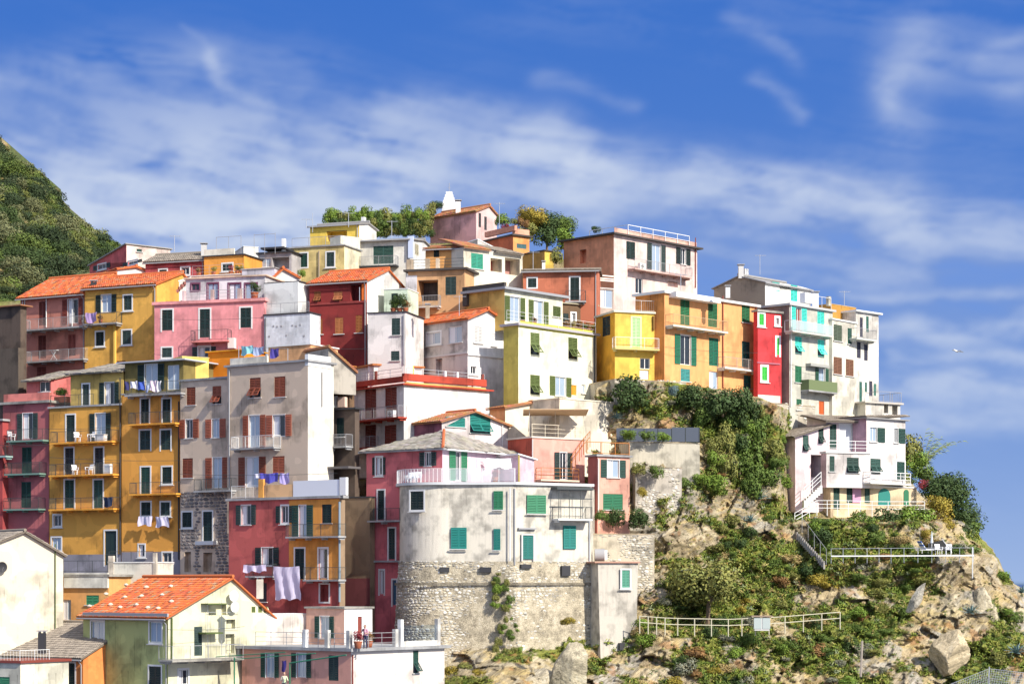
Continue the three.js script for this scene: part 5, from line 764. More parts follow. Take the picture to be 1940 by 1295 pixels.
W(h.paleTop, 'F', 'open', z11(448, 935, 617, 1152), { c: M.olive, pane: M.paneLit, sill: false }); W(h.paleTop, 'F', 'open', z11(658, 970, 822, 1172), { c: M.olive, pane: M.paneLit, sill: false }); W(h.paleTop, 'F', 'shut', z11(868, 1018, 936, 1110), { c: M.olive });
block(h.paleTop, 'L', 'beam', z11(72, 828, 440, 862), 0, 0.3, drk); block(h.paleTop, 'L', 'beam', z11(75, 862, 112, 1015), 0, 0.3, drk);
topRail(h.paleYellow, 'F', 960, 1128, 612, 0.95, M.trim, { n: 0.1, v: h.paleYellow.h + 0.2, style: 'rails', rows: 2, r: 0.012 });
h.veranda = house('veranda', 'dark veranda with white door at the right end of the lemon terrace', { x: 1066, d: 193.2, a: 30, xr: 1130, dep: 3, top: 575, base: 625, cat: 'veranda', mat: wall(sh('#5a4a3c')), roof: { t: 'flat', over: 0.2, th: 0.1, mat: mat([0.4, 0.36, 0.25]) } });
W(h.veranda, 'F', 'glass', z11(1020, 1065, 1075, 1180), { s: M.white, sill: false }); W(h.veranda, 'F', 'shut', z11(958, 1080, 1005, 1185), { c: M.dgreen, sill: false });
h.bambooBay = house('glazed_bay', 'small glazed bay between the brick red and big pink houses', { x: 1131, d: 198, a: 30, xr: 1163, dep: 2, top: 545, base: 650, cat: 'bay', mat: wall([0.6, 0.5, 0.42]), roof: { t: 'flat', over: 0.05, th: 0.06, mat: M.trim } });
W(h.bambooBay, 'F', 'glass', z14(408, 640, 525, 790), { pane: M.paneLit, sill: false }); for (const y of [522, 545, 562]) block(h.bambooBay, 'F', 'rail', z14(395, y, 530, y + 10), 0.02, 0.12, mat([0.8, 0.7, 0.62]));
h.yellowMid = house('yellow_house', 'bright yellow house with a lime shuttered balcony door', { x: 1165, d: 187.5, a: 20, xr: 1257, xl: 1129, top: 591, base: 780, mat: wall([0.82, 0.56, 0.10]), matL: wall(sh('#b98a28')), roof: { t: 'flat', over: 0.15, th: 0.16, mat: mat([0.7, 0.66, 0.5]) } });
W(h.yellowMid, 'F', 'shut', z15(347, 458, 442, 722), { c: M.pale, s: mat([0.75, 0.72, 0.4]), ...door }); W(h.yellowMid, 'F', 'glass', z15(428, 825, 517, 920), { sill: false }); W(h.yellowMid, 'F', 'door', z15(425, 928, 505, 1010), { c: M.white, sill: false }); W(h.yellowMid, 'L', 'shut', z15(100, 458, 168, 628), { c: M.dgreen, ...door });
h.bc9 = balcony(h.yellowMid, 'F', 1166, 1250, 661, { mat: mat([0.6, 0.5, 0.2]), rm: M.trim, proj: 0.8 }); block(h.yellowMid, 'F', 'lamp_bracket', z15(545, 455, 560, 575), 0.01, 0.2, mat([0.2, 0.1, 0.02])); pipe(h.yellowMid, 'F', 1254, 595, 715, M.grey, 0.05);
topRail(h.yellowMid, 'F', 1180, 1250, 590, 0.98, M.sill, { n: 0, v: h.yellowMid.h + 0.16, step: 0.2 });
h.orange = house('orange_house', 'tall apricot house with green shutters and a white roof edge', { x: 1259, d: 188, a: 46, xr: 1435, xl: 1204, top: 555, base: 790, mat: wall([0.84, 0.41, 0.16], 'plaster'), matL: wall([0.82, 0.32, 0.08]), roof: { t: 'flat', over: 0.25, th: 0.22, mat: M.trim } });
for (const [a, b2, c, d] of [[782, 303, 864, 537], [1025, 328, 1107, 552]]) W(h.orange, 'F', 'shut', z15(a, b2, c, d), { c: mat([0.02, 0.15, 0.06]), sill: false }); W(h.orange, 'F', 'open', z15(735, 623, 917, 882), { c: mat([0.015, 0.16, 0.09]), sill: false }); W(h.orange, 'F', 'shut', z15(1033, 648, 1117, 892), { c: mat([0.012, 0.17, 0.10]), sill: false }); W(h.orange, 'F', 'shut', z15(785, 918, 867, 1028), { c: mat([0.03, 0.20, 0.19]) }); W(h.orange, 'F', 'glass', z15(1036, 940, 1112, 1100), { pane: M.paneLit, sill: false });
W(h.orange, 'F', 'shut', z15(1320, 363, 1392, 513), { c: mat([0.02, 0.13, 0.05]) }); W(h.orange, 'F', 'shut', z15(1322, 678, 1392, 902), { c: mat([0.02, 0.09, 0.08]), sill: false }); W(h.orange, 'F', 'shut', z15(1340, 975, 1402, 1088), { c: mat([0.02, 0.13, 0.12]) });
block(h.orange, 'F', 'awning', [1282, 558, 1366, 568], 0.01, 0.9, M.white); h.bc10 = [balcony(h.orange, 'F', 1276, 1380, 623, { mat: mat([0.72, 0.66, 0.55]), rm: mat([0.5, 0.35, 0.2]) }), balcony(h.orange, 'F', 1374, 1442, 700, { mat: M.trim, rm: mat([0.45, 0.4, 0.36]) })];
pipe(h.orange, 'F', 1370, 560, 735, M.redbrown, 0.055); pipe(h.orange, 'F', 1432, 575, 740, M.redbrown, 0.04);
h.redSlim = house('red_house', 'slim bright red house with lime shutters in white frames', { x: 1436, d: 195.0, a: 34, xr: 1481, dep: 0.6, top: 590, base: 800, mat: wall([0.70, 0.055, 0.065]), roof: { t: 'flat', over: 0.15, th: 0.2, mat: M.concrete } });
for (const [a, b2, c, d] of [[455, 432, 520, 560], [600, 628, 645, 785], [478, 866, 547, 1012]]) W(h.redSlim, 'F', 'shut', z16(a, b2, c, d), { c: M.lime, s: M.white, bw: 0.2 }); W(h.redSlim, 'F', 'glass', z16(593, 466, 642, 554), { s: M.white, bw: 0.2 }); block(h.redSlim, 'F', 'cornice', z16(455, 848, 642, 860), 0, 0.08, mat([0.4, 0.12, 0.16]));
block(h.redSlim, 'F', 'wall_base', z16(460, 1116, 642, 1195), 0, 0.04, wall([0.78, 0.74, 0.68]));
h.turq = house('white_house', 'white house with turquoise shutters and a curved glass balcony', { x: 1496, d: 196.5, a: 46, xr: 1578, xl: 1440, top: 578, base: 830, mat: wall([0.60, 0.585, 0.50]), matL: wall(sh('#7c6c6c')), roof: { t: 'flat', over: 0.25, th: 0.2, mat: mat([0.45, 0.45, 0.44]) } });  // left side material is darker: its shade is put into the colour
W(h.turq, 'F', 'open', z16(728, 400, 852, 592), { c: M.turq, f: 0.34, sill: false, pane: mat([0.2, 0.04, 0.03]) }); W(h.turq, 'F', 'shut', z16(945, 430, 1002, 612), { c: M.turq, sill: false }); for (const [a, b2, c, d] of [[763, 638, 818, 772], [948, 663, 1002, 797]]) W(h.turq, 'F', 'flap', z16(a, b2, c, d), { c: M.turq, sill: false }); W(h.turq, 'F', 'shut', z16(763, 878, 817, 1012), { c: mat([0.02, 0.15, 0.07]) }); W(h.turq, 'F', 'open', z16(930, 893, 1032, 1010), { c: mat([0.02, 0.10, 0.06]), pane: M.paneLit, sill: false }); W(h.turq, 'F', 'shut', z16(774, 1148, 817, 1237), { c: mat([0.02, 0.12, 0.06]) }); W(h.turq, 'F', 'door', z16(958, 1163, 1002, 1272), { c: mat([0.5, 0.1, 0.02]), sill: false });
h.bc12 = [balcony(h.turq, 'F', 1502, 1580, 632, { mat: mat([0.6, 0.56, 0.5]), style: 'glass', rm: M.trim, gm: new THREE.MeshPhysicalMaterial({ color: new THREE.Color(0.8, 0.86, 0.86), roughness: 0.3, transmission: 0.7, thickness: 0 }) }), balcony(h.turq, 'F', 1533, 1587, 742, { mat: M.slab, style: 'solid', pm: mat([0.14, 0.18, 0.08]) })];
block(h.turq, 'F', 'awning', z16(892, 862, 1045, 884), 0.01, 0.6, mat([0.35, 0.35, 0.32])); pipe(h.turq, 'F', 1499, 575, 770, M.trim, 0.06);
block(h.turq, 'F', 'chimney', z16(845, 280, 910, 362), -0.9, -0.3, M.white); block(h.turq, 'F', 'chimney', z16(1038, 308, 1058, 384), -0.5, -0.2, wall([0.8, 0.74, 0.6])); topRail(h.turq, 'F', 1540, 1575, 575, 1.1, M.trim, { n: -0.1, v: h.turq.h + 0.2, style: 'glass' });
h.whiteR = house('white_house', 'white house with brown shutters and an ochre roof terrace wall', { x: 1577, d: 200.8, a: 50, xr: 1623, dep: 5, top: 605, base: 830, mat: wall([0.76, 0.73, 0.64]), roof: { t: 'flat', over: 0.12, th: 0.14, mat: M.trim } });
W(h.whiteR, 'F', 'shut', z16(1078, 540, 1147, 673), { c: mat([0.09, 0.12, 0.08]) }); W(h.whiteR, 'F', 'shut', z16(1193, 568, 1227, 698), { c: mat([0.03, 0.10, 0.07]) }); W(h.whiteR, 'F', 'shut', z16(1078, 805, 1147, 945), { c: mat([0.2, 0.09, 0.05]) }); W(h.whiteR, 'F', 'shut', z16(1178, 823, 1242, 960), { c: mat([0.2, 0.09, 0.05]) });
h.ochreRoof = house('terrace_wall', 'ochre terrace wall with a drying frame on the white house roof', { x: 1575, d: 204, a: 46, xr: 1622, dep: 1.5, top: 576, base: 640, cat: 'wall', mat: wall([0.50, 0.26, 0.05]), roof: { t: 'flat', over: 0.03, th: 0.06, mat: wall([0.6, 0.4, 0.15]) } });
h.whiteEnd = house('white_house', 'white corner house at the right end of the upper row', { x: 1622, d: 204.2, a: 44, xr: 1665, dep: 5, top: 590, base: 830, mat: wall([0.76, 0.73, 0.68]), roof: { t: 'flat', over: 0.3, th: 0.16, mat: M.trim } });
for (const [a, b2, c, d, m] of [[1293, 480, 1317, 642, 0], [1344, 470, 1366, 600, 1], [1269, 680, 1300, 812, 0], [1328, 700, 1357, 833, 0], [1289, 1005, 1311, 1168, 1], [1334, 1010, 1352, 1090, 1], [1369, 1000, 1395, 1122, 0], [1407, 1022, 1427, 1120, 1]]) W(h.whiteEnd, 'F', 'shut', z16(a, b2, c, d), { c: m ? mat([0.04, 0.14, 0.11]) : mat([0.05, 0.05, 0.08]), sill: false });
balcony(h.whiteEnd, 'F', 1624, 1663, 643, { mat: mat([0.6, 0.62, 0.55]), rm: M.grey, proj: 1.1 });
h.terraceR = house('terrace_house', 'little white terrace building with a railing and slim posts on the right', { x: 1640, d: 203, a: 30, xr: 1706, dep: 5, top: 763, base: 830, mat: wall([0.75, 0.72, 0.66]), roof: { t: 'flat', over: 0.25, th: 0.16, mat: mat([0.5, 0.46, 0.4]) } });
W(h.terraceR, 'F', 'dark', z16(1490, 1185, 1525, 1262), { dp: 1 }); W(h.terraceR, 'F', 'dark', z16(1558, 1200, 1602, 1275), { dp: 1 }); topRail(h.terraceR, 'F', 1666, 1708, 761, 1.0, M.grey, { n: 0.2, v: h.terraceR.h + 0.16, back: 3, backR: 4, step: 0.25 });

// --- the pink and white villa on the cliff
const villaW = wall([0.78, 0.73, 0.72]);
h.villaR = house('villa', 'white villa block with green shutters and a tan roof above the cliff', { x: 1642, d: 192, a: 40, xr: 1716, xl: 1575, top: 790, base: 924, mat: villaW, matL: wall([0.66, 0.40, 0.46]), roof: { t: 'sx', rise: 0.02, over: 0.3, side: 0.3, kind: 'slab' } });
W(h.villaR, 'F', 'open', z17(700, 265, 822, 370), { c: M.green, sides: [1], f: 0.4, shift: -0.15, pane: M.paneLit }); W(h.villaR, 'F', 'open', z17(880, 272, 968, 378), { c: M.green, sides: [1], f: 0.3, shift: -0.2 }); W(h.villaR, 'F', 'flap', z17(722, 490, 796, 597), { c: M.green, sill: false }); W(h.villaR, 'F', 'shut', z17(905, 502, 975, 640), { c: M.green, s: M.trim, ...door });
h.bcv = balcony(h.villaR, 'F', 1650, 1727, 916, { mat: M.trim, rm: M.white, style: 'rails', rows: 2, r: 0.026, brackets: false });
roofPlane(h.villaR.g, V(-0.3, h.villaR.h + 0.05, -h.villaR.dep - 0.3), V(0, 0, 1), V(Math.cos(0.06), Math.sin(0.06), 0), [[0, 0], [h.villaR.dep + 0.6, 0], [h.villaR.dep + 0.6, h.villaR.w + 0.6], [0, h.villaR.w + 0.6]], 'grey');
h.villaC = house('villa_bay', 'white middle bay of the villa with a railed balcony on top', { x: 1566, d: 190.5, a: 18, xr: 1649, xl: 1556, top: 858, base: 923, mat: villaW, matL: wall([0.74, 0.55, 0.60]), roof: { t: 'flat', over: 0.1, th: 0.18, mat: M.sill } });
W(h.villaC, 'F', 'shut', z17(427, 470, 463, 582), { c: M.green }); W(h.villaC, 'F', 'flap', z17(552, 482, 638, 592), { c: M.green });
topRail(h.villaC, 'F', 1570, 1646, 855, 0.95, M.white, { n: 0.05, v: h.villaC.h + 0.18, style: 'rails', rows: 2, r: 0.026 });
h.villaUp = house('villa_upper', 'upper floor of the villa with white curtained doors behind the balcony', { x: 1566, d: 192.5, a: 18, xr: 1640, dep: 4, top: 796, base: 870, mat: wall([0.78, 0.66, 0.70]), roof: { t: 'sz', rise: 0.7, over: 0.7, side: 0.4, kind: 'grey' } });
W(h.villaUp, 'F', 'shut', z17(428, 240, 477, 420), { c: M.green, sill: false }); W(h.villaUp, 'F', 'open', z17(485, 238, 628, 425), { c: M.green, sides: [1], f: 0.62, shift: -0.1, pane: mat([0.7, 0.72, 0.74]), sill: false });
h.villaL = house('villa_wing', 'pale pink wing of the villa with a dark arched passage', { x: 1507, d: 191, a: 26, xr: 1566, dep: 5, top: 825, base: 970, mat: wall([0.82, 0.66, 0.68]), roof: { t: 'sx', rise: 1.05, over: 0.4, side: 0.4, kind: 'grey' } });
W(h.villaL, 'F', 'flap', z17(234, 322, 276, 437), { c: M.green, sill: false }); W(h.villaL, 'F', 'flap', z17(346, 268, 384, 382), { c: M.green, sill: false }); W(h.villaL, 'F', 'dark', z17(292, 462, 368, 625), { dp: 2.6, back: mat([0.01, 0.01, 0.01]) });  // passage back is near black, its darkness put into the colour
h.villaBase = house('villa_ground_floor', 'beige ground floor of the villa with arched green doors', { x: 1574, d: 191.2, a: 24, xr: 1737, dep: 5, top: 921, base: 985, mat: wall([0.78, 0.64, 0.44]), roof: { t: 'flat', over: 0.08, th: 0.1, mat: M.trim } });
W(h.villaBase, 'F', 'shut', z17(455, 690, 500, 855), { c: M.green, sill: false }); W(h.villaBase, 'F', 'shut', z17(550, 700, 592, 810), { c: M.green, sill: false }); W(h.villaBase, 'F', 'shut', z17(680, 705, 718, 810), { c: M.green, sill: false });
block(h.villaBase, 'F', 'curtain', z17(594, 700, 655, 808), 0.02, 0.06, mat([0.55, 0.3, 0.45]));
for (const [a, b2, c, d, m] of [[778, 704, 864, 828, M.teal], [962, 712, 998, 830, M.bright]]) { const f = h.villaBase.F, r = z17(a, b2, c, d), [u0, v1] = f.at(r[0], r[1]), [u1, v0] = f.at(r[2], r[3]), rad = (u1 - u0) / 2, s = new THREE.Shape(); s.moveTo(u0, v0); s.lineTo(u1, v0); s.lineTo(u1, v1 - rad); s.absarc((u0 + u1) / 2, v1 - rad, rad, 0, Math.PI); s.lineTo(u0, v0); const g = new THREE.ExtrudeGeometry(s, { depth: 0.05, bevelEnabled: false }); const q = new MB().add(g).mesh('arched_door', m, h.villaBase.g); q.applyMatrix4(f.m); }
for (const H of houses) if (H.F) finish(H);
for (const [a, b] of [['villaR', 'villaC'], ['villaR', 'villaUp'], ['villaR', 'villaL'], ['villaR', 'villaBase'], ['paleYellow', 'paleTop'], ['pinkMain', 'pinkMainTop'], ['yellowA', 'yellowAtop'], ['yellowB', 'yellowBtop'], ['tan', 'tanTop'], ['redTop', 'redTopRoom'], ['pinkTower', 'pinkExt']]) joinTo(h[a], h[b]);
for (const [k, l] of [['villaR', 'white and pale pink villa with green shutters and railed balconies on the cliff'], ['paleYellow', 'pale lemon house with olive shutters and a cream penthouse on its terrace'], ['pinkMain', 'rose pink house with white trimmed shutters and a pillared roof terrace'], ['yellowA', 'tall yellow house with white chairs on three balconies and a slate roofed top storey'], ['yellowB', 'tall ochre house with laundry under its glazed top storey'], ['tan', 'tan house with a dark loggia and an orange upper storey behind pillars']]) h[k].g.userData.label = l;
// ---------------------------------------------------------------- sea, hills and the cliff
const pl = (pts, x) => { if (x <= pts[0][0]) return pts[0][1]; for (let i = 1; i < pts.length; i++) if (x <= pts[i][0]) return lerp(pts[i - 1][1], pts[i][1], (x - pts[i - 1][0]) / (pts[i][0] - pts[i - 1][0])); return pts[pts.length - 1][1]; };
const struct = (o) => { o.userData.kind = 'structure'; return o; };
function surface(name, nu, nv, at, color, material) {          // at(i, j) -> Vector3; color(p, n, i, j) -> [r, g, b]
  const p = new Float32Array((nu + 1) * (nv + 1) * 3), u = new Float32Array((nu + 1) * (nv + 1) * 2), c = new Float32Array(p.length), idx = [];
  for (let j = 0; j <= nv; j++) for (let i = 0; i <= nu; i++) { const q = at(i / nu, j / nv), k = j * (nu + 1) + i; p.set([q.x, q.y, q.z], k * 3); u.set([q.x + q.z * 0.6, q.y + q.z * 0.35], k * 2); }
  for (let j = 0; j < nv; j++) for (let i = 0; i < nu; i++) { const a = j * (nu + 1) + i, b = a + 1, d = a + nu + 1, e = d + 1; idx.push(a, d, b, b, d, e); }
  const g = new THREE.BufferGeometry(); g.setAttribute('position', new THREE.BufferAttribute(p, 3)); g.setAttribute('uv', new THREE.BufferAttribute(u, 2)); g.setIndex(idx); g.computeVertexNormals();
  const N = g.attributes.normal, a = V(0, 0, 0), n = V(0, 0, 0);
  for (let k = 0; k < p.length / 3; k++) { a.fromArray(p, k * 3); n.fromBufferAttribute(N, k); c.set(color(a, n), k * 3); }
  g.setAttribute('color', new THREE.BufferAttribute(c, 3));
  const m = new THREE.Mesh(g, material); m.name = name; scene.add(m); return struct(m);
}
{ const g = new THREE.PlaneGeometry(120000, 70000, 1, 1); g.rotateX(-Math.PI / 2); const m = new THREE.Mesh(g, new THREE.MeshPhysicalMaterial({ color: new THREE.Color(0.008, 0.035, 0.11), roughness: 0.28 })); m.position.set(0, 0, -30000); m.name = 'sea'; scene.add(m); struct(m); }
const rockMat = new THREE.MeshStandardMaterial({ vertexColors: true, roughness: 0.95, map: tRock, bumpMap: tBump, bumpScale: 0.06 });
const mixc = (a, b, t) => [lerp(a[0], b[0], t), lerp(a[1], b[1], t), lerp(a[2], b[2], t)];
const ROCK = [0.52, 0.43, 0.28], PALE = [0.60, 0.53, 0.39], GREYR = [0.42, 0.41, 0.39], GRASS = [0.24, 0.27, 0.05], DRY = [0.55, 0.42, 0.16], RUST = [0.42, 0.20, 0.07], EARTH = [0.24, 0.17, 0.10];
// the cliff: contour by contour, rolled back at its right end
const xs = (py) => pl([[600, 1660], [760, 1685], [820, 1695], [900, 1745], [960, 1800], [1000, 1846], [1025, 1862], [1060, 1888], [1090, 1908], [1110, 1930], [1140, 1962], [1200, 2010], [1295, 2070], [1400, 2140]], py);
const yTopOf = (px) => pl([[800, 1190], [860, 1190], [1110, 1000], [1128, 735], [1165, 716], [1260, 722], [1370, 738], [1440, 752], [1500, 778], [1580, 788], [1640, 800], [1700, 860], [1740, 930], [1800, 960]], px);
function cliffD(px, py) {
  let d = pl([[690, 187], [740, 185.5], [800, 184], [880, 182], [960, 180], [1050, 177], [1100, 175.5], [1180, 171.5], [1240, 168], [1295, 165], [1360, 161], [1420, 158]], py);
  d += clamp((px - 1250) / 250) * 5 + clamp((px - 1500) / 400) * 3;
  d += 11 * smooth(1470, 1512, px) * smooth(990, 972, py);                   // the shelf of the villa
  d -= 2.4 * smooth(1046, 1054, py) * smooth(1120, 1054, py) * smooth(1520, 1580, px);                 // the terrace with the white railing
  d -= 1.3 * smooth(1188, 1196, py) * smooth(1250, 1196, py) * smooth(1190, 1230, px) * smooth(1640, 1590, px);   // the fenced path
  d += 2 * smooth(1260, 1200, px) * smooth(900, 1000, py) * smooth(1200, 1100, py);
  const k = smooth(1250, 1190, px); d = lerp(d, pl([[700, 186], [900, 182], [1000, 178], [1100, 175.5], [1200, 170.5], [1262, 167], [1300, 164.5], [1400, 159]], py), k);
  d -= 5.5 * Math.exp(-(((px - 960) / 110) ** 2)) * smooth(1170, 1300, py);
  return d;
}
// broken rock: every cell is a tilted facet of its own
function facets(x, y, z) {
  const xi = Math.floor(x), yi = Math.floor(y), zi = Math.floor(z); let best = 9, o = 0, tone = 0;
  for (let k = -1; k <= 1; k++) for (let j = -1; j <= 1; j++) for (let i = -1; i <= 1; i++) {
    const a = xi + i, b = yi + j, c = zi + k, dx = a + hash(a, b, c) - x, dy = b + hash(b, c, a) - y, dz = c + hash(c, a, b) - z, d = dx * dx + dy * dy + dz * dz;
    if (d < best) { best = d; tone = hash(a + 7, b, c); o = tone - 0.5 - dx * (hash(a, b + 5, c) - 0.5) * 1.6 - dy * (hash(a, b, c + 5) - 0.3) * 1.6; }
  }
  return [o, tone];
}
const strat = (p, L, H2) => { const u = p.x * 0.88 + p.y * 0.48, v = p.y * 0.88 - p.x * 0.48, w = (fbm3(p.x / 3, p.y / 3, p.z / 3, 2) - 0.5) * 1.2; return facets((u + w) / L, (v + w) / H2, p.z / L); };
function cliffNoise(p) {
  const px = CX + F * p.x / -p.z, py = HY - F * (p.y - HC) / -p.z, calm = 1 - 0.85 * smooth(1480, 1515, px) * smooth(1000, 985, py) - 0.6 * smooth(1030, 1050, py) * smooth(1075, 1060, py) * smooth(1540, 1580, px);
  return calm * (2.6 * (fbm3(p.x / 5.5, p.y / 4, p.z / 5.5, 3) - 0.5) + 1.25 * strat(p, 3.4, 1.7)[0] + 0.5 * strat(p, 1.1, 0.5)[0] + 0.25 * (fbm3(p.x * 2, p.y * 2.4, p.z * 2, 2) - 0.5));
}
const greenMask = (p) => { const px = CX + F * p.x / -p.z, py = HY - F * (p.y - HC) / -p.z; let g = fbm3(p.x / 3.2 + 5, p.y / 2.4, p.z / 4, 4); g += 0.13 * smooth(120, 20, Math.hypot((px - 1400) * 0.9, py - 860)) + 0.16 * smooth(240, 60, Math.hypot((px - 1480) * 0.6, (py - 1120) * 1.5)) - 0.10 * smooth(170, 60, Math.hypot((px - 1270), (py - 1000) * 0.9)) - 0.1 * smooth(120, 50, Math.hypot(px - 1880, py - 1090)) + 0.08 * smooth(1180, 1260, py) * smooth(1400, 1700, px); return g; };
function cliffAt(px, py) { const d = cliffD(px, py), p = P(px, py, d); const n = cliffNoise(p); return P(px, py, d - n); }
const NU = 520, WR = 120, RR = 10;
const cliff = surface('cliff', NU, 330, (u, v) => {
  const i = u * NU, back = clamp((i - (NU - 24)) / 24), f = Math.min(1, i / (NU - 24));
  const pyTop0 = 700, py = lerp(pyTop0, 1400, v), e = xs(py) + 16 * (fbm2(py / 26, 3, 4) - 0.5) * 2, px = lerp(800, e, 1 - (1 - f) ** 1.0);
  const yt = yTopOf(px), yy = Math.max(py, yt), t = clamp((px - (e - WR)) / WR);
  let d = cliffD(px, yy) + RR * (1 - Math.sqrt(Math.max(0, 1 - t * t)));
  const q = P(px, yy, d), n = cliffNoise(q) * (1 - 0.5 * t) * smooth(yt - 2, yt + 20, py); 
  if (py < yt) { d += (yt - py) * 0.5; return V(X(px, d), Y(yt, cliffD(px, yt)), -d); }
  const w = P(px, yy, d - n); w.z -= back * 55; w.x -= back * back * 8; return w;
}, (p, n) => {
  const g = greenMask(p), r = fbm3(p.x / 2.3, p.y / 1.6 + 9, p.z / 3, 4), f = fbm3(p.x / 0.7, p.y / 0.5, p.z / 0.7, 3), s = noise2((p.x * 0.45 + p.y * 0.9) * 2.2, p.x * 0.2 + 7);
  let c = mixc(ROCK, PALE, smooth(0.42, 0.66, r)); { const t1 = strat(p, 3.4, 1.7)[1], t2 = strat(p, 1.1, 0.5)[1]; c = mixc(c, GREYR, smooth(0.5, 0.9, t1) * 0.75); c = mixc(c, [0.30, 0.26, 0.20], smooth(0.7, 1, t2) * 0.5); } c = mixc(c, DRY, smooth(0.45, 0.62, fbm3(p.x / 1.7 + 30, p.y / 1.2, p.z, 4)) * 0.6 * smooth(0.2, 0.5, n.y + f * 0.4)); c = mixc(c, GRASS, smooth(0.49, 0.57, g + 0.12 * (f - 0.5))); c = mixc(c, EARTH, smooth(0.62, 0.72, f) * 0.5);
  c = mixc(c, RUST, smooth(0.62, 0.72, fbm3(p.x / 1.3 + 60, p.y / 1.1 + 4, p.z, 3)) * 0.6); return c;
}, rockMat);
// the hillside under the village
surface('hillside', 110, 80, (u, v) => {
  const px = lerp(-160, 1640, u), crest = pl([[-160, 560], [60, 545], [200, 490], [300, 486], [450, 478], [600, 446], [700, 440], [820, 436], [940, 434], [1080, 470], [1180, 560], [1330, 600], [1440, 620], [1580, 650], [1640, 700]], px);
  const py = lerp(crest, 1420, v), d = 186 + (1105 - py) * 0.05 + 10 * smooth(250, -60, px) + 14 * smooth(1050, 1250, px) * smooth(900, 600, py), p = P(px, py, d); p.z -= (fbm3(p.x / 4, p.y / 4, p.z / 4, 3) - 0.5) * 2.0; if (v < 0.02) p.z -= 25; return p;
}, (p) => mixc(mixc(ROCK, EARTH, 0.5), GRASS, smooth(0.45, 0.6, fbm3(p.x / 3, p.y / 3, p.z / 3, 4))), rockMat);
// the wooded hill on the far left
const hillX = (py) => pl([[236, -50], [292, 0], [320, 44], [358, 84], [386, 98], [414, 122], [448, 166], [474, 208], [506, 232], [620, 290]], py);
const hillD = (px, py) => 330 + (600 - py) * 0.32 + (hillX(py) - px) * -0.12;
const hill = surface('wooded_hill', 150, 150, (u, v) => {
  const py = lerp(215, 640, v), e = hillX(py), f = Math.min(1, u / 0.86), back = clamp((u - 0.86) / 0.14), px = lerp(-190, e, f), t = clamp((px - e + 90) / 90);
  const d = hillD(px, py) + 14 * (1 - Math.sqrt(Math.max(0, 1 - t * t))), p = P(px, py, d), n = 7 * (fbm3(p.x / 14, p.y / 10, p.z / 14, 5) - 0.5); p.z += n; p.z -= back * 90; return p;
}, (p) => { const g = fbm3(p.x / 8, p.y / 6, p.z / 8, 4), f = fbm3(p.x / 2, p.y / 1.6, p.z / 2, 3); let c = mixc(DRY, ROCK, smooth(0.4, 0.6, f)); c = mixc(c, [0.10, 0.14, 0.03], smooth(0.30, 0.48, g)); return mixc(c, RUST, smooth(0.6, 0.75, fbm3(p.x / 5 + 9, p.y / 4, p.z / 5, 3)) * 0.5); }, rockMat);

// ---------------------------------------------------------------- plants
function leaves(n, fn, size, opt = {}) {                         // n leaf faces; fn(k) -> position, outward direction
  const p = [], nn = [], u = [], c = [], a = V(0, 0, 0), b = V(0, 0, 0), q = V(0, 0, 0);
  for (let k = 0; k < n; k++) {
    const [at, out] = fn(k), s = size * rr(0.7, 1.3), o = V(rr(-1, 1), rr(-0.4, 1), rr(-1, 1)).addScaledVector(out, opt.face ?? 1.0).normalize();
    a.set(rr(-1, 1), rr(-1, 1), rr(-1, 1)).cross(o).normalize(); b.crossVectors(o, a);
    const w = s * (opt.w ?? 0.55), tone = rr(0.78, 1.18), hue = rr(-0.1, 0.1), N2 = o.clone().multiplyScalar(0.45).addScaledVector(out, 0.9).normalize();
    const C = [V(0, 0, 0).copy(at).addScaledVector(a, -s), V(0, 0, 0).copy(at).addScaledVector(b, -w).addScaledVector(o, s * 0.15), V(0, 0, 0).copy(at).addScaledVector(a, s), V(0, 0, 0).copy(at).addScaledVector(b, w).addScaledVector(o, s * 0.15)];
    for (const t of [[0, 1, 2], [0, 2, 3]]) for (const i of t) { p.push(C[i].x, C[i].y, C[i].z); nn.push(N2.x, N2.y, N2.z); u.push(0, 0); c.push(tone * (1 + hue), tone, tone * (1 - hue)); }
  }
  const g = new THREE.BufferGeometry(); for (const [k, v, z] of [['position', p, 3], ['normal', nn, 3], ['uv', u, 2], ['color', c, 3]]) g.setAttribute(k, new THREE.Float32BufferAttribute(v, z)); return g;
}
const blob = (lobes, ry = 0.85) => { const L = Array.from({ length: lobes }, () => { const v = V(rr(-1, 1), rr(-0.5, 1) * ry, rr(-1, 1)).multiplyScalar(0.55); return [v, rr(0.35, 0.6)]; }); return () => { const [c, r] = L[(rnd() * L.length) | 0], o = V(rr(-1, 1), rr(-0.7, 1), rr(-1, 1)).normalize(); return [c.clone().addScaledVector(o, r * rr(0.65, 1.0)), o]; }; };
const bushGeos = [0, 1, 2, 3].map(() => leaves(1700, blob(12), 0.075));
const treeGeos = [0, 1].map(() => leaves(5200, blob(22, 0.85), 0.05));
const tuftGeos = [0, 1].map(() => leaves(34, () => { const o = V(rr(-1, 1), rr(0.1, 1.2), rr(-1, 1)).normalize(); return [o.clone().multiplyScalar(rr(0.15, 0.6)), o]; }, 0.2, { w: 0.25, face: 0.3 }));
const leafMat = (r, g, b) => mat([r, g, b], { vertexColors: true, roughness: 0.75, side: THREE.DoubleSide });
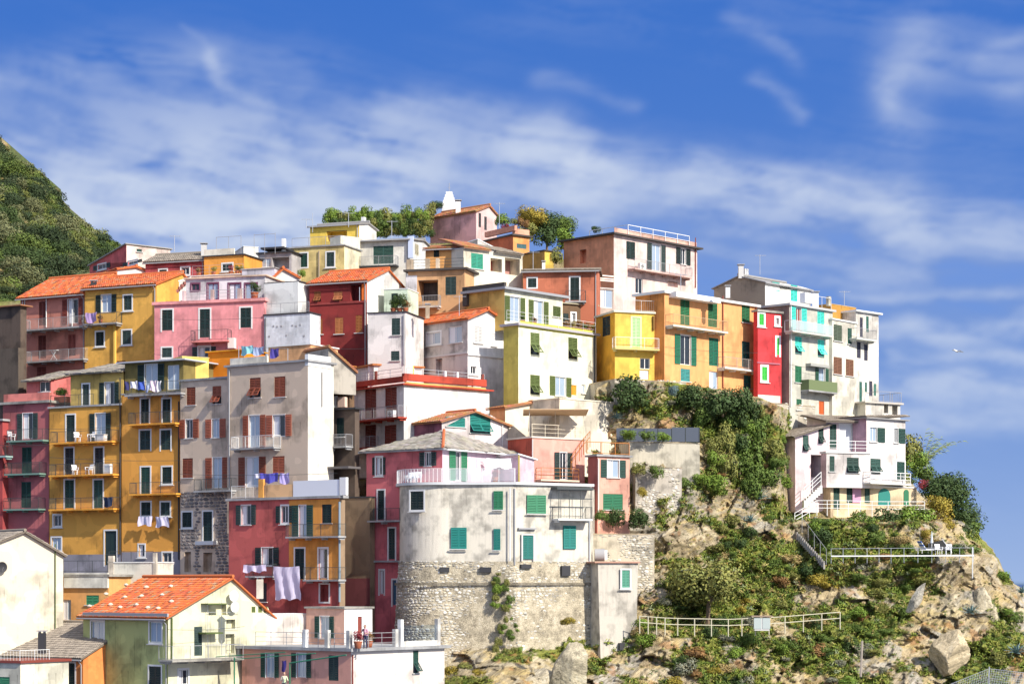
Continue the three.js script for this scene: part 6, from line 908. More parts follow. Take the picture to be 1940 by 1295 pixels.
const LM = { dark: leafMat(0.050, 0.090, 0.018), mid: leafMat(0.105, 0.165, 0.022), fresh: leafMat(0.17, 0.26, 0.028), olive: leafMat(0.22, 0.225, 0.05), yellow: leafMat(0.34, 0.26, 0.03), rust: leafMat(0.28, 0.15, 0.05), blue: leafMat(0.13, 0.20, 0.19), grey: leafMat(0.24, 0.24, 0.16), red: leafMat(0.35, 0.05, 0.06), dry: leafMat(0.38, 0.28, 0.11) };
const stemMat = mat([0.16, 0.11, 0.07]);
const stemGeo = (() => { const b = new MB(); b.bar(V(0, -1.0, 0), V(0.05, -0.1, 0), 0.06, 5, 0.04); for (let i = 0; i < 4; i++) { const t = i * 1.6; b.bar(V(0.03, -0.4 + i * 0.08, 0), V(Math.cos(t) * 0.45, 0.15 + 0.08 * i, Math.sin(t) * 0.45), 0.035, 4, 0.012); } return b.geo(); })();
let bushN = 0;
function bush(name, label, cat, p, r, m, o = {}) {
  const t = thing(name, label, cat, o.group, p); const f = new THREE.Mesh((o.tree ? treeGeos : bushGeos)[bushN++ % (o.tree ? 2 : 4)], m); f.name = o.tree ? 'crown' : 'foliage'; t.add(f); f.scale.set(r * (o.wx ?? 1), r * (o.hy ?? 1), r); f.rotation.y = rr(0, 6.28); if (o.lift) f.position.y = o.lift;
  const s = new THREE.Mesh(stemGeo, stemMat); s.name = o.tree ? 'trunk' : 'stem'; s.scale.set(r * 1.1, (o.hy ?? 1) * r * (o.tree ? 1.3 : 0.5), r * 1.1); s.position.y = o.lift ?? 0; t.add(s); return t;
}
function scatter(name, geos, list, matl, label) {
  geos.forEach((g, k) => { const mine = list.filter((_, i) => i % geos.length === k); if (!mine.length) return; const im = new THREE.InstancedMesh(g, matl, mine.length), m = new THREE.Matrix4(), q = new THREE.Quaternion(), e = new THREE.Euler(), c = new THREE.Color(); mine.forEach(({ p, s, c: col, sy = 1 }, i) => { e.set(rr(-0.3, 0.3), rr(0, 6.28), rr(-0.3, 0.3)); m.compose(p, q.setFromEuler(e), V(s, s * sy, s)); im.setMatrixAt(i, m); im.setColorAt(i, c.setRGB(...col)); }); im.name = numbered(name); tag(im, label, name.replace(/_/g, ' '), null, 'stuff'); scene.add(im); });
}
const white = mat([1, 1, 1], { vertexColors: true, roughness: 0.8, side: THREE.DoubleSide });
// ground cover on the cliff
{
  const list = []; const tones = [[0.17, 0.24, 0.03], [0.25, 0.29, 0.04], [0.10, 0.16, 0.025], [0.34, 0.34, 0.07], [0.48, 0.41, 0.15], [0.36, 0.27, 0.10], [0.26, 0.30, 0.16]];
  for (let k = 0; k < 42000 && list.length < 15000; k++) { const py = rr(725, 1320), px = rr(1120, xs(py) - 4); if (py < yTopOf(px) + 4) continue; const p = cliffAtRoll(px, py), g = greenMask(p); const w = smooth(0.44, 0.56, g); if (rnd() > 0.12 + w) continue; const dryish = rnd() > 0.35 + 0.5 * w; const c = tones[dryish ? 3 + (rnd() * 4 | 0) : (rnd() * 3 | 0)]; list.push({ p, s: rr(0.22, 0.6) * (0.7 + 0.5 * w), c, sy: rr(0.7, 1.3) }); }
  for (let k = 0; k < 1500; k++) { const py = rr(1215, 1330), px = rr(830, 1230); const p = cliffAt(px, py); if (greenMask(p) < 0.5) continue; list.push({ p, s: rr(0.2, 0.5), c: tones[rnd() * 4 | 0], sy: 1 }); }
  scatter('cliff_undergrowth', tuftGeos, list, white, 'low grass and scrub growing all over the cliff face');
}
function cliffAtRoll(px, py) { const e = xs(py), t = clamp((px - (e - WR)) / WR), d = cliffD(px, py) + RR * (1 - Math.sqrt(Math.max(0, 1 - t * t))), q = P(px, py, d); return P(px, py, d - cliffNoise(q) * (1 - 0.5 * t)); }
// woods of the far left hill
{
  const list = [], tones = [[0.05, 0.085, 0.018], [0.10, 0.145, 0.022], [0.032, 0.055, 0.015], [0.16, 0.18, 0.04], [0.16, 0.17, 0.07], [0.13, 0.18, 0.026]];
  for (let k = 0; k < 9000 && list.length < 2600; k++) { const py = rr(228, 625), e = hillX(py), px = rnd() < 0.2 ? rr(e - 14, e + 4) : rr(-150, e + 1), t = clamp((px - e + 90) / 90), p = P(px, py, hillD(px, py) + 14 * (1 - Math.sqrt(Math.max(0, 1 - t * t)))); p.z += 7 * (fbm3(p.x / 14, p.y / 10, p.z / 14, 5) - 0.5); const g = fbm3(p.x / 8, p.y / 6, p.z / 8, 4); if (rnd() > smooth(0.36, 0.5, g) + 0.12) continue; const zone = fbm2(px / 60 + 4, py / 50, 3), c = tones[Math.min(5, Math.max(0, (zone * 9 - 2 + rr(-1, 1)) | 0))]; list.push({ p, s: rr(0.8, 1.9) * (rnd() < 0.15 ? 1.5 : 1), c, sy: rr(0.7, 1) }); }
  const trees = []; for (let k = 0; k < 70; k++) { const py = rr(300, 590), px = hillX(py) - rr(2, 200) ** 1.0, t = clamp((px - hillX(py) + 90) / 90), p = P(px, py, hillD(px, py) + 14 * (1 - Math.sqrt(Math.max(0, 1 - t * t)))); if (px < -60) continue; p.z += 4; trees.push({ p, s: rr(1.8, 3.4), c: tones[[0, 2, 2, 4, 1][k % 5]], sy: rr(0.8, 1.1) }); } scatter('hill_trees', treeGeos, trees, white, 'darker tree crowns standing out on the far left hill');
  scatter('hill_woods', bushGeos, list, white, 'bushes and small trees covering the hill at the far left');
}
// ---------------------------------------------------------------- stones laid in courses
const stoneGeos = [0, 1, 2].map((k) => { const b = new MB(), o = [], q = []; for (let i = 0; i < 8; i++) { const t = (i + 0.5) / 8 * 2 * Math.PI, c = Math.cos(t), s = Math.sin(t), m = Math.max(Math.abs(c), Math.abs(s)), j = 0.47 + 0.05 * Math.sin(i * 2.3 + k * 4), r = 0.36 + 0.05 * Math.cos(i * 1.7 + k); o.push(V(c / m * j, s / m * j, -0.05)); q.push(V(c / m * r, s / m * r, 0.045 + 0.02 * Math.sin(i * 3 + k))); } const mid = V(0.03 * k, 0, 0.075); for (let i = 0; i < 8; i++) { const n = (i + 1) % 8; b.quad(o[i], o[n], q[n], q[i]); b.tri(q[i], q[n], mid, [0, 0], [1, 0], [1, 1]); } return b.geo(); });
const stoneTones = [[0.66, 0.62, 0.53], [0.57, 0.54, 0.46], [0.76, 0.73, 0.66], [0.46, 0.44, 0.39], [0.60, 0.54, 0.41]];
const stoneMats = stoneTones.map((c) => mat(c, { roughness: 0.95, bump: 1 })), stoneAny = mat([1, 1, 1], { roughness: 0.95 });
function layStones(parent, len, y0, y1, at, o = {}) {           // at(s, y) -> matrix of a place on the wall
  const all = [];
  for (let y = y0; y < y1;) { const rh = rr(0.16, 0.42) * (o.k ?? 1); for (let s = rr(0, 0.3); s < len;) { const w = rr(0.28, 0.75) * (o.k ?? 1); if (rnd() > (o.gap ?? 0.06) && s + w < len && fbm2(s / 1.6, y / 1.2, 3) > (o.bare ?? 0.40)) all.push([s + w / 2, y + rh / 2 + rr(-0.06, 0.06), w * rr(0.8, 1.02), rh * rr(0.7, 1.15), rnd() * 5 | 0]); s += w; } y += rh; }
  all.sort((a, b) => b[2] * b[3] - a[2] * a[3]); const big = o.big ?? 120, sc = new THREE.Matrix4(), rot = new THREE.Matrix4();
  const M4 = ([s, y, w, hh]) => at(s, y).multiply(rot.makeRotationZ(rr(-0.16, 0.16))).multiply(sc.makeScale(w, hh, rr(0.35, 1.0)));
  all.slice(0, big).forEach((q) => { const m = new THREE.Mesh(stoneGeos[q[4] % 3], stoneMats[q[4]]); m.name = 'stone'; m.applyMatrix4(M4(q)); parent.add(m); });
  const rest = all.slice(big); if (!rest.length) return; const im = new THREE.InstancedMesh(stoneGeos[0], stoneAny, rest.length), c = new THREE.Color(); rest.forEach((q, i) => { im.setMatrixAt(i, M4(q)); const t = stoneTones[q[4]], k = rr(0.75, 1.1) * (1 - 0.5 * smooth(0.48, 0.72, fbm2(q[0] / 2.2 + 3, q[1] / 1.5, 4))); im.setColorAt(i, c.setRGB(t[0] * k, t[1] * k, t[2] * k)); }); im.name = 'small_stones'; im.userData.kind = 'stuff'; parent.add(im);
}
{ // bastion
  const I = h.bastionInfo, pts = I.plan.slice(0, -1), seg = pts.slice(1).map((p, i) => Math.hypot(p[0] - pts[i][0], p[1] - pts[i][1])), len = seg.reduce((a, b) => a + b, 0), y0 = I.L(Y(1320, 165)), y1 = I.L(I.yMid) - 0.05;
  const at = (s, y) => { let i = 0; while (i < seg.length - 1 && s > seg[i]) s -= seg[i++]; const t = s / seg[i], x = lerp(pts[i][0], pts[i + 1][0], t), z = lerp(pts[i][1], pts[i + 1][1], t), l = Math.hypot(x, z), k = lerp(0.85, 0.04, clamp(y / (I.L(I.yMid)))), X2 = V((pts[i + 1][0] - pts[i][0]) / seg[i], 0, (pts[i + 1][1] - pts[i][1]) / seg[i]), N = V(0, 0, 0).crossVectors(X2, V(0, 1, 0)); return new THREE.Matrix4().makeBasis(X2, V(0, 1, 0), N).setPosition(x * (1 + k / l), y, z * (1 + k / l)); };
  const cy = I.L(I.yCord); layStones(I.core, len, y0, cy - 0.12, at, { big: 200, gap: 0.1, k: 0.62 }); layStones(I.core, len, cy + 0.12, y1, at, { big: 60, gap: 0.16, k: 0.6 });
}
function faceStones(H, k, px0, px1, pyTop, pyBot, o) { const f = H[k], u0 = f.at(px0, pyTop)[0], u1 = f.at(px1, pyTop)[0], v1 = f.at((px0 + px1) / 2, pyTop)[1], v0 = f.at((px0 + px1) / 2, pyBot)[1]; const w = H.g.children.find((c) => c.name === 'wall'), tr = new THREE.Matrix4(); layStones(w, u1 - u0 - 0.05, v0, v1 - 0.1, (s, y) => f.m.clone().multiply(tr.makeTranslation(u0 + s, y, 0.0)), o); }
// stone foot of the grey house: the stones leave its windows free
{
  const H = h.greyA, f = H.F, u1 = f.W, v1 = f.at(390, 932)[1], v0 = f.at(390, 1092)[1], holes = H.holes.F, tr = new THREE.Matrix4(), w = H.g.children.find((c) => c.name === 'wall'), base = block(H, 'F', 'wall_base', [341, 931, 436, 1125], 0.0, 0.02, wall([0.16, 0.15, 0.14], 'worn'));
  H.g.remove(base); const free = (s, y, ww, hh) => !holes.some((q) => s + ww > q.x0 - 0.16 && s - ww < q.x1 + 0.16 && y + hh > q.y0 - 0.16 && y - hh < q.y1 + 0.16);
  const all = []; for (let y = v0; y < v1;) { const rh = rr(0.2, 0.34); for (let s = 0.05; s < u1;) { const ww = rr(0.3, 0.7); if (s + ww < u1 && free(s + ww / 2, y + rh / 2, ww / 2, rh / 2)) all.push([s + ww / 2, y + rh / 2, ww, rh]); s += ww; } y += rh; }
  const dk = [mat([0.20, 0.18, 0.17]), mat([0.14, 0.13, 0.13]), mat([0.27, 0.24, 0.22])]; all.forEach(([s, y, ww, hh], i) => { if (i > 280) return; const m = new THREE.Mesh(stoneGeos[i % 3], dk[i % 3]); m.name = 'stone'; m.applyMatrix4(f.m.clone().multiply(tr.makeTranslation(s, y, 0.01)).multiply(new THREE.Matrix4().makeScale(ww, hh, 1))); w.add(m); });
}
// ---------------------------------------------------------------- retaining walls on the slope
const walls = [
  ['stone retaining wall under the bright yellow and apricot houses', { x: 1165, d: 184.6, a: 24, xr: 1300, dep: 5, top: 719, base: 850 }, [0.62, 0.57, 0.48], 90],
  ['pale concrete wall below the dark screen on the slope', { x: 1192, d: 180.9, a: 14, xr: 1326, dep: 4, top: 838, base: 940 }, [0.58, 0.55, 0.46], 0],
  ['rough stone wall right of the lower salmon house', { x: 1204, d: 179.9, a: 12, xr: 1292, dep: 5, top: 886, base: 1000 }, [0.56, 0.52, 0.46], 120],
  ['stone wall behind the small plastered tower', { x: 1120, d: 173.2, a: 10, xr: 1240, dep: 4, top: 1012, base: 1230 }, [0.66, 0.60, 0.48], 130],
  ['long stone wall below the orange tiled path under the red house', { x: 1437, d: 194, a: 40, xr: 1545, dep: 4, top: 762, base: 870 }, [0.56, 0.52, 0.44], 60],
];
for (const [label, o, c, big] of walls) { const H = house('retaining_wall', label, { ...o, cat: 'wall', mat: mat(c, { tex: 'worn' }), roof: { t: 'flat', over: 0.04, th: 0.08, mat: mat([c[0] * 0.9, c[1] * 0.82, c[2] * 0.72], { tex: 'worn' }) } }); finish(H); if (big) faceStones(H, 'F', o.x, o.xr, o.top, o.base, { big, gap: 0.12, k: 0.62 }); }

// ---------------------------------------------------------------- small things
const bpos = (b, px, n = 0.5) => { const u = b.f.at(px, 900, n)[0]; return V(u, b.v, n).applyMatrix4(b.f.m).applyMatrix4(b.H.g.matrixWorld); };
const chairParts = (() => { const seat = new MB().box(-0.24, 0.40, -0.22, 0.24, 0.44, 0.24).geo(), back = new MB(); { const m = new THREE.Matrix4().makeRotationX(-0.2).setPosition(0, 0.44, -0.22); back.box(-0.24, 0, -0.02, 0.24, 0.08, 0.02, m).box(-0.24, 0.34, -0.02, 0.24, 0.46, 0.02, m); for (let i = 0; i < 5; i++) back.box(-0.22 + i * 0.1, 0.08, -0.015, -0.16 + i * 0.1, 0.34, 0.015, m); } const arm = new MB().box(-0.03, 0.62, -0.26, 0.03, 0.66, 0.24).box(-0.025, 0.44, 0.18, 0.025, 0.62, 0.23).geo(), leg = new MB().bar(V(0, 0, 0), V(0, 0.42, 0), 0.025, 5, 0.035).geo(); return { seat, back: back.geo(), arm, leg }; })();
function chair(p, ry, label, group) { const t = thing('garden_chair', label, 'chair', group, p); t.rotation.y = ry; const pl2 = mat([0.82, 0.82, 0.82], { roughness: 0.45 }); child(t, 'seat', chairParts.seat, pl2, V(0, 0, 0)); child(t, 'backrest', chairParts.back, pl2, V(0, 0, 0)); for (const s of [-1, 1]) { child(t, 'armrest', chairParts.arm, pl2, V(0.26 * s, 0, 0)); for (const q of [-1, 1]) child(t, 'leg', chairParts.leg, pl2, V(0.2 * s, 0, 0.19 * q)); } return t; }
chair(bpos(h.b2[0], 146), 0.5, 'left white plastic chair on the top balcony of the yellow house'); chair(bpos(h.b2[0], 172), -0.8, 'right white plastic chair on the top balcony of the yellow house');
chair(bpos(h.b2[1], 141), 0.4, 'left white plastic chair on the middle balcony of the yellow house'); chair(bpos(h.b2[1], 168), -0.7, 'right white plastic chair on the middle balcony of the yellow house'); chair(bpos(h.b1[0], 21), 0.9, 'white plastic chair on the top balcony of the dusky pink house');
function boxThing(name, label, cat, p, ry, w, hh, d, m, extra) { const t = thing(name, label, cat, null, p); t.rotation.y = ry; child(t, 'body', new MB().box(-w / 2, 0, -d / 2, w / 2, hh, d / 2).geo(), m, V(0, 0, 0)); extra?.(t); return t; }
boxThing('cabinet', 'white cabinet at the right end of the middle yellow balcony', 'cabinet', bpos(h.b2[1], 205, 0.55), h.yellowA.a, 0.6, 0.85, 0.4, M.white, (t) => { child(t, 'door', new MB().box(-0.27, 0.05, 0.2, -0.01, 0.8, 0.215).box(0.01, 0.05, 0.2, 0.27, 0.8, 0.215).geo(), M.trim, V(0, 0, 0)); });
boxThing('table', 'low white table with a cloth on the top yellow balcony', 'table', bpos(h.b2[0], 191, 0.5), h.yellowA.a, 0.9, 0.55, 0.5, M.white, (t) => { child(t, 'table_top', new MB().box(-0.5, 0.55, -0.3, 0.5, 0.6, 0.3).geo(), M.trim, V(0, 0, 0)); });
const acParts = { body: new MB().box(-0.42, 0, -0.16, 0.42, 0.62, 0.16).geo(), ring: (() => { const b = new MB(); for (let i = 0; i < 12; i++) { const a = i / 12 * 6.283, c = (i + 1) / 12 * 6.283; b.bar(V(Math.cos(a) * 0.24 - 0.08, 0.31 + Math.sin(a) * 0.24, 0.175), V(Math.cos(c) * 0.24 - 0.08, 0.31 + Math.sin(c) * 0.24, 0.175), 0.02, 4); } return b.geo(); })(), fan: (() => { const b = new MB(); for (let i = 0; i < 4; i++) { const m = new THREE.Matrix4().makeRotationZ(i * 1.57).setPosition(-0.08, 0.31, 0.165); b.box(-0.04, 0.02, 0, 0.05, 0.2, 0.006, m); } return b.geo(); })() };
function ac(p, ry, label) { const t = thing('air_conditioner', label, 'air conditioner', null, p); t.rotation.y = ry; child(t, 'casing', acParts.body, M.white, V(0, 0, 0)); child(t, 'fan_guard', acParts.ring, M.grey, V(0, 0, 0)); child(t, 'fan', acParts.fan, M.dark, V(0, 0, 0)); return t; }
ac(bpos(h.b9[0], 742, 0.5), wrot(h.redTop, 'L'), 'white air conditioner on the balcony of the red parapet house'); ac(bpos(h.bc13, 1216, 0.5), h.bigPink.a, 'white air conditioner on the balcony of the big salmon pink house');
// laundry
function cloth(label, p, dir, w, hh, m, o = {}) {
  const g = new THREE.PlaneGeometry(w, hh, 14, 10), a = g.attributes.position, ph = rr(0, 6); for (let i = 0; i < a.count; i++) { const x = a.getX(i), y = a.getY(i), k = 0.5 - y / hh; a.setZ(i, 0.08 * Math.sin(x * 6 + ph + y) * (0.3 + k) + 0.035 * Math.sin(x * 15 + y * 4 + ph)); a.setX(i, x + k * (o.skew ?? 0) + 0.03 * Math.sin(y * 6 + ph)); a.setY(i, y - 0.06 * Math.cos(x / w * Math.PI * (o.pegs ?? 2)) * (1 - k) * 0.6 - k * 0.09 * Math.sin(x * 5 + ph * 2)); }
  g.translate(w / 2, -hh / 2, 0); g.computeVertexNormals(); const q = new THREE.Mesh(g, m); q.name = numbered(o.name ?? 'laundry'); q.position.copy(p); q.rotation.y = dir; scene.add(q); return tag(q, label, 'laundry', o.group);
}
const CL = (r, g, b) => mat([r, g, b], { side: THREE.DoubleSide, roughness: 0.9 });
const hang = (H, k, [x0, y0, x1, y1], n, label, m, o) => { const f = H[k], [u0, v1] = f.at(x0, y0, n), u1 = f.at(x1, y0, n)[0], v0 = f.at((x0 + x1) / 2, y1, n)[1]; return cloth(label, wpos(H, k, x0, y0, n), wrot(H, k), u1 - u0, v1 - v0, m, o); };
{ const H = h.yellowB; [[958, 172, 985, 245, 'small navy cloth at the left end of the laundry balcony', CL(0.03, 0.03, 0.12)], [998, 172, 1050, 228, 'white towel on the laundry balcony next to the navy cloth', CL(0.75, 0.72, 0.78)], [1058, 175, 1105, 240, 'bright blue cloth on the laundry balcony', CL(0.05, 0.10, 0.42)], [1112, 200, 1140, 250, 'white and blue striped cloth low on the laundry balcony', CL(0.4, 0.45, 0.62)], [1150, 168, 1195, 245, 'pale pink shirt on the laundry balcony', CL(0.75, 0.6, 0.66)], [1200, 170, 1232, 250, 'white cloth at the right end of the laundry', CL(0.76, 0.74, 0.72)]].forEach(([a, b, c, d, l, m]) => hang(H, 'F', z2(a, b, c, d), 1.0, l, m)); }
hang(h.yellowB, 'F', z2(1060, 1208, 1160, 1275), 0.5, 'crumpled lavender sheet under the lower left window of the ochre house', CL(0.62, 0.58, 0.72)); hang(h.yellowB, 'F', z2(1190, 1210, 1290, 1285), 0.5, 'crumpled lavender sheet under the lower right window of the ochre house', CL(0.60, 0.56, 0.70));
hang(h.red, 'F', z6(645, 568, 808, 772), 1.15, 'big white bed sheet hanging in front of the red house', CL(0.70, 0.66, 0.82), { skew: 0.25, name: 'bed_sheet' }); hang(h.red, 'F', z6(462, 558, 602, 600), 1.0, 'narrow white sheet on the line left of the big bed sheet', CL(0.68, 0.62, 0.80));
hang(h.greyB, 'F', z5(720, 1032, 862, 1104), 1.7, 'long blue blanket over the terrace railing of the red house', CL(0.10, 0.10, 0.50)); hang(h.greyB, 'F', z5(880, 1030, 952, 1108), 1.7, 'lavender towel right of the long blue blanket', CL(0.42, 0.36, 0.68)); hang(h.greyB, 'F', z5(672, 1032, 716, 1075), 1.7, 'small pale towel left of the long blue blanket', CL(0.6, 0.6, 0.72));
hang(h.yellowA, 'F', z2(790, 1060, 858, 1132), 1.0, 'dark blue blanket over the lowest balcony of the yellow house', CL(0.015, 0.025, 0.06));
hang(h.ochre2, 'F', [456, 656, 479, 672], 2.2, 'turquoise towel on the roof line of the grey house', CL(0.30, 0.62, 0.66)); hang(h.ochre2, 'F', [481, 658, 500, 672], 2.2, 'blue grey shirts on the roof line of the grey house', CL(0.35, 0.42, 0.6)); hang(h.ochre2, 'F', [512, 661, 528, 677], 2.2, 'dark purple cloth on the roof line of the grey house', CL(0.08, 0.06, 0.3));
hang(h.pinkBalcony, 'F', z1(655, 620, 740, 690), 1.2, 'lilac cloths between the pink and the golden house balconies', CL(0.42, 0.28, 0.5)); hang(h.terraceFront, 'F', z6(697, 1150, 727, 1215), 1.4, 'navy towel on the green drying frame', CL(0.03, 0.02, 0.16));
{ const H = h.ochre2, f = H.F, b = new MB(), q = (px, py) => wpos(H, 'F', px, py, 2.22); b.bar(q(452, 655), q(545, 660), 0.012, 4).bar(q(452, 655), q(452, 690), 0.03, 5).bar(q(545, 660), q(545, 690), 0.03, 5); const m = b.mesh('washing_line', M.steel); tag(m, 'washing line with two posts on the grey house roof', 'washing line'); }
// green drying frame at the bottom
{ const t = thing('clothes_airer', 'green metal drying frame in front of the pink terrace house', 'drying frame'), b = new MB(), q = (x, y, n) => wpos(h.terraceFront, 'F', ...z6(x, y), n); b.bar(q(245, 1130, 2.2), q(245, 1330, 2.2), 0.05, 6).bar(q(405, 1130, 2.2), q(405, 1330, 2.2), 0.05, 6).bar(q(750, 1165, 2.2), q(750, 1330, 2.2), 0.05, 6); b.mesh('post', mat([0.02, 0.16, 0.08]), t); new MB().bar(q(240, 1130, 2.2), q(720, 1098, 2.2), 0.035, 5).bar(q(400, 1142, 2.2), q(910, 1105, 2.2), 0.035, 5).bar(q(750, 1165, 2.2), q(1100, 1115, 2.2), 0.05, 5).mesh('rail', mat([0.03, 0.22, 0.12]), t); }
// pots and balcony plants
function potPlant(p, r, m, label, o = {}) { const t = thing('potted_plant', label, 'potted plant', o.group, p); const pr = o.pr ?? 0.22; child(t, 'pot', (() => { const g = new THREE.LatheGeometry([[0, 0], [pr * 0.7, 0], [pr, pr * 1.5], [pr * 1.08, pr * 1.5], [pr * 1.08, pr * 1.7], [pr * 0.9, pr * 1.7], [0, pr * 1.5]].map(([x, y]) => new THREE.Vector2(x, y)), 12); return g; })(), o.pot ?? M.pot, V(0, 0, 0)); const f = new THREE.Mesh(bushGeos[bushN++ % 4], m); f.name = 'foliage'; f.scale.setScalar(r); f.position.y = pr * 1.7 + r * 0.6; t.add(f); return t; }
const rot = (H, k, px, py, n) => wpos(H, k, px, py, n);
{ const H = h.tallPink; const p = rot(H, 'F', 117, 762, -1.2); const t = thing('planter', 'terracotta trough with a leafy green shrub on the corner terrace', 'planter', null, p); t.rotation.y = H.a; child(t, 'trough', new MB().box(-0.7, 0, -0.25, 0.7, 0.5, 0.25).geo(), M.pot, V(0, 0, 0)); const f = new THREE.Mesh(bushGeos[1], LM.fresh); f.name = 'foliage'; f.scale.set(0.9, 0.55, 0.5); f.position.y = 0.85; t.add(f); }
potPlant(rot(h.pinkMain, 'F', 482, 566, -0.4).setY(h.pinkMain.yb + h.pinkMain.h + 0.26), 0.62, LM.dark, 'potted palm on the roof terrace of the rose pink house', { pr: 0.34 });
[[1073, 0.38, LM.rust], [1084, 0.36, LM.yellow], [1096, 0.42, LM.rust], [1105, 0.36, LM.mid], [1114, 0.45, LM.rust], [1122, 0.35, LM.yellow]].forEach(([px, r, m], i) => potPlant(rot(h.paleYellow, 'F', px, 615, -0.5).setY(h.paleYellow.yb + h.paleYellow.h + 0.2), r, m, 'flowering pot in the row at the right end of the lemon house terrace', { group: 'flower pots on the lemon house terrace' }));
[[990, LM.mid], [1012, LM.rust]].forEach(([px, m], i) => potPlant(rot(h.paleYellow, 'F', px, 612, -0.5).setY(h.paleYellow.yb + h.paleYellow.h + 0.2), 0.3, m, i ? 'orange flowering pot between the two olive doors of the penthouse' : 'green pot beside the first olive door of the penthouse'));
[[376, LM.rust], [404, LM.yellow], [437, LM.red], [449, LM.mid], [458, LM.yellow]].forEach(([px, m], i) => potPlant(rot(h.terraceBeds, 'F', px, 522, -0.6).setY(h.terraceBeds.yb + h.terraceBeds.h + 0.08), 0.34, m, ['small rust coloured pot left on the flower terrace', 'yellow flowering pot under the brick red house window', 'red flowering pot below the green window of the orange house', 'green pot right of the green window of the orange house', 'yellow flowering pot at the right end of the flower terrace'][i]));
[[745, LM.mid, 'leafy pot at the door of the mint terrace room', 0.55], [757, LM.dark, 'dark leafy tree in a pot on the mint terrace', 0.8], [768, LM.rust, 'reddish pot plant at the right end of the mint terrace', 0.5]].forEach(([px, m, l, r]) => potPlant(rot(h.whiteNext, 'F', px, 590, -1.2).setY(h.whiteNext.yb + h.whiteNext.h + 0.1), r, m, l, { pr: 0.26 }));
potPlant(bpos(h.bc2, 190, 0.7), 0.32, LM.rust, 'orange flowers on the balcony of the golden yellow house', { pr: 0.2 }); potPlant(bpos(h.b14, 1085, 0.7), 0.35, LM.mid, 'left green pot on the bastion balcony', { pr: 0.18 }); potPlant(bpos(h.b14, 1100, 0.7), 0.38, LM.fresh, 'right green pot on the bastion balcony', { pr: 0.18 });
potPlant(rot(h.terraceFront, 'F', 678, 1222, 0.0).setY(h.terraceFront.yb + h.terraceFront.h + 0.22), 0.5, LM.red, 'dark red leafy pot beside the person on the terrace', { pr: 0.3 }); potPlant(rot(h.terraceFront, 'R', 699, 1222, -0.5).setY(h.terraceFront.yb + h.terraceFront.h + 0.22), 0.48, LM.rust, 'orange brown leafy pot right of the person on the terrace', { pr: 0.28 });
// row of white loungers on the round terrace
{ const I = h.bastionInfo; for (let i = 0; i < 5; i++) { const a = (-185 + i * 13) * DEG, p = V(I.cx + Math.cos(a) * (I.R0 - 0.75), I.yTop, -169.8 - Math.sin(a) * (I.R0 - 0.75)); chair(p, -0.5 + i * 0.1, 'white plastic chair in the row at the left rim of the round terrace', 'white chairs at the rim of the round terrace'); }
  const pp = [['pink towel on the rack of the round terrace', 905, 872, 918, 890, CL(0.75, 0.5, 0.52)], ['white towel on the rack of the round terrace', 922, 868, 968, 886, CL(0.78, 0.76, 0.78)]]; for (const [l, x0, y0, x1, y1, m] of pp) { const A = P(x0, y0, 167.6), B2 = P(x1, y0, 168.4); cloth(l, A, Math.atan2(-(B2.z - A.z), B2.x - A.x), A.distanceTo(B2), (y1 - y0) / F * 168, m); }
  const t = thing('drying_rack', 'metal rack with towels on the round terrace', 'drying rack'), b = new MB(); for (const [px, d] of [[903, 167.6], [935, 168], [970, 168.5]]) { const q = P(px, 868, d); b.bar(V(q.x, I.yTop, q.z), q, 0.02, 4); } b.bar(P(903, 868, 167.6), P(970, 868, 168.5), 0.02, 4); b.mesh('frame', M.steel, t); potPlant(P(938, 915, 167.2).setY(I.yTop), 0.4, LM.red, 'red flowering pot on the round terrace', { pr: 0.25 }); }
// stones weighing down the orange roof
{ const H = h.greenHouse, dep = H.dep * 0.6, rise = 2.75, rock = new THREE.IcosahedronGeometry(0.16, 1), a = rock.attributes.position; for (let i = 0; i < a.count; i++) { const k = 0.8 + 0.4 * noise3(a.getX(i) * 9, a.getY(i) * 9, a.getZ(i) * 9); a.setXYZ(i, a.getX(i) * k * 1.25, a.getY(i) * k * 0.75, a.getZ(i) * k); } rock.computeVertexNormals();
  for (const [x, y] of [[695, 705], [825, 605], [860, 690], [935, 710], [970, 630], [980, 530], [1060, 690], [1100, 620], [1140, 548], [1150, 710], [1230, 715], [1262, 610], [1330, 540], [1335, 660]]) { // on the slope
    const [px, py] = z3(x, y), t = (1163 - py) / (1163 - 1090), n = -dep * clamp(t), [u] = H.F.at(px, py, n); const q = new THREE.Mesh(rock, mat([0.66, 0.58, 0.45])); q.name = numbered('roof_stone'); q.position.copy(V(u, H.h + rise * clamp(t) + 0.16, n).applyMatrix4(H.g.matrixWorld)); q.rotation.y = rr(0, 6); scene.add(q); tag(q, 'pale stone lying on the bright orange tiled roof', 'stone', 'stones on the orange tiled roof'); } }
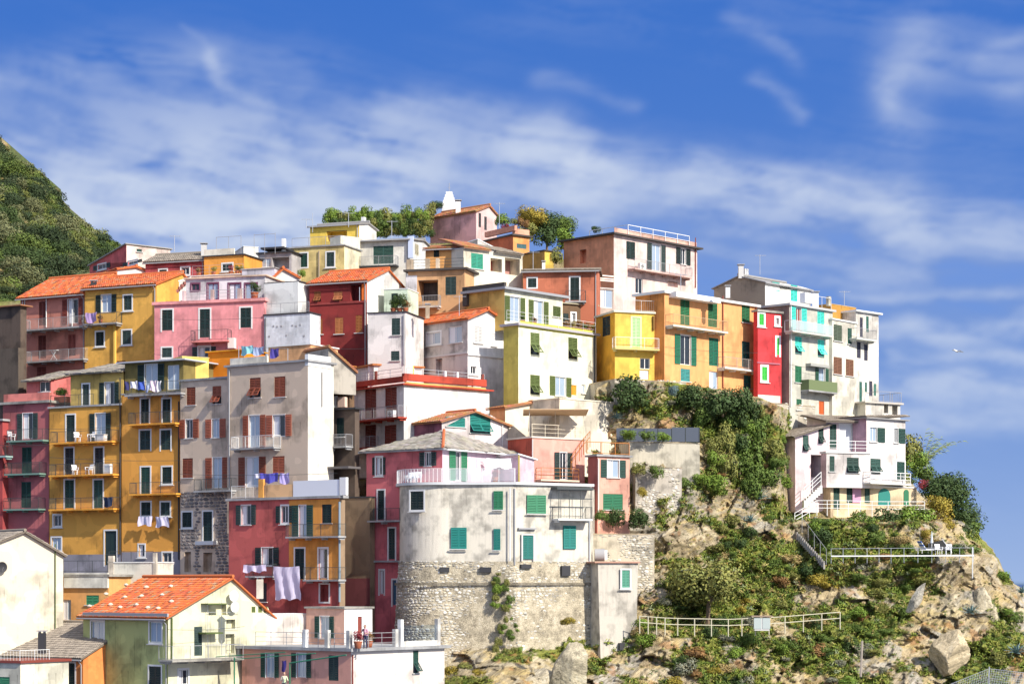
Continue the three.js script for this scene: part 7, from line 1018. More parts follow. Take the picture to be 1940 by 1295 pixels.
// chimneys, antennas, dishes
function antenna(p, hh, label, o = {}) { const t = thing('antenna', label, 'antenna', null, p), b = new MB(); b.bar(V(0, 0, 0), V(0, hh, 0), 0.03, 5); b.mesh('mast', M.steel, t); if (!o.pole) { const c = new MB(); c.bar(V(-0.5, hh * 0.95, 0), V(0.6, hh * 0.95, 0), 0.02, 4); for (let i = 0; i < 6; i++) c.bar(V(-0.4 + i * 0.18, hh * 0.95, -0.25), V(-0.4 + i * 0.18, hh * 0.95, 0.25), 0.012, 4); c.mesh('aerial', M.steel, t); } return t; }
antenna(P(592, 440, 208), 1.9, 'white pole on the left end of the yellow skyline house', { pole: 1 }); antenna(P(946, 432, 212), 2.6, 'television antenna on the orange red house terrace'); antenna(P(580, 432, 206), 0.9, 'short antenna left of the yellow skyline house'); [[330, 476, 203, 'on the brick red house left of its chimney'], [660, 430, 207, 'on the yellow skyline house by its gable'], [742, 452, 207, 'on the white house under the hilltop garden'], [1010, 510, 196, 'at the left of the brick red house roof slab'], [1290, 550, 190, 'on the apricot house roof edge'], [870, 598, 185, 'on the orange roof of the grey fronted house'], [1440, 520, 208, 'on the grey house of the right skyline'], [1600, 580, 205, 'on the ochre terrace wall']].forEach(([x, y, d, l]) => antenna(P(x, y, d), rr(1.3, 2), 'thin television antenna ' + l)); antenna(P(681, 570, 183), 1.2, 'white pole on the dark red house roof', { pole: 1 });
function chimneyT(p, w, hh, m, label) { const t = thing('chimney', label, 'chimney', null, p); child(t, 'stack', new MB().box(-w / 2, -0.6, -w / 2, w / 2, hh, w / 2).geo(), m, V(0, 0, 0)); child(t, 'cap', new MB().box(-w * 0.7, hh + 0.12, -w * 0.7, w * 0.7, hh + 0.2, w * 0.7).box(-w * 0.45, hh, -w * 0.45, -w * 0.25, hh + 0.12, w * 0.45).box(w * 0.25, hh, -w * 0.45, w * 0.45, hh + 0.12, w * 0.45).geo(), M.grey, V(0, 0, 0)); return t; }
chimneyT(P(386, 482, 203.5), 0.5, 0.9, M.sill, 'grey chimney on the right end of the brick red house roof'); chimneyT(P(868, 395, 221), 0.5, 0.7, M.trim, 'pale chimney on the pink peak house'); chimneyT(P(177, 545, 196.5), 0.5, 0.5, M.dark, 'dark chimney between the two orange roofs on the left'); chimneyT(P(810, 590, 183.0), 0.35, 0.5, wall([0.7, 0.55, 0.4]), 'slim cream chimney on the orange roof of the grey fronted house'); chimneyT(P(79, 1222, 154.5), 0.5, 0.9, M.dark, 'dark chimney on the slate roof at the lower left'); chimneyT(P(492, 1118, 152.5), 0.45, 0.8, wall([0.7, 0.62, 0.5]), 'cream chimney at the right edge of the orange roof'); chimneyT(P(1379, 552, 190), 0.4, 0.35, M.trim, 'short white chimney on the apricot house roof'); chimneyT(P(1404, 516, 208), 0.5, 0.6, M.sill, 'pale chimney on the grey house ridge'); chimneyT(P(1030, 510, 196), 0.3, 0.6, M.trim, 'slim pale chimney on the brick red house roof slab'); chimneyT(P(1545, 578, 200), 0.55, 1.1, M.white, 'white chimney with dark cowl on the turquoise shuttered house');
function dish(p, r, ry, m, label) { const t = thing('satellite_dish', label, 'satellite dish', null, p); t.rotation.set(0.1, ry, 0); const pts = []; for (let i = 0; i <= 6; i++) { const q = i / 6; pts.push(new THREE.Vector2(q * r + 0.001, q * q * r * 0.25)); } for (let i = 6; i >= 0; i--) { const q = i / 6; pts.push(new THREE.Vector2(q * r + 0.001, q * q * r * 0.25 - 0.02)); } const g = new THREE.LatheGeometry(pts, 18); g.rotateX(Math.PI / 2); child(t, 'reflector', g, m, V(0, 0, 0)); child(t, 'arm', new MB().bar(V(0, -r * 0.8, 0.05), V(0, 0, r * 0.8), 0.02, 4).bar(V(0, 0, 0), V(0, 0, -0.3), 0.03, 4).geo(), M.grey, V(0, 0, 0)); }
dish(rot(h.creamGable, 'F', 2, 1074, 0.3), 0.42, h.creamGable.a, M.dark, 'dark satellite dish on the cream gable at the left edge'); dish(rot(h.greenHouse, 'R', 441, 1128, 0.35), 0.42, h.greenHouse.a + 1.57, M.white, 'upper white satellite dish on the cream gable of the green house'); dish(rot(h.greenHouse, 'R', 443, 1149, 0.35), 0.4, h.greenHouse.a + 1.57, M.white, 'lower white satellite dish on the cream gable of the green house');
// the white pyramid monument
{ const p = P(851, 392, 228), t = thing('monument', 'white stepped pyramid monument with a pole on the hilltop', 'monument', null, p), b = new MB(); for (let i = 0; i < 5; i++) { const r0 = 0.75 - i * 0.1, y = i * 0.32; b.box(-r0, y - (i ? 0 : 1.5), -r0, r0, y + 0.32, r0); } b.mesh('pyramid', wall([0.84, 0.83, 0.82]), t); new MB().bar(V(0, 1.6, 0), V(0, 2.6, 0), 0.03, 5).bar(V(-0.15, 2.1, 0), V(0.15, 2.1, 0), 0.02, 4).mesh('pole', M.grey, t); }
// white x shaped rack on the pink balcony
{ const p = bpos(h.bc1[1], 101, 0.6), t = thing('drying_rack', 'white folding rack on the lower balcony of the dull pink house', 'drying rack', null, p); t.rotation.y = h.pinkBalcony.a; new MB().bar(V(-0.4, 0, 0), V(0.35, 0.95, 0), 0.03, 5).bar(V(0.4, 0, 0), V(-0.35, 0.95, 0), 0.03, 5).mesh('leg', M.white, t); new MB().box(-0.45, 0.93, -0.2, 0.45, 0.97, 0.2).mesh('top', M.white, t); }
// gull
{ const t = thing('gull', 'white gull gliding in front of the sky on the right', 'gull', null, P(1813, 665, 205)); const b = new MB(), s = new THREE.SphereGeometry(0.12, 10, 8); s.scale(2.2, 0.8, 0.9); b.add(s); const k = new THREE.SphereGeometry(0.075, 8, 6); k.translate(-0.3, 0.04, 0); b.add(k); b.bar(V(-0.36, 0.03, 0), V(-0.46, 0.01, 0), 0.02, 5, 0.005); b.quad(V(0.2, 0.0, -0.06), V(0.46, 0.02, -0.12), V(0.46, 0.02, 0.12), V(0.2, 0.0, 0.06)); b.mesh('body', M.white, t); for (const q of [-1, 1]) { const w = new MB(), pts = [[0, 0, 0], [0.05, 0.16, 0.42], [0.2, 0.05, 0.85], [0.24, 0.04, 0.86], [0.22, 0.15, 0.42], [0.16, 0, 0]].map(([x, y, z]) => V(x - 0.05, y, z * q)); for (let i = 0; i < 5; i++) { w.tri(pts[0], pts[i], pts[(i + 1) % 6], [0, 0], [0, 0], [0, 0]); w.tri(pts[0].clone().setY(-0.02), pts[(i + 1) % 6].clone().add(V(0, -0.02, 0)), pts[i].clone().add(V(0, -0.02, 0)), [0, 0], [0, 0], [0, 0]); } w.mesh('wing', mat([0.62, 0.63, 0.65], { side: THREE.DoubleSide }), t); } t.rotation.set(0.25, 0.5, -0.35); }

// sagging cables across the fronts
[[[0, 838, 181], [93, 842, 180], 'cable across the dusky pink house front'], [[93, 866, 178], [340, 872, 173], 'cable sagging across the two yellow houses'], [[93, 812, 178], [231, 806, 175], 'thin cable over the top balconies of the yellow house'], [[341, 898, 172], [640, 896, 164], 'cable from the grey house to the red house terrace'], [[300, 604, 189], [500, 601, 185], 'cable over the rose pink house'], [[586, 655, 183], [697, 660, 181], 'cable across the dark red house'], [[1260, 657, 187], [1436, 668, 195], 'cable over the apricot house'], [[1497, 690, 196], [1580, 700, 200], 'cable across the turquoise shuttered house'], [[318, 1192, 150], [463, 1186, 156], 'cable in front of the cream gable of the green house']].forEach(([a, b, l]) => { const A = P(...a), B = P(...b), m = A.clone().lerp(B, 0.5).add(V(0, -0.25, 0)); const q = new THREE.Mesh(new THREE.TubeGeometry(new THREE.QuadraticBezierCurve3(A, m, B), 16, 0.014, 4), M.iron); q.name = numbered('cable'); scene.add(q); tag(q, l, 'cable'); });
// ---------------------------------------------------------------- bushes and trees one can point at
const near = (px, py, lift = 0) => { const p = cliffAtRoll(px, py); p.z += 0.3; p.y += lift; return p; };
const bushes = [
  ['big rounded dark bush under the bright yellow house', 1196, 754, 183.2, 2.1, LM.dark, { wx: 1.0, hy: 1.0 }],
  ['dark bush under the apricot house, leftmost of three', 1312, 757, 0, 1.6, LM.dark, {}],
  ['dark bush under the apricot house, middle of three', 1368, 770, 0, 1.9, LM.dark, {}],
  ['rounded dark bush under the bright red house', 1426, 788, 0, 1.5, LM.dark, { hy: 1.15 }],
  ['hanging dark shrub below the middle bush of the apricot house', 1378, 802, 0, 1.4, LM.mid, { hy: 1.1 }],
  ['dark creeper patch in the middle of the green slope', 1396, 842, 0, 1.3, LM.dark, {}],
  ['green creeper running down the slope below the three bushes', 1400, 885, 0, 1.5, LM.mid, { hy: 1.1 }],
  ['olive creeper on the left edge of the green slope', 1352, 848, 0, 1.1, LM.olive, {}],
  ['olive shrub on the right edge of the green slope', 1452, 858, 0, 1.4, LM.olive, {}],
  ['green shrub at the lower end of the green slope', 1440, 905, 0, 1.5, LM.mid, {}],
  ['draping dark growth between the left and middle bushes of the apricot house', 1340, 776, 0, 1.5, LM.dark, { hy: 1.5 }],
  ['draping dark growth between the middle bush and the bush of the red house', 1400, 782, 0, 1.5, LM.dark, { hy: 1.6 }],
  ['trailing green growth under the left bush of the apricot house', 1330, 800, 0, 1.1, LM.mid, { hy: 1.4 }],
  ['trailing green growth under the bush of the red house', 1424, 822, 0, 1.4, LM.mid, { hy: 1.6 }],
  ['trailing olive growth in the upper middle of the green slope', 1372, 838, 0, 1.3, LM.olive, { hy: 1.6 }],
  ['trailing green growth in the lower middle of the green slope', 1418, 865, 0, 1.4, LM.mid, { hy: 1.6 }],
  ['trailing olive growth at the lower left of the green slope', 1372, 890, 0, 1.2, LM.olive, { hy: 1.4 }],
  ['trailing growth at the foot of the green slope', 1425, 925, 0, 1.2, LM.mid, { hy: 1.4 }],
  ['fresh green shrub left of the pink villa wing', 1482, 915, 0, 1.0, LM.fresh, {}],
  ['little blue green tuft at the top of the pale retaining wall', 1273, 742, 183.2, 0.6, LM.blue, {}],
  ['dark hedge bush below the lower salmon house, left half', 1166, 985, 174.6, 1.05, LM.dark, {}],
  ['dark hedge bush below the lower salmon house, right half', 1207, 986, 174.8, 1.2, LM.dark, {}],
  ['small green bush on the ledge under the lower salmon house', 1140, 978, 172.5, 0.7, LM.mid, {}],
  ['low planting along the dark screen, left end', 1195, 826, 180.3, 0.6, LM.fresh, { wx: 1.6 }],
  ['low planting along the dark screen, middle', 1225, 828, 180.4, 0.6, LM.mid, { wx: 1.6 }],
  ['low planting along the dark screen, right end', 1255, 829, 180.6, 0.55, LM.fresh, { wx: 1.6 }],
  ['green bush on the stone wall beside the lower salmon house', 1210, 890, 179.2, 0.8, LM.olive, {}],
  ['green bush in front of the rough stone wall', 1244, 896, 179.2, 0.75, LM.mid, {}],
  ['yellow green shrub by the corner of the lower salmon house', 1217, 935, 175.8, 0.6, LM.yellow, {}],
  ['large leafy hedge below the villa terrace, left part', 1636, 996, 186.5, 1.5, LM.mid, {}],
  ['large leafy hedge below the villa terrace, middle part', 1682, 992, 187, 1.75, LM.dark, {}],
  ['large leafy hedge below the villa terrace, right part', 1732, 990, 188, 1.7, LM.fresh, {}],
  ['green bush above the dry stone wall with the white railing', 1658, 1026, 183.5, 1.0, LM.mid, {}],
  ['bright bush at the white railing left of the stairs', 1548, 1008, 0, 1.0, LM.fresh, {}],
  ['green bush at the foot of the villa stairs', 1562, 1036, 0, 0.9, LM.mid, {}],
  ['golden yellow bush beside the villa hedge', 1785, 966, 190, 1.45, LM.yellow, {}],
  ['golden shrub trailing down below the golden bush', 1796, 1000, 189, 1.0, LM.yellow, {}],
  ['dark bush at the right end of the white railing', 1830, 1012, 190.5, 1.1, LM.dark, {}],
  ['olive shrub behind the villa above the right railing', 1728, 862, 198, 1.6, LM.olive, { hy: 1.5 }],
  ['green shrub behind the right corner of the villa', 1735, 885, 197.5, 1.3, LM.fresh, { hy: 1.2 }],
  ['green shrub under the right balcony of the villa', 1752, 905, 197, 1.3, LM.mid, {}],
  ['dark undergrowth below the dense dark villa tree', 1776, 930, 194.5, 1.5, LM.dark, {}],
  ['green shrubbery at the right foot of the dense dark villa tree', 1838, 1000, 193.5, 1.3, LM.mid, {}],
  ['olive bush under the yellow skyline tree', 1000, 446, 216, 1.3, LM.olive, {}],
  ['dark bush under the middle skyline tree', 1036, 455, 216, 1.4, LM.dark, {}],
  ['yellow green bush under the right skyline tree', 1068, 458, 216, 1.3, LM.fresh, { hy: 1.2 }],
  ['red flowering shrub right of the villa balcony', 1752, 920, 194.5, 0.7, LM.red, {}],
];
for (const [l, px, py, d, r, m, o] of bushes) { const p = d > 0 ? P(px, py, d) : cliffAtRoll(px, py); if (!(d > 0)) p.z += r * 0.35; bush('bush', l, 'bush', p, r, m, o); }
for (const [l, px, py, d, r, m, o] of [
  ['large grey green tree in the middle of the lower slope', 1340, 1112, 172, 3.3, LM.olive, { wx: 1.05, hy: 0.85 }],
  ['dense dark tree at the right of the villa garden', 1800, 940, 195, 2.5, LM.dark, { hy: 1.05 }],
  ['dark tree behind the golden bush on the cliff edge', 1826, 985, 194, 2.0, LM.dark, {}],
  ['yellow green tree in the skyline garden', 1008, 418, 218, 2.0, LM.yellow, { wx: 1.25, hy: 0.8 }],
  ['dark green tree in the middle of the skyline garden', 1036, 430, 219, 2.0, LM.dark, { wx: 1.1, hy: 0.95 }],
  ['dark green tree at the right end of the skyline garden', 1066, 434, 219, 1.6, LM.mid, {}],
  ['small dark tree left of the pyramid monument', 825, 390, 224, 0.9, LM.dark, { hy: 0.7 }],
]) bush('tree', l, 'tree', P(px, py, d), r, m, { ...o, tree: 1 });
// garden rows on the hilltop
{ const tones = [LM.fresh, LM.mid, LM.fresh, LM.olive]; for (let i = 0; i < 22; i++) { const px = 628 + i * 8.8 + rr(-5, 5); bush('garden_plant', 'tall green vine plant in the garden row on the hilltop', 'garden plant', P(px, 416 + rr(-3, 3) - (i > 18 ? 4 : 0), 222 + rr(-1, 1)), rr(0.5, 1.0), tones[(rnd() * 4) | 0], { group: 'vine plants on the hilltop', hy: rr(0.9, 2.1) }); } for (let i = 0; i < 34; i++) bush('garden_shrub', 'low shrub under the vine row on the hilltop', 'shrub', P(i < 20 ? 640 + i * 9 : 704 + (i - 20) * 8.2, (i < 20 ? 428 : 440) + rr(-3, 3), 221), 0.8 * rr(0.8, 1.2), i % 3 ? (i % 2 ? LM.olive : LM.mid) : LM.dark, { group: 'low shrubs on the hilltop' }); 
  for (const [l, px, py, r, m] of [['green potted shrub at the left of the orange red house terrace', 952, 418, 0.9, LM.fresh], ['red flowered planting on the orange red house terrace', 958, 432, 0.45, LM.red], ['pale green plant on the orange red house terrace', 975, 422, 0.5, LM.olive], ['ochre shrub beside the yellow skyline tree', 990, 424, 0.7, LM.rust]]) bush('bush', l, 'bush', P(px, py, 213), r, m); bush('bush', 'yellow green creeper hanging right of the orange yellow house', 'bush', P(1054, 488, 207), 0.9, LM.olive, { hy: 1.4 }); bush('bush', 'small tree on the roof terrace of the big salmon pink house', 'bush', P(1128, 436, 208), 0.5, LM.dark); bush('bush', 'green shrub over the beige house corner', 'bush', P(572, 520, 201), 0.5, LM.fresh); }
// individual scrub on the cliff
{ const kinds = [LM.mid, LM.dark, LM.fresh, LM.olive, LM.rust, LM.yellow, LM.dry, LM.grey], word = ['mid green scrub bush growing on the cliff face', 'dark green scrub bush growing on the cliff face', 'fresh green scrub bush growing on the cliff face', 'olive green scrub bush growing on the cliff face', 'rust coloured scrub bush growing on the cliff face', 'yellow flowering scrub bush growing on the cliff face', 'dry straw coloured scrub bush growing on the cliff face', 'grey green scrub bush growing on the cliff face'], w = [0.26, 0.42, 0.56, 0.72, 0.79, 0.84, 0.92, 1];
  let n = 0; for (let k = 0; k < 6000 && n < 190; k++) { const py = rr(760, 1310), px = rr(1200, xs(py) - 8); if (py < yTopOf(px) + 14) continue; if (px > 1500 && px < 1740 && py < 990) continue; if (px < 1330 && py < 1090 && rnd() < 0.8) continue; const p = near(px, py), g = greenMask(p); if (rnd() > smooth(0.44, 0.56, g) + 0.06) continue; const r = rnd(), i = w.findIndex((x) => r < x); bush('scrub_bush', word[i], 'bush', p, rr(0.35, 1.15), kinds[i], { group: word[i].replace('bush growing', 'bushes'), hy: rr(0.5, 0.95), wx: rr(0.9, 1.3) }); n++; }
  for (let k = 0; k < 46; k++) { const py = rr(1085, 1295), px = 945 + (py - 1085) * 0.12 + rr(-24, 24) * (0.5 + (py - 1085) / 260); bush('creeper', 'green creeper growing down the old stone bastion', 'creeper', P(px, py, onFrontD(px, py)), rr(0.14, 0.42), [LM.fresh, LM.mid, LM.olive][n++ % 3], { group: 'creepers on the bastion', hy: rr(0.8, 1.5) }); }
  for (const [px, py] of [[850, 1272], [880, 1262], [905, 1275], [835, 1290], [1075, 1178]]) bush('grass_bank', 'grassy tuft bank at the foot of the bastion', 'shrub', P(px, py, 158.5), rr(0.5, 0.9), n++ % 2 ? LM.olive : LM.yellow, { group: 'grassy tufts at the foot of the bastion', hy: 0.6 }); }
function onFrontD(px, py) { const k = clamp((py - 1063) / 230); return lerp(166.5, 166.2, clamp((px - 858) / 114)) - 0.25 - k * 1.25 + Math.max(0, px - 972) / 147 * 3.4; }
// agaves: rosettes of stiff pointed leaves, each leaf a part
const agaveLeaf = (() => { const b = new MB(), n = 5, w = (t) => 0.09 * Math.sin(Math.PI * Math.min(1, 0.25 + t * 0.8)), c = (t) => V(0, 0.9 * t, 0.25 * t * t); for (let i = 0; i < n; i++) { const t = i / n, q = (i + 1) / n, A = c(t), B2 = c(q); b.quad(A.clone().setX(-w(t)), A.clone().add(V(0, 0, -0.04)), B2.clone().add(V(0, 0, -0.04 * (1 - q))), B2.clone().setX(-w(q))); b.quad(A.clone().add(V(0, 0, -0.04)), A.clone().setX(w(t)), B2.clone().setX(w(q)), B2.clone().add(V(0, 0, -0.04 * (1 - q)))); } return b.geo(); })();
const agaveMat = mat([0.16, 0.25, 0.24], { roughness: 0.6, side: THREE.DoubleSide });
for (const [l, px, py, s] of [['large blue green agave left of the villa stairs', 1437, 948, 1.25], ['agave low on the green slope below the large agave', 1421, 990, 0.9], ['agave on the cliff under the white railing corner', 1838, 1165, 1.1], ['agave at the right edge of the picture', 1925, 1240, 1.2], ['agave on the sea cliff at the right edge above', 1935, 1125, 0.9], ['agave beside the dark screen on the slope', 1168, 796, 0.9], ['agave by the red tiled path', 1502, 792, 0.8]]) { const t = thing('agave', l, 'agave', null, near(px, py, 0.1)); t.scale.setScalar(s); for (let i = 0; i < 22; i++) { const m = child(t, 'leaf', agaveLeaf, agaveMat, V(0, 0, 0)); m.rotation.set(0.25 + (i / 22) * 1.15, i * 2.4, 0, 'YXZ'); } }
// giant reeds behind the villa: bent canes with drooping leaves
{ const t = thing('giant_reeds', 'clump of giant reeds leaning over the sea right of the villa', 'reeds', null, P(1745, 895, 198)); for (let i = 0; i < 15; i++) { const L = rr(2.8, 5.0), lean = rr(0.15, 1.0), az = rr(-0.5, 0.5), b = new MB(), pt = (q) => V(Math.cos(az) * (L * q * lean * (0.45 + 0.55 * q)) + i * 0.05 - 0.4, L * q * (1 - 0.35 * lean * q), Math.sin(az) * L * q * lean); for (let k = 0; k < 6; k++) b.bar(pt(k / 6), pt((k + 1) / 6), 0.025 * (1 - k / 8), 4, 0.025 * (1 - (k + 1) / 8)); b.mesh('cane', mat([0.36, 0.33, 0.16]), t); for (let k = 2; k <= 12; k++) { const q = k / 12, A = pt(q), s = k % 2 ? 1 : -1, d = V(0.55 + rr(-0.2, 0.3), rr(-0.25, 0.25), s * rr(0.2, 0.6)).multiplyScalar(rr(0.6, 1.0)), M2 = A.clone().addScaledVector(d, 0.5).add(V(0, 0.08, 0)), E = A.clone().add(d); const lf = new MB(); lf.quad(A, A.clone().add(V(0, 0.07, 0.02)), M2.clone().add(V(0, 0.06, 0.02)), M2); lf.tri(M2, M2.clone().add(V(0, 0.06, 0.02)), E, [0, 0], [0, 0], [0, 0]); lf.mesh('leaf', mat([0.26, 0.33, 0.12], { side: THREE.DoubleSide }), t); } } }
// ---------------------------------------------------------------- fences, rails, stairs on the cliff
function fence(name, label, cat, pts, hh, m, o = {}) { const t = thing(name, label, cat), post = new MB(); for (let i = 0; i < pts.length; i++) { const q = new MB().bar(pts[i].clone().add(V(0, -0.4, 0)), pts[i].clone().add(V(0, hh + (o.up ?? 0.03), 0)), o.pr ?? 0.04, 5).mesh('post', o.pm ?? m, t); } for (const k of o.rows ?? [0.5, 1]) { const b = new MB(); for (let i = 0; i < pts.length - 1; i++) b.bar(pts[i].clone().add(V(0, hh * k, 0)), pts[i + 1].clone().add(V(0, hh * k, 0)), o.r ?? 0.028, 5); b.mesh('rail', m, t); } return t; }
const line = (a, n) => Array.from({ length: n }, (_, i) => { const s = i / (n - 1) * (a.length - 1), k = Math.min(a.length - 2, Math.floor(s)), f = s - k; return P(lerp(a[k][0], a[k + 1][0], f), lerp(a[k][1], a[k + 1][1], f), lerp(a[k][2], a[k + 1][2], f)); });
const woodRail = mat([0.56, 0.52, 0.38], { roughness: 0.8 });
fence('fence', 'weathered wooden rail fence along the lower cliff path', 'fence', line([[1212, 1190, 167.4], [1268, 1194, 167.6], [1380, 1196, 168.6], [1470, 1192, 169.5], [1592, 1182, 171.0]], 15), 0.98, woodRail, { pr: 0.045, r: 0.035 });
fence('railing', 'long white railing on the cliff terrace below the villa', 'railing', line([[1575, 1058, 178.9], [1700, 1057, 179], [1845, 1056, 179.4]], 12), 0.85, M.steel, { pr: 0.025, r: 0.02, rows: [1] });
{ const A = P(1575, 1053, 178.8), B2 = P(1846, 1052, 179.2), b = new MB(); b.bar(A, B2, 0.07, 4); const m = b.mesh('white_beam', M.white); tag(m, 'white painted edge beam along the cliff terrace railing', 'beam'); }
{ const A = P(1843, 1095, 179.4), b = new MB().bar(A, P(1843, 1036, 179.4), 0.05, 5); const m = b.mesh('post', M.trim); tag(m, 'tall white post at the right end of the cliff railing', 'post'); }
fence('railing', 'white three rail railing of the villa terrace', 'railing', line([[1548, 968, 187.5], [1600, 968, 188], [1660, 970, 188.6], [1752, 970, 189.8]], 9), 0.95, M.white, { rows: [0.3, 0.65, 1], pr: 0.035 });
fence('railing', 'white stair railing going down left from the villa terrace', 'railing', line([[1548, 968, 187.4], [1506, 992, 186]], 4), 0.95, M.white, { rows: [0.3, 0.65, 1], pr: 0.035 });
fence('railing', 'white railing of the upper villa stairs by the dark passage', 'railing', line([[1523, 946, 188.6], [1556, 915, 189.6]], 3), 1.0, M.white, { rows: [0.3, 0.65, 1], pr: 0.035 });
function stair(label, A, B2, w, n, m) { const t = thing('stairs', label, 'stairs', null, A), d = V(0, 0, 0).subVectors(B2, A); for (let i = 0; i < n; i++) { const q = new MB().box(0, -0.7, -w / 2, Math.abs(d.x) / n + 0.02, 0, w / 2).mesh('step', m, t); q.position.set(d.x * i / n + (d.x < 0 ? d.x / n : 0), d.y * (i + 1) / n, d.z * i / n); } return t; }
stair('white steps up to the villa by the dark passage', P(1522, 952, 188.8), P(1556, 920, 190), 1.1, 8, M.trim); stair('pale steps going down left of the villa terrace', P(1548, 976, 187.9), P(1504, 1002, 186.6), 1.1, 9, M.concrete); stair('long concrete steps winding down to the cliff terrace', P(1508, 1004, 183.6), P(1562, 1062, 179.6), 1.2, 16, mat([0.46, 0.44, 0.42], { tex: 'worn' }));
fence('handrail', 'thin handrail along the long concrete steps', 'railing', line([[1520, 1000, 183.2], [1566, 1060, 179]], 5), 0.9, M.grey, { rows: [1], pr: 0.02, r: 0.02 });
{ const t = thing('outdoor_oven', 'small orange brick oven left of the villa stairs', 'oven', null, near(1514, 952, 0)); const b = new MB(); b.box(-0.5, 0, -0.4, 0.5, 0.5, 0.4); b.mesh('base', M.concrete, t); const s = new THREE.SphereGeometry(0.45, 14, 8, 0, 6.3, 0, 1.57); s.translate(0, 0.5, 0); new MB().add(s).mesh('dome', mat([0.55, 0.22, 0.10]), t); new MB().box(-0.15, 0.5, 0.38, 0.15, 0.75, 0.48).mesh('opening', M.dark, t); }
// terrace furniture below the golden bush
chair(P(1779, 1050, 180.6), 0.3, 'left white plastic chair on the cliff terrace'); chair(P(1798, 1050, 180.6), -0.3, 'right white plastic chair on the cliff terrace');
{ const t = thing('sun_lounger', 'blue and white striped sun lounger on the cliff terrace', 'lounger', null, P(1755, 1048, 180.8)); t.rotation.y = 0.4; const m = new THREE.Matrix4(); const f = new MB().bar(V(-0.8, 0.3, -0.3), V(0.6, 0.3, -0.3), 0.03, 5).bar(V(-0.8, 0.3, 0.3), V(0.6, 0.3, 0.3), 0.03, 5); for (const x of [-0.6, 0.4]) for (const z of [-0.3, 0.3]) f.bar(V(x, 0, z), V(x, 0.3, z), 0.025, 4); f.mesh('frame', M.white, t); new MB().box(-0.2, 0.32, -0.3, 0.7, 0.38, 0.3).mesh('seat', CL(0.7, 0.72, 0.76), t); m.makeRotationZ(-0.9).setPosition(-0.2, 0.34, 0); for (let i = 0; i < 5; i++) { const b = new MB().box(-0.85 + i * 0.17, 0, -0.3, -0.70 + i * 0.17, 0.06, 0.3, new THREE.Matrix4().makeRotationZ(-0.9).setPosition(-0.2, 0.34, 0)); b.mesh('stripe', i % 2 ? CL(0.7, 0.72, 0.76) : CL(0.08, 0.16, 0.45), t); } }
{ const t = thing('canopy', 'dark sloping shade cloth behind the white chairs', 'canopy', null, P(1776, 1046, 182)); t.scale.setScalar(0.72); new MB().quad(V(-0.9, 0.2, 0), V(1.5, 0.2, 0), V(0.9, 1.5, -0.6), V(-0.9, 1.1, -0.6)).quad(V(1.5, 0.18, -0.02), V(-0.9, 0.18, -0.02), V(-0.9, 1.08, -0.62), V(0.9, 1.48, -0.62)).mesh('cloth', mat([0.02, 0.02, 0.02], { side: THREE.DoubleSide }), t); new MB().bar(V(0.7, 1.6, -0.6), V(1.75, 0, 0.1), 0.06, 5).bar(V(-0.9, 1.1, -0.6), V(-0.9, 0, -0.6), 0.04, 5).mesh('pole', M.sill, t); }
{ const t = thing('parasol', 'closed pale parasol beside the striped lounger', 'parasol', null, P(1766, 1048, 181)); new MB().bar(V(0, 0, 0), V(0, 1.9, 0), 0.025, 5).mesh('pole', M.white, t); new MB().bar(V(0, 0.9, 0), V(0, 1.85, 0), 0.13, 7, 0.03).mesh('canopy', CL(0.62, 0.68, 0.7), t); }
fence('stair_railing', 'orange stair railing climbing from the salmon balcony to the roof terrace', 'railing', line([[1082, 888, 175.3], [1106, 852, 176.6], [1118, 838, 177]], 7), 0.95, M.orange, { rows: [0.5, 1], pr: 0.03 });
// dark screen with its posts
{ const t = thing('screen_fence', 'dark blue grey screen fence on the slope terrace', 'screen'), a = P(1168, 836, 181.2), b2 = P(1325, 837, 182.2), hh = 1.15, n = 6; for (let i = 0; i < n; i++) { const A = a.clone().lerp(b2, i / n), B3 = a.clone().lerp(b2, (i + 1) / n), up = V(0, hh + (i > 3 ? 0.1 : 0), 0); const m = new MB(); m.quad(A, B3, B3.clone().add(up), A.clone().add(up)); m.quad(B3.clone().add(V(0, 0, -0.03)), A.clone().add(V(0, 0, -0.03)), A.clone().add(up).add(V(0, 0, -0.03)), B3.clone().add(up).add(V(0, 0, -0.03))); m.mesh('panel', mat([0.075, 0.09, 0.12], { roughness: 0.9 }), t); new MB().bar(B3, B3.clone().add(up), 0.04, 5).mesh('post', M.iron, t); } }
// white box and pipe by the lower path
{ const t = thing('utility_box', 'small white utility cabinet on the fenced path', 'cabinet', null, P(1443, 1194, 169)); new MB().box(-0.6, 0, -0.4, 0.6, 1.05, 0.4).mesh('body', M.sill, t); new MB().box(-0.85, 1.1, -0.5, 0.85, 1.2, 0.5).mesh('lid', mat([0.3, 0.22, 0.16]), t); new MB().box(-0.65, 0.15, 0.4, -0.05, 1.0, 0.43).box(0.05, 0.15, 0.4, 0.65, 1.0, 0.43).mesh('door', mat([0.42, 0.48, 0.46]), t); }
{ const A = P(1634, 1214, 167), B2 = P(1631, 1282, 165); const t = thing('plank', 'upright timber post leaning in the lower cliff', 'post', null, A); new MB().bar(V(0, 0, 0), B2.clone().sub(A), 0.09, 5).mesh('timber', mat([0.26, 0.22, 0.18]), t); }
{ const t = thing('drum', 'white corrugated tank on the stone wall by the small tower', 'tank', null, P(1136, 1058, 171)); const g = new THREE.CylinderGeometry(0.5, 0.5, 0.8, 16); g.rotateZ(Math.PI / 2); g.translate(0, 0.3, 0); new MB().add(g).mesh('body', M.grey, t); new MB().box(0.4, -0.1, -0.3, 0.62, 0.7, 0.3).mesh('end', M.white, t); }
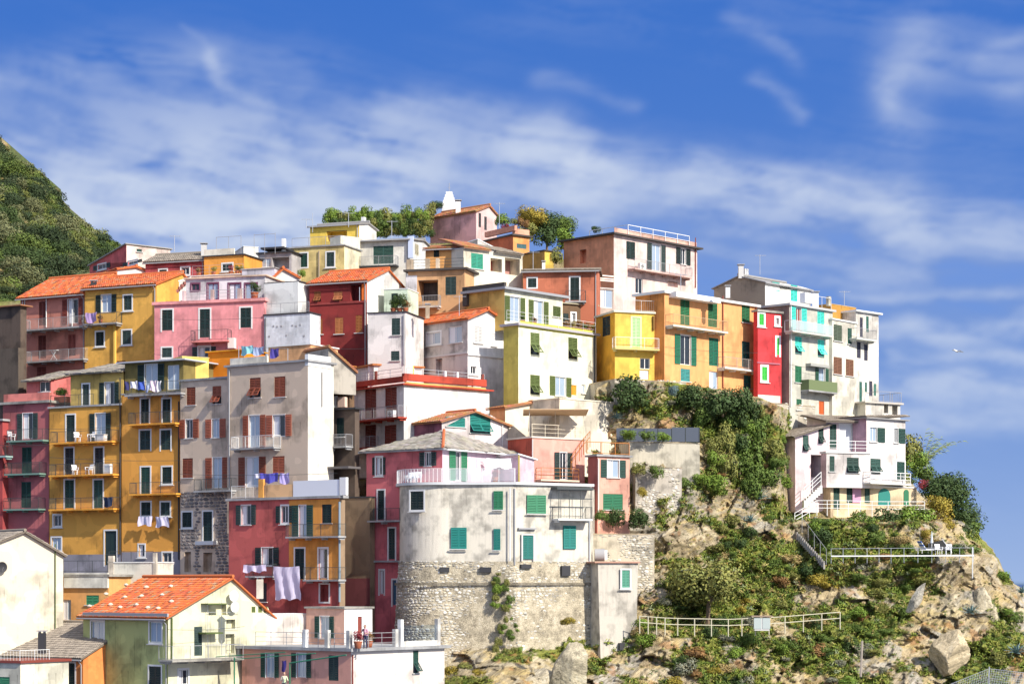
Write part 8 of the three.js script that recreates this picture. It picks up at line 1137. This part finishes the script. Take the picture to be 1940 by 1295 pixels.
// safety net in the bottom right corner: wires on posts
{ const t = thing('safety_net', 'grey wire rockfall net in the bottom right corner', 'net'), A = P(1790, 1300, 160), B2 = P(1875, 1266, 160), C = P(1960, 1276, 160), b = new MB(); for (const [q, w2] of [[A, B2], [B2, C]]) { b.bar(q, w2, 0.02, 4); for (let i = 0; i <= 26; i++) { const s = q.clone().lerp(w2, i / 26); b.bar(s, s.clone().add(V(0.25, -2.6, 0.5)), 0.009, 3); } for (let k = 1; k < 14; k++) b.bar(q.clone().add(V(0.018 * k, -0.18 * k, 0.035 * k)), w2.clone().add(V(0.018 * k, -0.18 * k, 0.035 * k)), 0.009, 3); } b.mesh('mesh_wire', M.steel, t); new MB().bar(B2.clone().add(V(0, 0.15, 0)), B2.clone().add(V(-0.1, -3, 0)), 0.05, 5).mesh('post', M.steel, t); }
// large bare rocks
function boulder(label, px, py, d, w, hh, dp, c, rz = 0) { const g = new THREE.IcosahedronGeometry(1, 14), a = g.attributes.position, u = g.attributes.uv, pn = Array.from({ length: 15 }, () => [V(rr(-1, 1), rr(-1, 1), rr(-1, 1)).normalize(), rr(0.62, 0.95)]), v = V(0, 0, 0), s = rnd() * 50; for (let i = 0; i < a.count; i++) { v.fromBufferAttribute(a, i).normalize(); let r = 1.15; for (const [n, k] of pn) { const q = v.dot(n); if (q > 0.05) r = Math.min(r, k / q); } r *= 0.94 + 0.12 * fbm3(v.x * 5 + s, v.y * 9, v.z * 5, 3); a.setXYZ(i, v.x * r * w, v.y * r * hh, v.z * r * dp); } for (let i = 0; i < a.count; i++) u.setXY(i, a.getX(i) + a.getZ(i), a.getY(i)); g.deleteAttribute('normal'); g.computeVertexNormals(); const m = new THREE.Mesh(g, mat(c, { tex: 'rock' })); m.name = numbered('rock'); m.position.copy(P(px, py, d)); m.rotation.set(0.1, rr(-0.4, 0.4), rz); scene.add(m); return tag(m, label, 'rock'); }
boulder('big pale rock slab leaning at the foot of the bastion', 1075, 1278, 161.2, 1.7, 2.3, 1.2, [0.68, 0.62, 0.48], -0.5); boulder('pale fractured rock at the bottom between bastion and slab', 1010, 1298, 161.5, 1.6, 1.3, 1.2, [0.64, 0.58, 0.46], 0.2); boulder('white rock slab in the lower right cliff', 1738, 1132, 175.4, 0.5, 1.3, 0.4, [0.70, 0.67, 0.60], -0.6); boulder('folded pale rock at the lower right of the cliff', 1800, 1232, 173.0, 2.0, 1.9, 1.5, [0.66, 0.56, 0.40], 0.5); boulder('tall pale rock buttress at the right end of the cliff', 1878, 1190, 181.5, 1.4, 3.4, 1.5, [0.66, 0.59, 0.45], 0.2);
// ---------------------------------------------------------------- the person on the terrace
function person(label, p, ry, top, side, legs, hairC) {
  const t = thing('person', label, 'person', null, p); t.rotation.y = ry;
  // joints in metres, hands on the rail in front
  const J = [[[0.09, 0.06, 0.02], [0.09, 0.48, 0.03], 0.05, 0.065], [[0.09, 0.48, 0.03], [0.08, 0.88, 0], 0.066, 0.088], [[-0.10, 0.06, 0.0], [-0.10, 0.48, 0.02], 0.05, 0.065], [[-0.10, 0.48, 0.02], [-0.08, 0.88, 0], 0.066, 0.088], [[0.09, 0.05, 0.0], [0.1, 0.03, 0.17], 0.04, 0.03], [[-0.10, 0.05, 0], [-0.11, 0.03, 0.17], 0.04, 0.03], [[-0.06, 0.92, 0], [0.06, 0.92, 0], 0.12, 0.12], [[0, 0.95, 0], [0, 1.18, 0.04], 0.12, 0.13], [[-0.12, 1.34, 0.06], [0.12, 1.34, 0.06], 0.075, 0.075], [[0, 1.2, 0.04], [0, 1.36, 0.06], 0.13, 0.09], [[0, 1.38, 0.07], [0, 1.48, 0.1], 0.05, 0.048], [[0.17, 1.34, 0.06], [0.25, 1.10, 0.16], 0.05, 0.042], [[0.25, 1.10, 0.16], [0.18, 1.08, 0.4], 0.04, 0.03], [[-0.17, 1.34, 0.06], [-0.25, 1.10, 0.16], 0.05, 0.042], [[-0.25, 1.10, 0.16], [-0.16, 1.08, 0.4], 0.04, 0.03], [[0, 1.55, 0.11], [0, 1.60, 0.10], 0.085, 0.09], [[0, 1.53, 0.19], [0, 1.55, 0.2], 0.014, 0.012]];
  for (const s of [-1, 1]) { for (let f = 0; f < 4; f++) J.push([[s * 0.17 + (f - 1.5) * 0.02 * 1, 1.07, 0.42], [s * 0.17 + (f - 1.5) * 0.021, 1.045, 0.47 + [0, 0.012, 0.008, -0.01][f]], 0.011, 0.008]); J.push([[s * 0.145, 1.07, 0.41], [s * 0.125, 1.06, 0.44], 0.011, 0.009]); J.push([[s * 0.17, 1.08, 0.38], [s * 0.17, 1.07, 0.42], 0.028, 0.03]); }
  const bones = J.map(([a, b2, r0, r1]) => ({ a: V(...a), d: V(...b2).sub(V(...a)), r0, r1 })), q = V(0, 0, 0);
  const dist = (x, y, z) => { let s = 0; for (const { a, d, r0, r1 } of bones) { q.set(x, y, z).sub(a); const tt = clamp(q.dot(d) / d.lengthSq()); const e = q.addScaledVector(d, -tt).length() - lerp(r0, r1, tt); s += Math.exp(-e * 70); } return -Math.log(s + 1e-30) / 70; };
  // surface nets on a grid of 14 mm
  const st = 0.018, ox = -0.4, oy = -0.03, oz = -0.25, nx = 45, ny = 98, nz = 46, val = new Float32Array(nx * ny * nz), id = (i, j, k) => (k * ny + j) * nx + i; for (let k = 0; k < nz; k++) for (let j = 0; j < ny; j++) for (let i = 0; i < nx; i++) val[id(i, j, k)] = dist(ox + i * st, oy + j * st, oz + k * st);
  const vid = new Int32Array(nx * ny * nz).fill(-1), pos = [], col = [], idx = [];
  for (let k = 0; k < nz - 1; k++) for (let j = 0; j < ny - 1; j++) for (let i = 0; i < nx - 1; i++) { let n = 0, sx = 0, sy = 0, sz = 0; for (let e = 0; e < 12; e++) { const ax = e >> 2, b1 = e & 1, b2 = (e >> 1) & 1, o0 = ax === 0 ? [0, b1, b2] : ax === 1 ? [b1, 0, b2] : [b1, b2, 0], o1 = o0.slice(); o1[ax] = 1; const v0 = val[id(i + o0[0], j + o0[1], k + o0[2])], v1 = val[id(i + o1[0], j + o1[1], k + o1[2])]; if ((v0 < 0) !== (v1 < 0)) { const f = v0 / (v0 - v1); sx += lerp(o0[0], o1[0], f); sy += lerp(o0[1], o1[1], f); sz += lerp(o0[2], o1[2], f); n++; } } if (n) { vid[id(i, j, k)] = pos.length / 3; const x = ox + (i + sx / n) * st, y = oy + (j + sy / n) * st, z = oz + (k + sz / n) * st; pos.push(x, y, z); const skin = y > 1.40 || z > 0.24 && y > 1.0, c = skin ? [0.5, 0.3, 0.22] : y > 0.93 ? (x < -0.02 && z > 0.02 ? side : top) : y > 0.08 ? legs : [0.08, 0.05, 0.04]; col.push(...c); } }
  for (let k = 1; k < nz - 1; k++) for (let j = 1; j < ny - 1; j++) for (let i = 1; i < nx - 1; i++) { const v0 = val[id(i, j, k)]; for (let ax = 0; ax < 3; ax++) { const v1 = val[id(i + (ax === 0), j + (ax === 1), k + (ax === 2))]; if ((v0 < 0) === (v1 < 0)) continue; const c = ax === 0 ? [[0, 0, 0], [0, -1, 0], [0, -1, -1], [0, 0, -1]] : ax === 1 ? [[0, 0, 0], [0, 0, -1], [-1, 0, -1], [-1, 0, 0]] : [[0, 0, 0], [-1, 0, 0], [-1, -1, 0], [0, -1, 0]]; const w = c.map(([a, b2, d]) => vid[id(i + a, j + b2, k + d)]); if (w.some((x) => x < 0)) continue; if (v0 < 0) idx.push(w[0], w[1], w[2], w[0], w[2], w[3]); else idx.push(w[0], w[2], w[1], w[0], w[3], w[2]); } }
  const g = new THREE.BufferGeometry(); g.setAttribute('position', new THREE.Float32BufferAttribute(pos, 3)); g.setAttribute('color', new THREE.Float32BufferAttribute(col, 3)); g.setAttribute('uv', new THREE.Float32BufferAttribute(new Float32Array(pos.length / 3 * 2), 2)); g.setIndex(idx); g.computeVertexNormals(); child(t, 'body', g, mat([1, 1, 1], { vertexColors: true, roughness: 0.8 }), V(0, 0, 0));
  const hg = new THREE.SphereGeometry(0.105, 14, 10, 0, 6.2832, 0, 1.9); hg.rotateX(-0.6); child(t, 'hair', hg, mat(hairC), V(0, 1.59, 0.085)); for (const s of [-1, 1]) { child(t, 'eye', new THREE.SphereGeometry(0.011, 6, 5), M.dark, V(s * 0.033, 1.585, 0.185)); child(t, 'ear', new THREE.SphereGeometry(0.022, 6, 5), mat([0.5, 0.3, 0.22]), V(s * 0.092, 1.57, 0.1)); } child(t, 'mouth', new MB().box(-0.02, 0, 0, 0.02, 0.008, 0.01).geo(), mat([0.35, 0.1, 0.1]), V(0, 1.515, 0.187));
}
{ const H = h.terraceFront; person('person in a pink top and dark trousers leaning on the terrace railing', wpos(H, 'F', 692, 1222, -0.35).setY(H.yb + H.h + 0.22), -0.25, [0.6, 0.32, 0.40], [0.10, 0.06, 0.09], [0.04, 0.045, 0.09], [0.03, 0.018, 0.012]); person('person in a pale green shirt below the navy towel at the bottom edge', wpos(H, 'F', 538, 1317, 1.7), 0.2, [0.55, 0.68, 0.42], [0.74, 0.70, 0.52], [0.2, 0.18, 0.16], [0.14, 0.06, 0.03]); }
scene.traverse((o) => { if (o.isMesh) { o.castShadow = true; o.receiveShadow = true; } });
renderer.render(scene, camera);
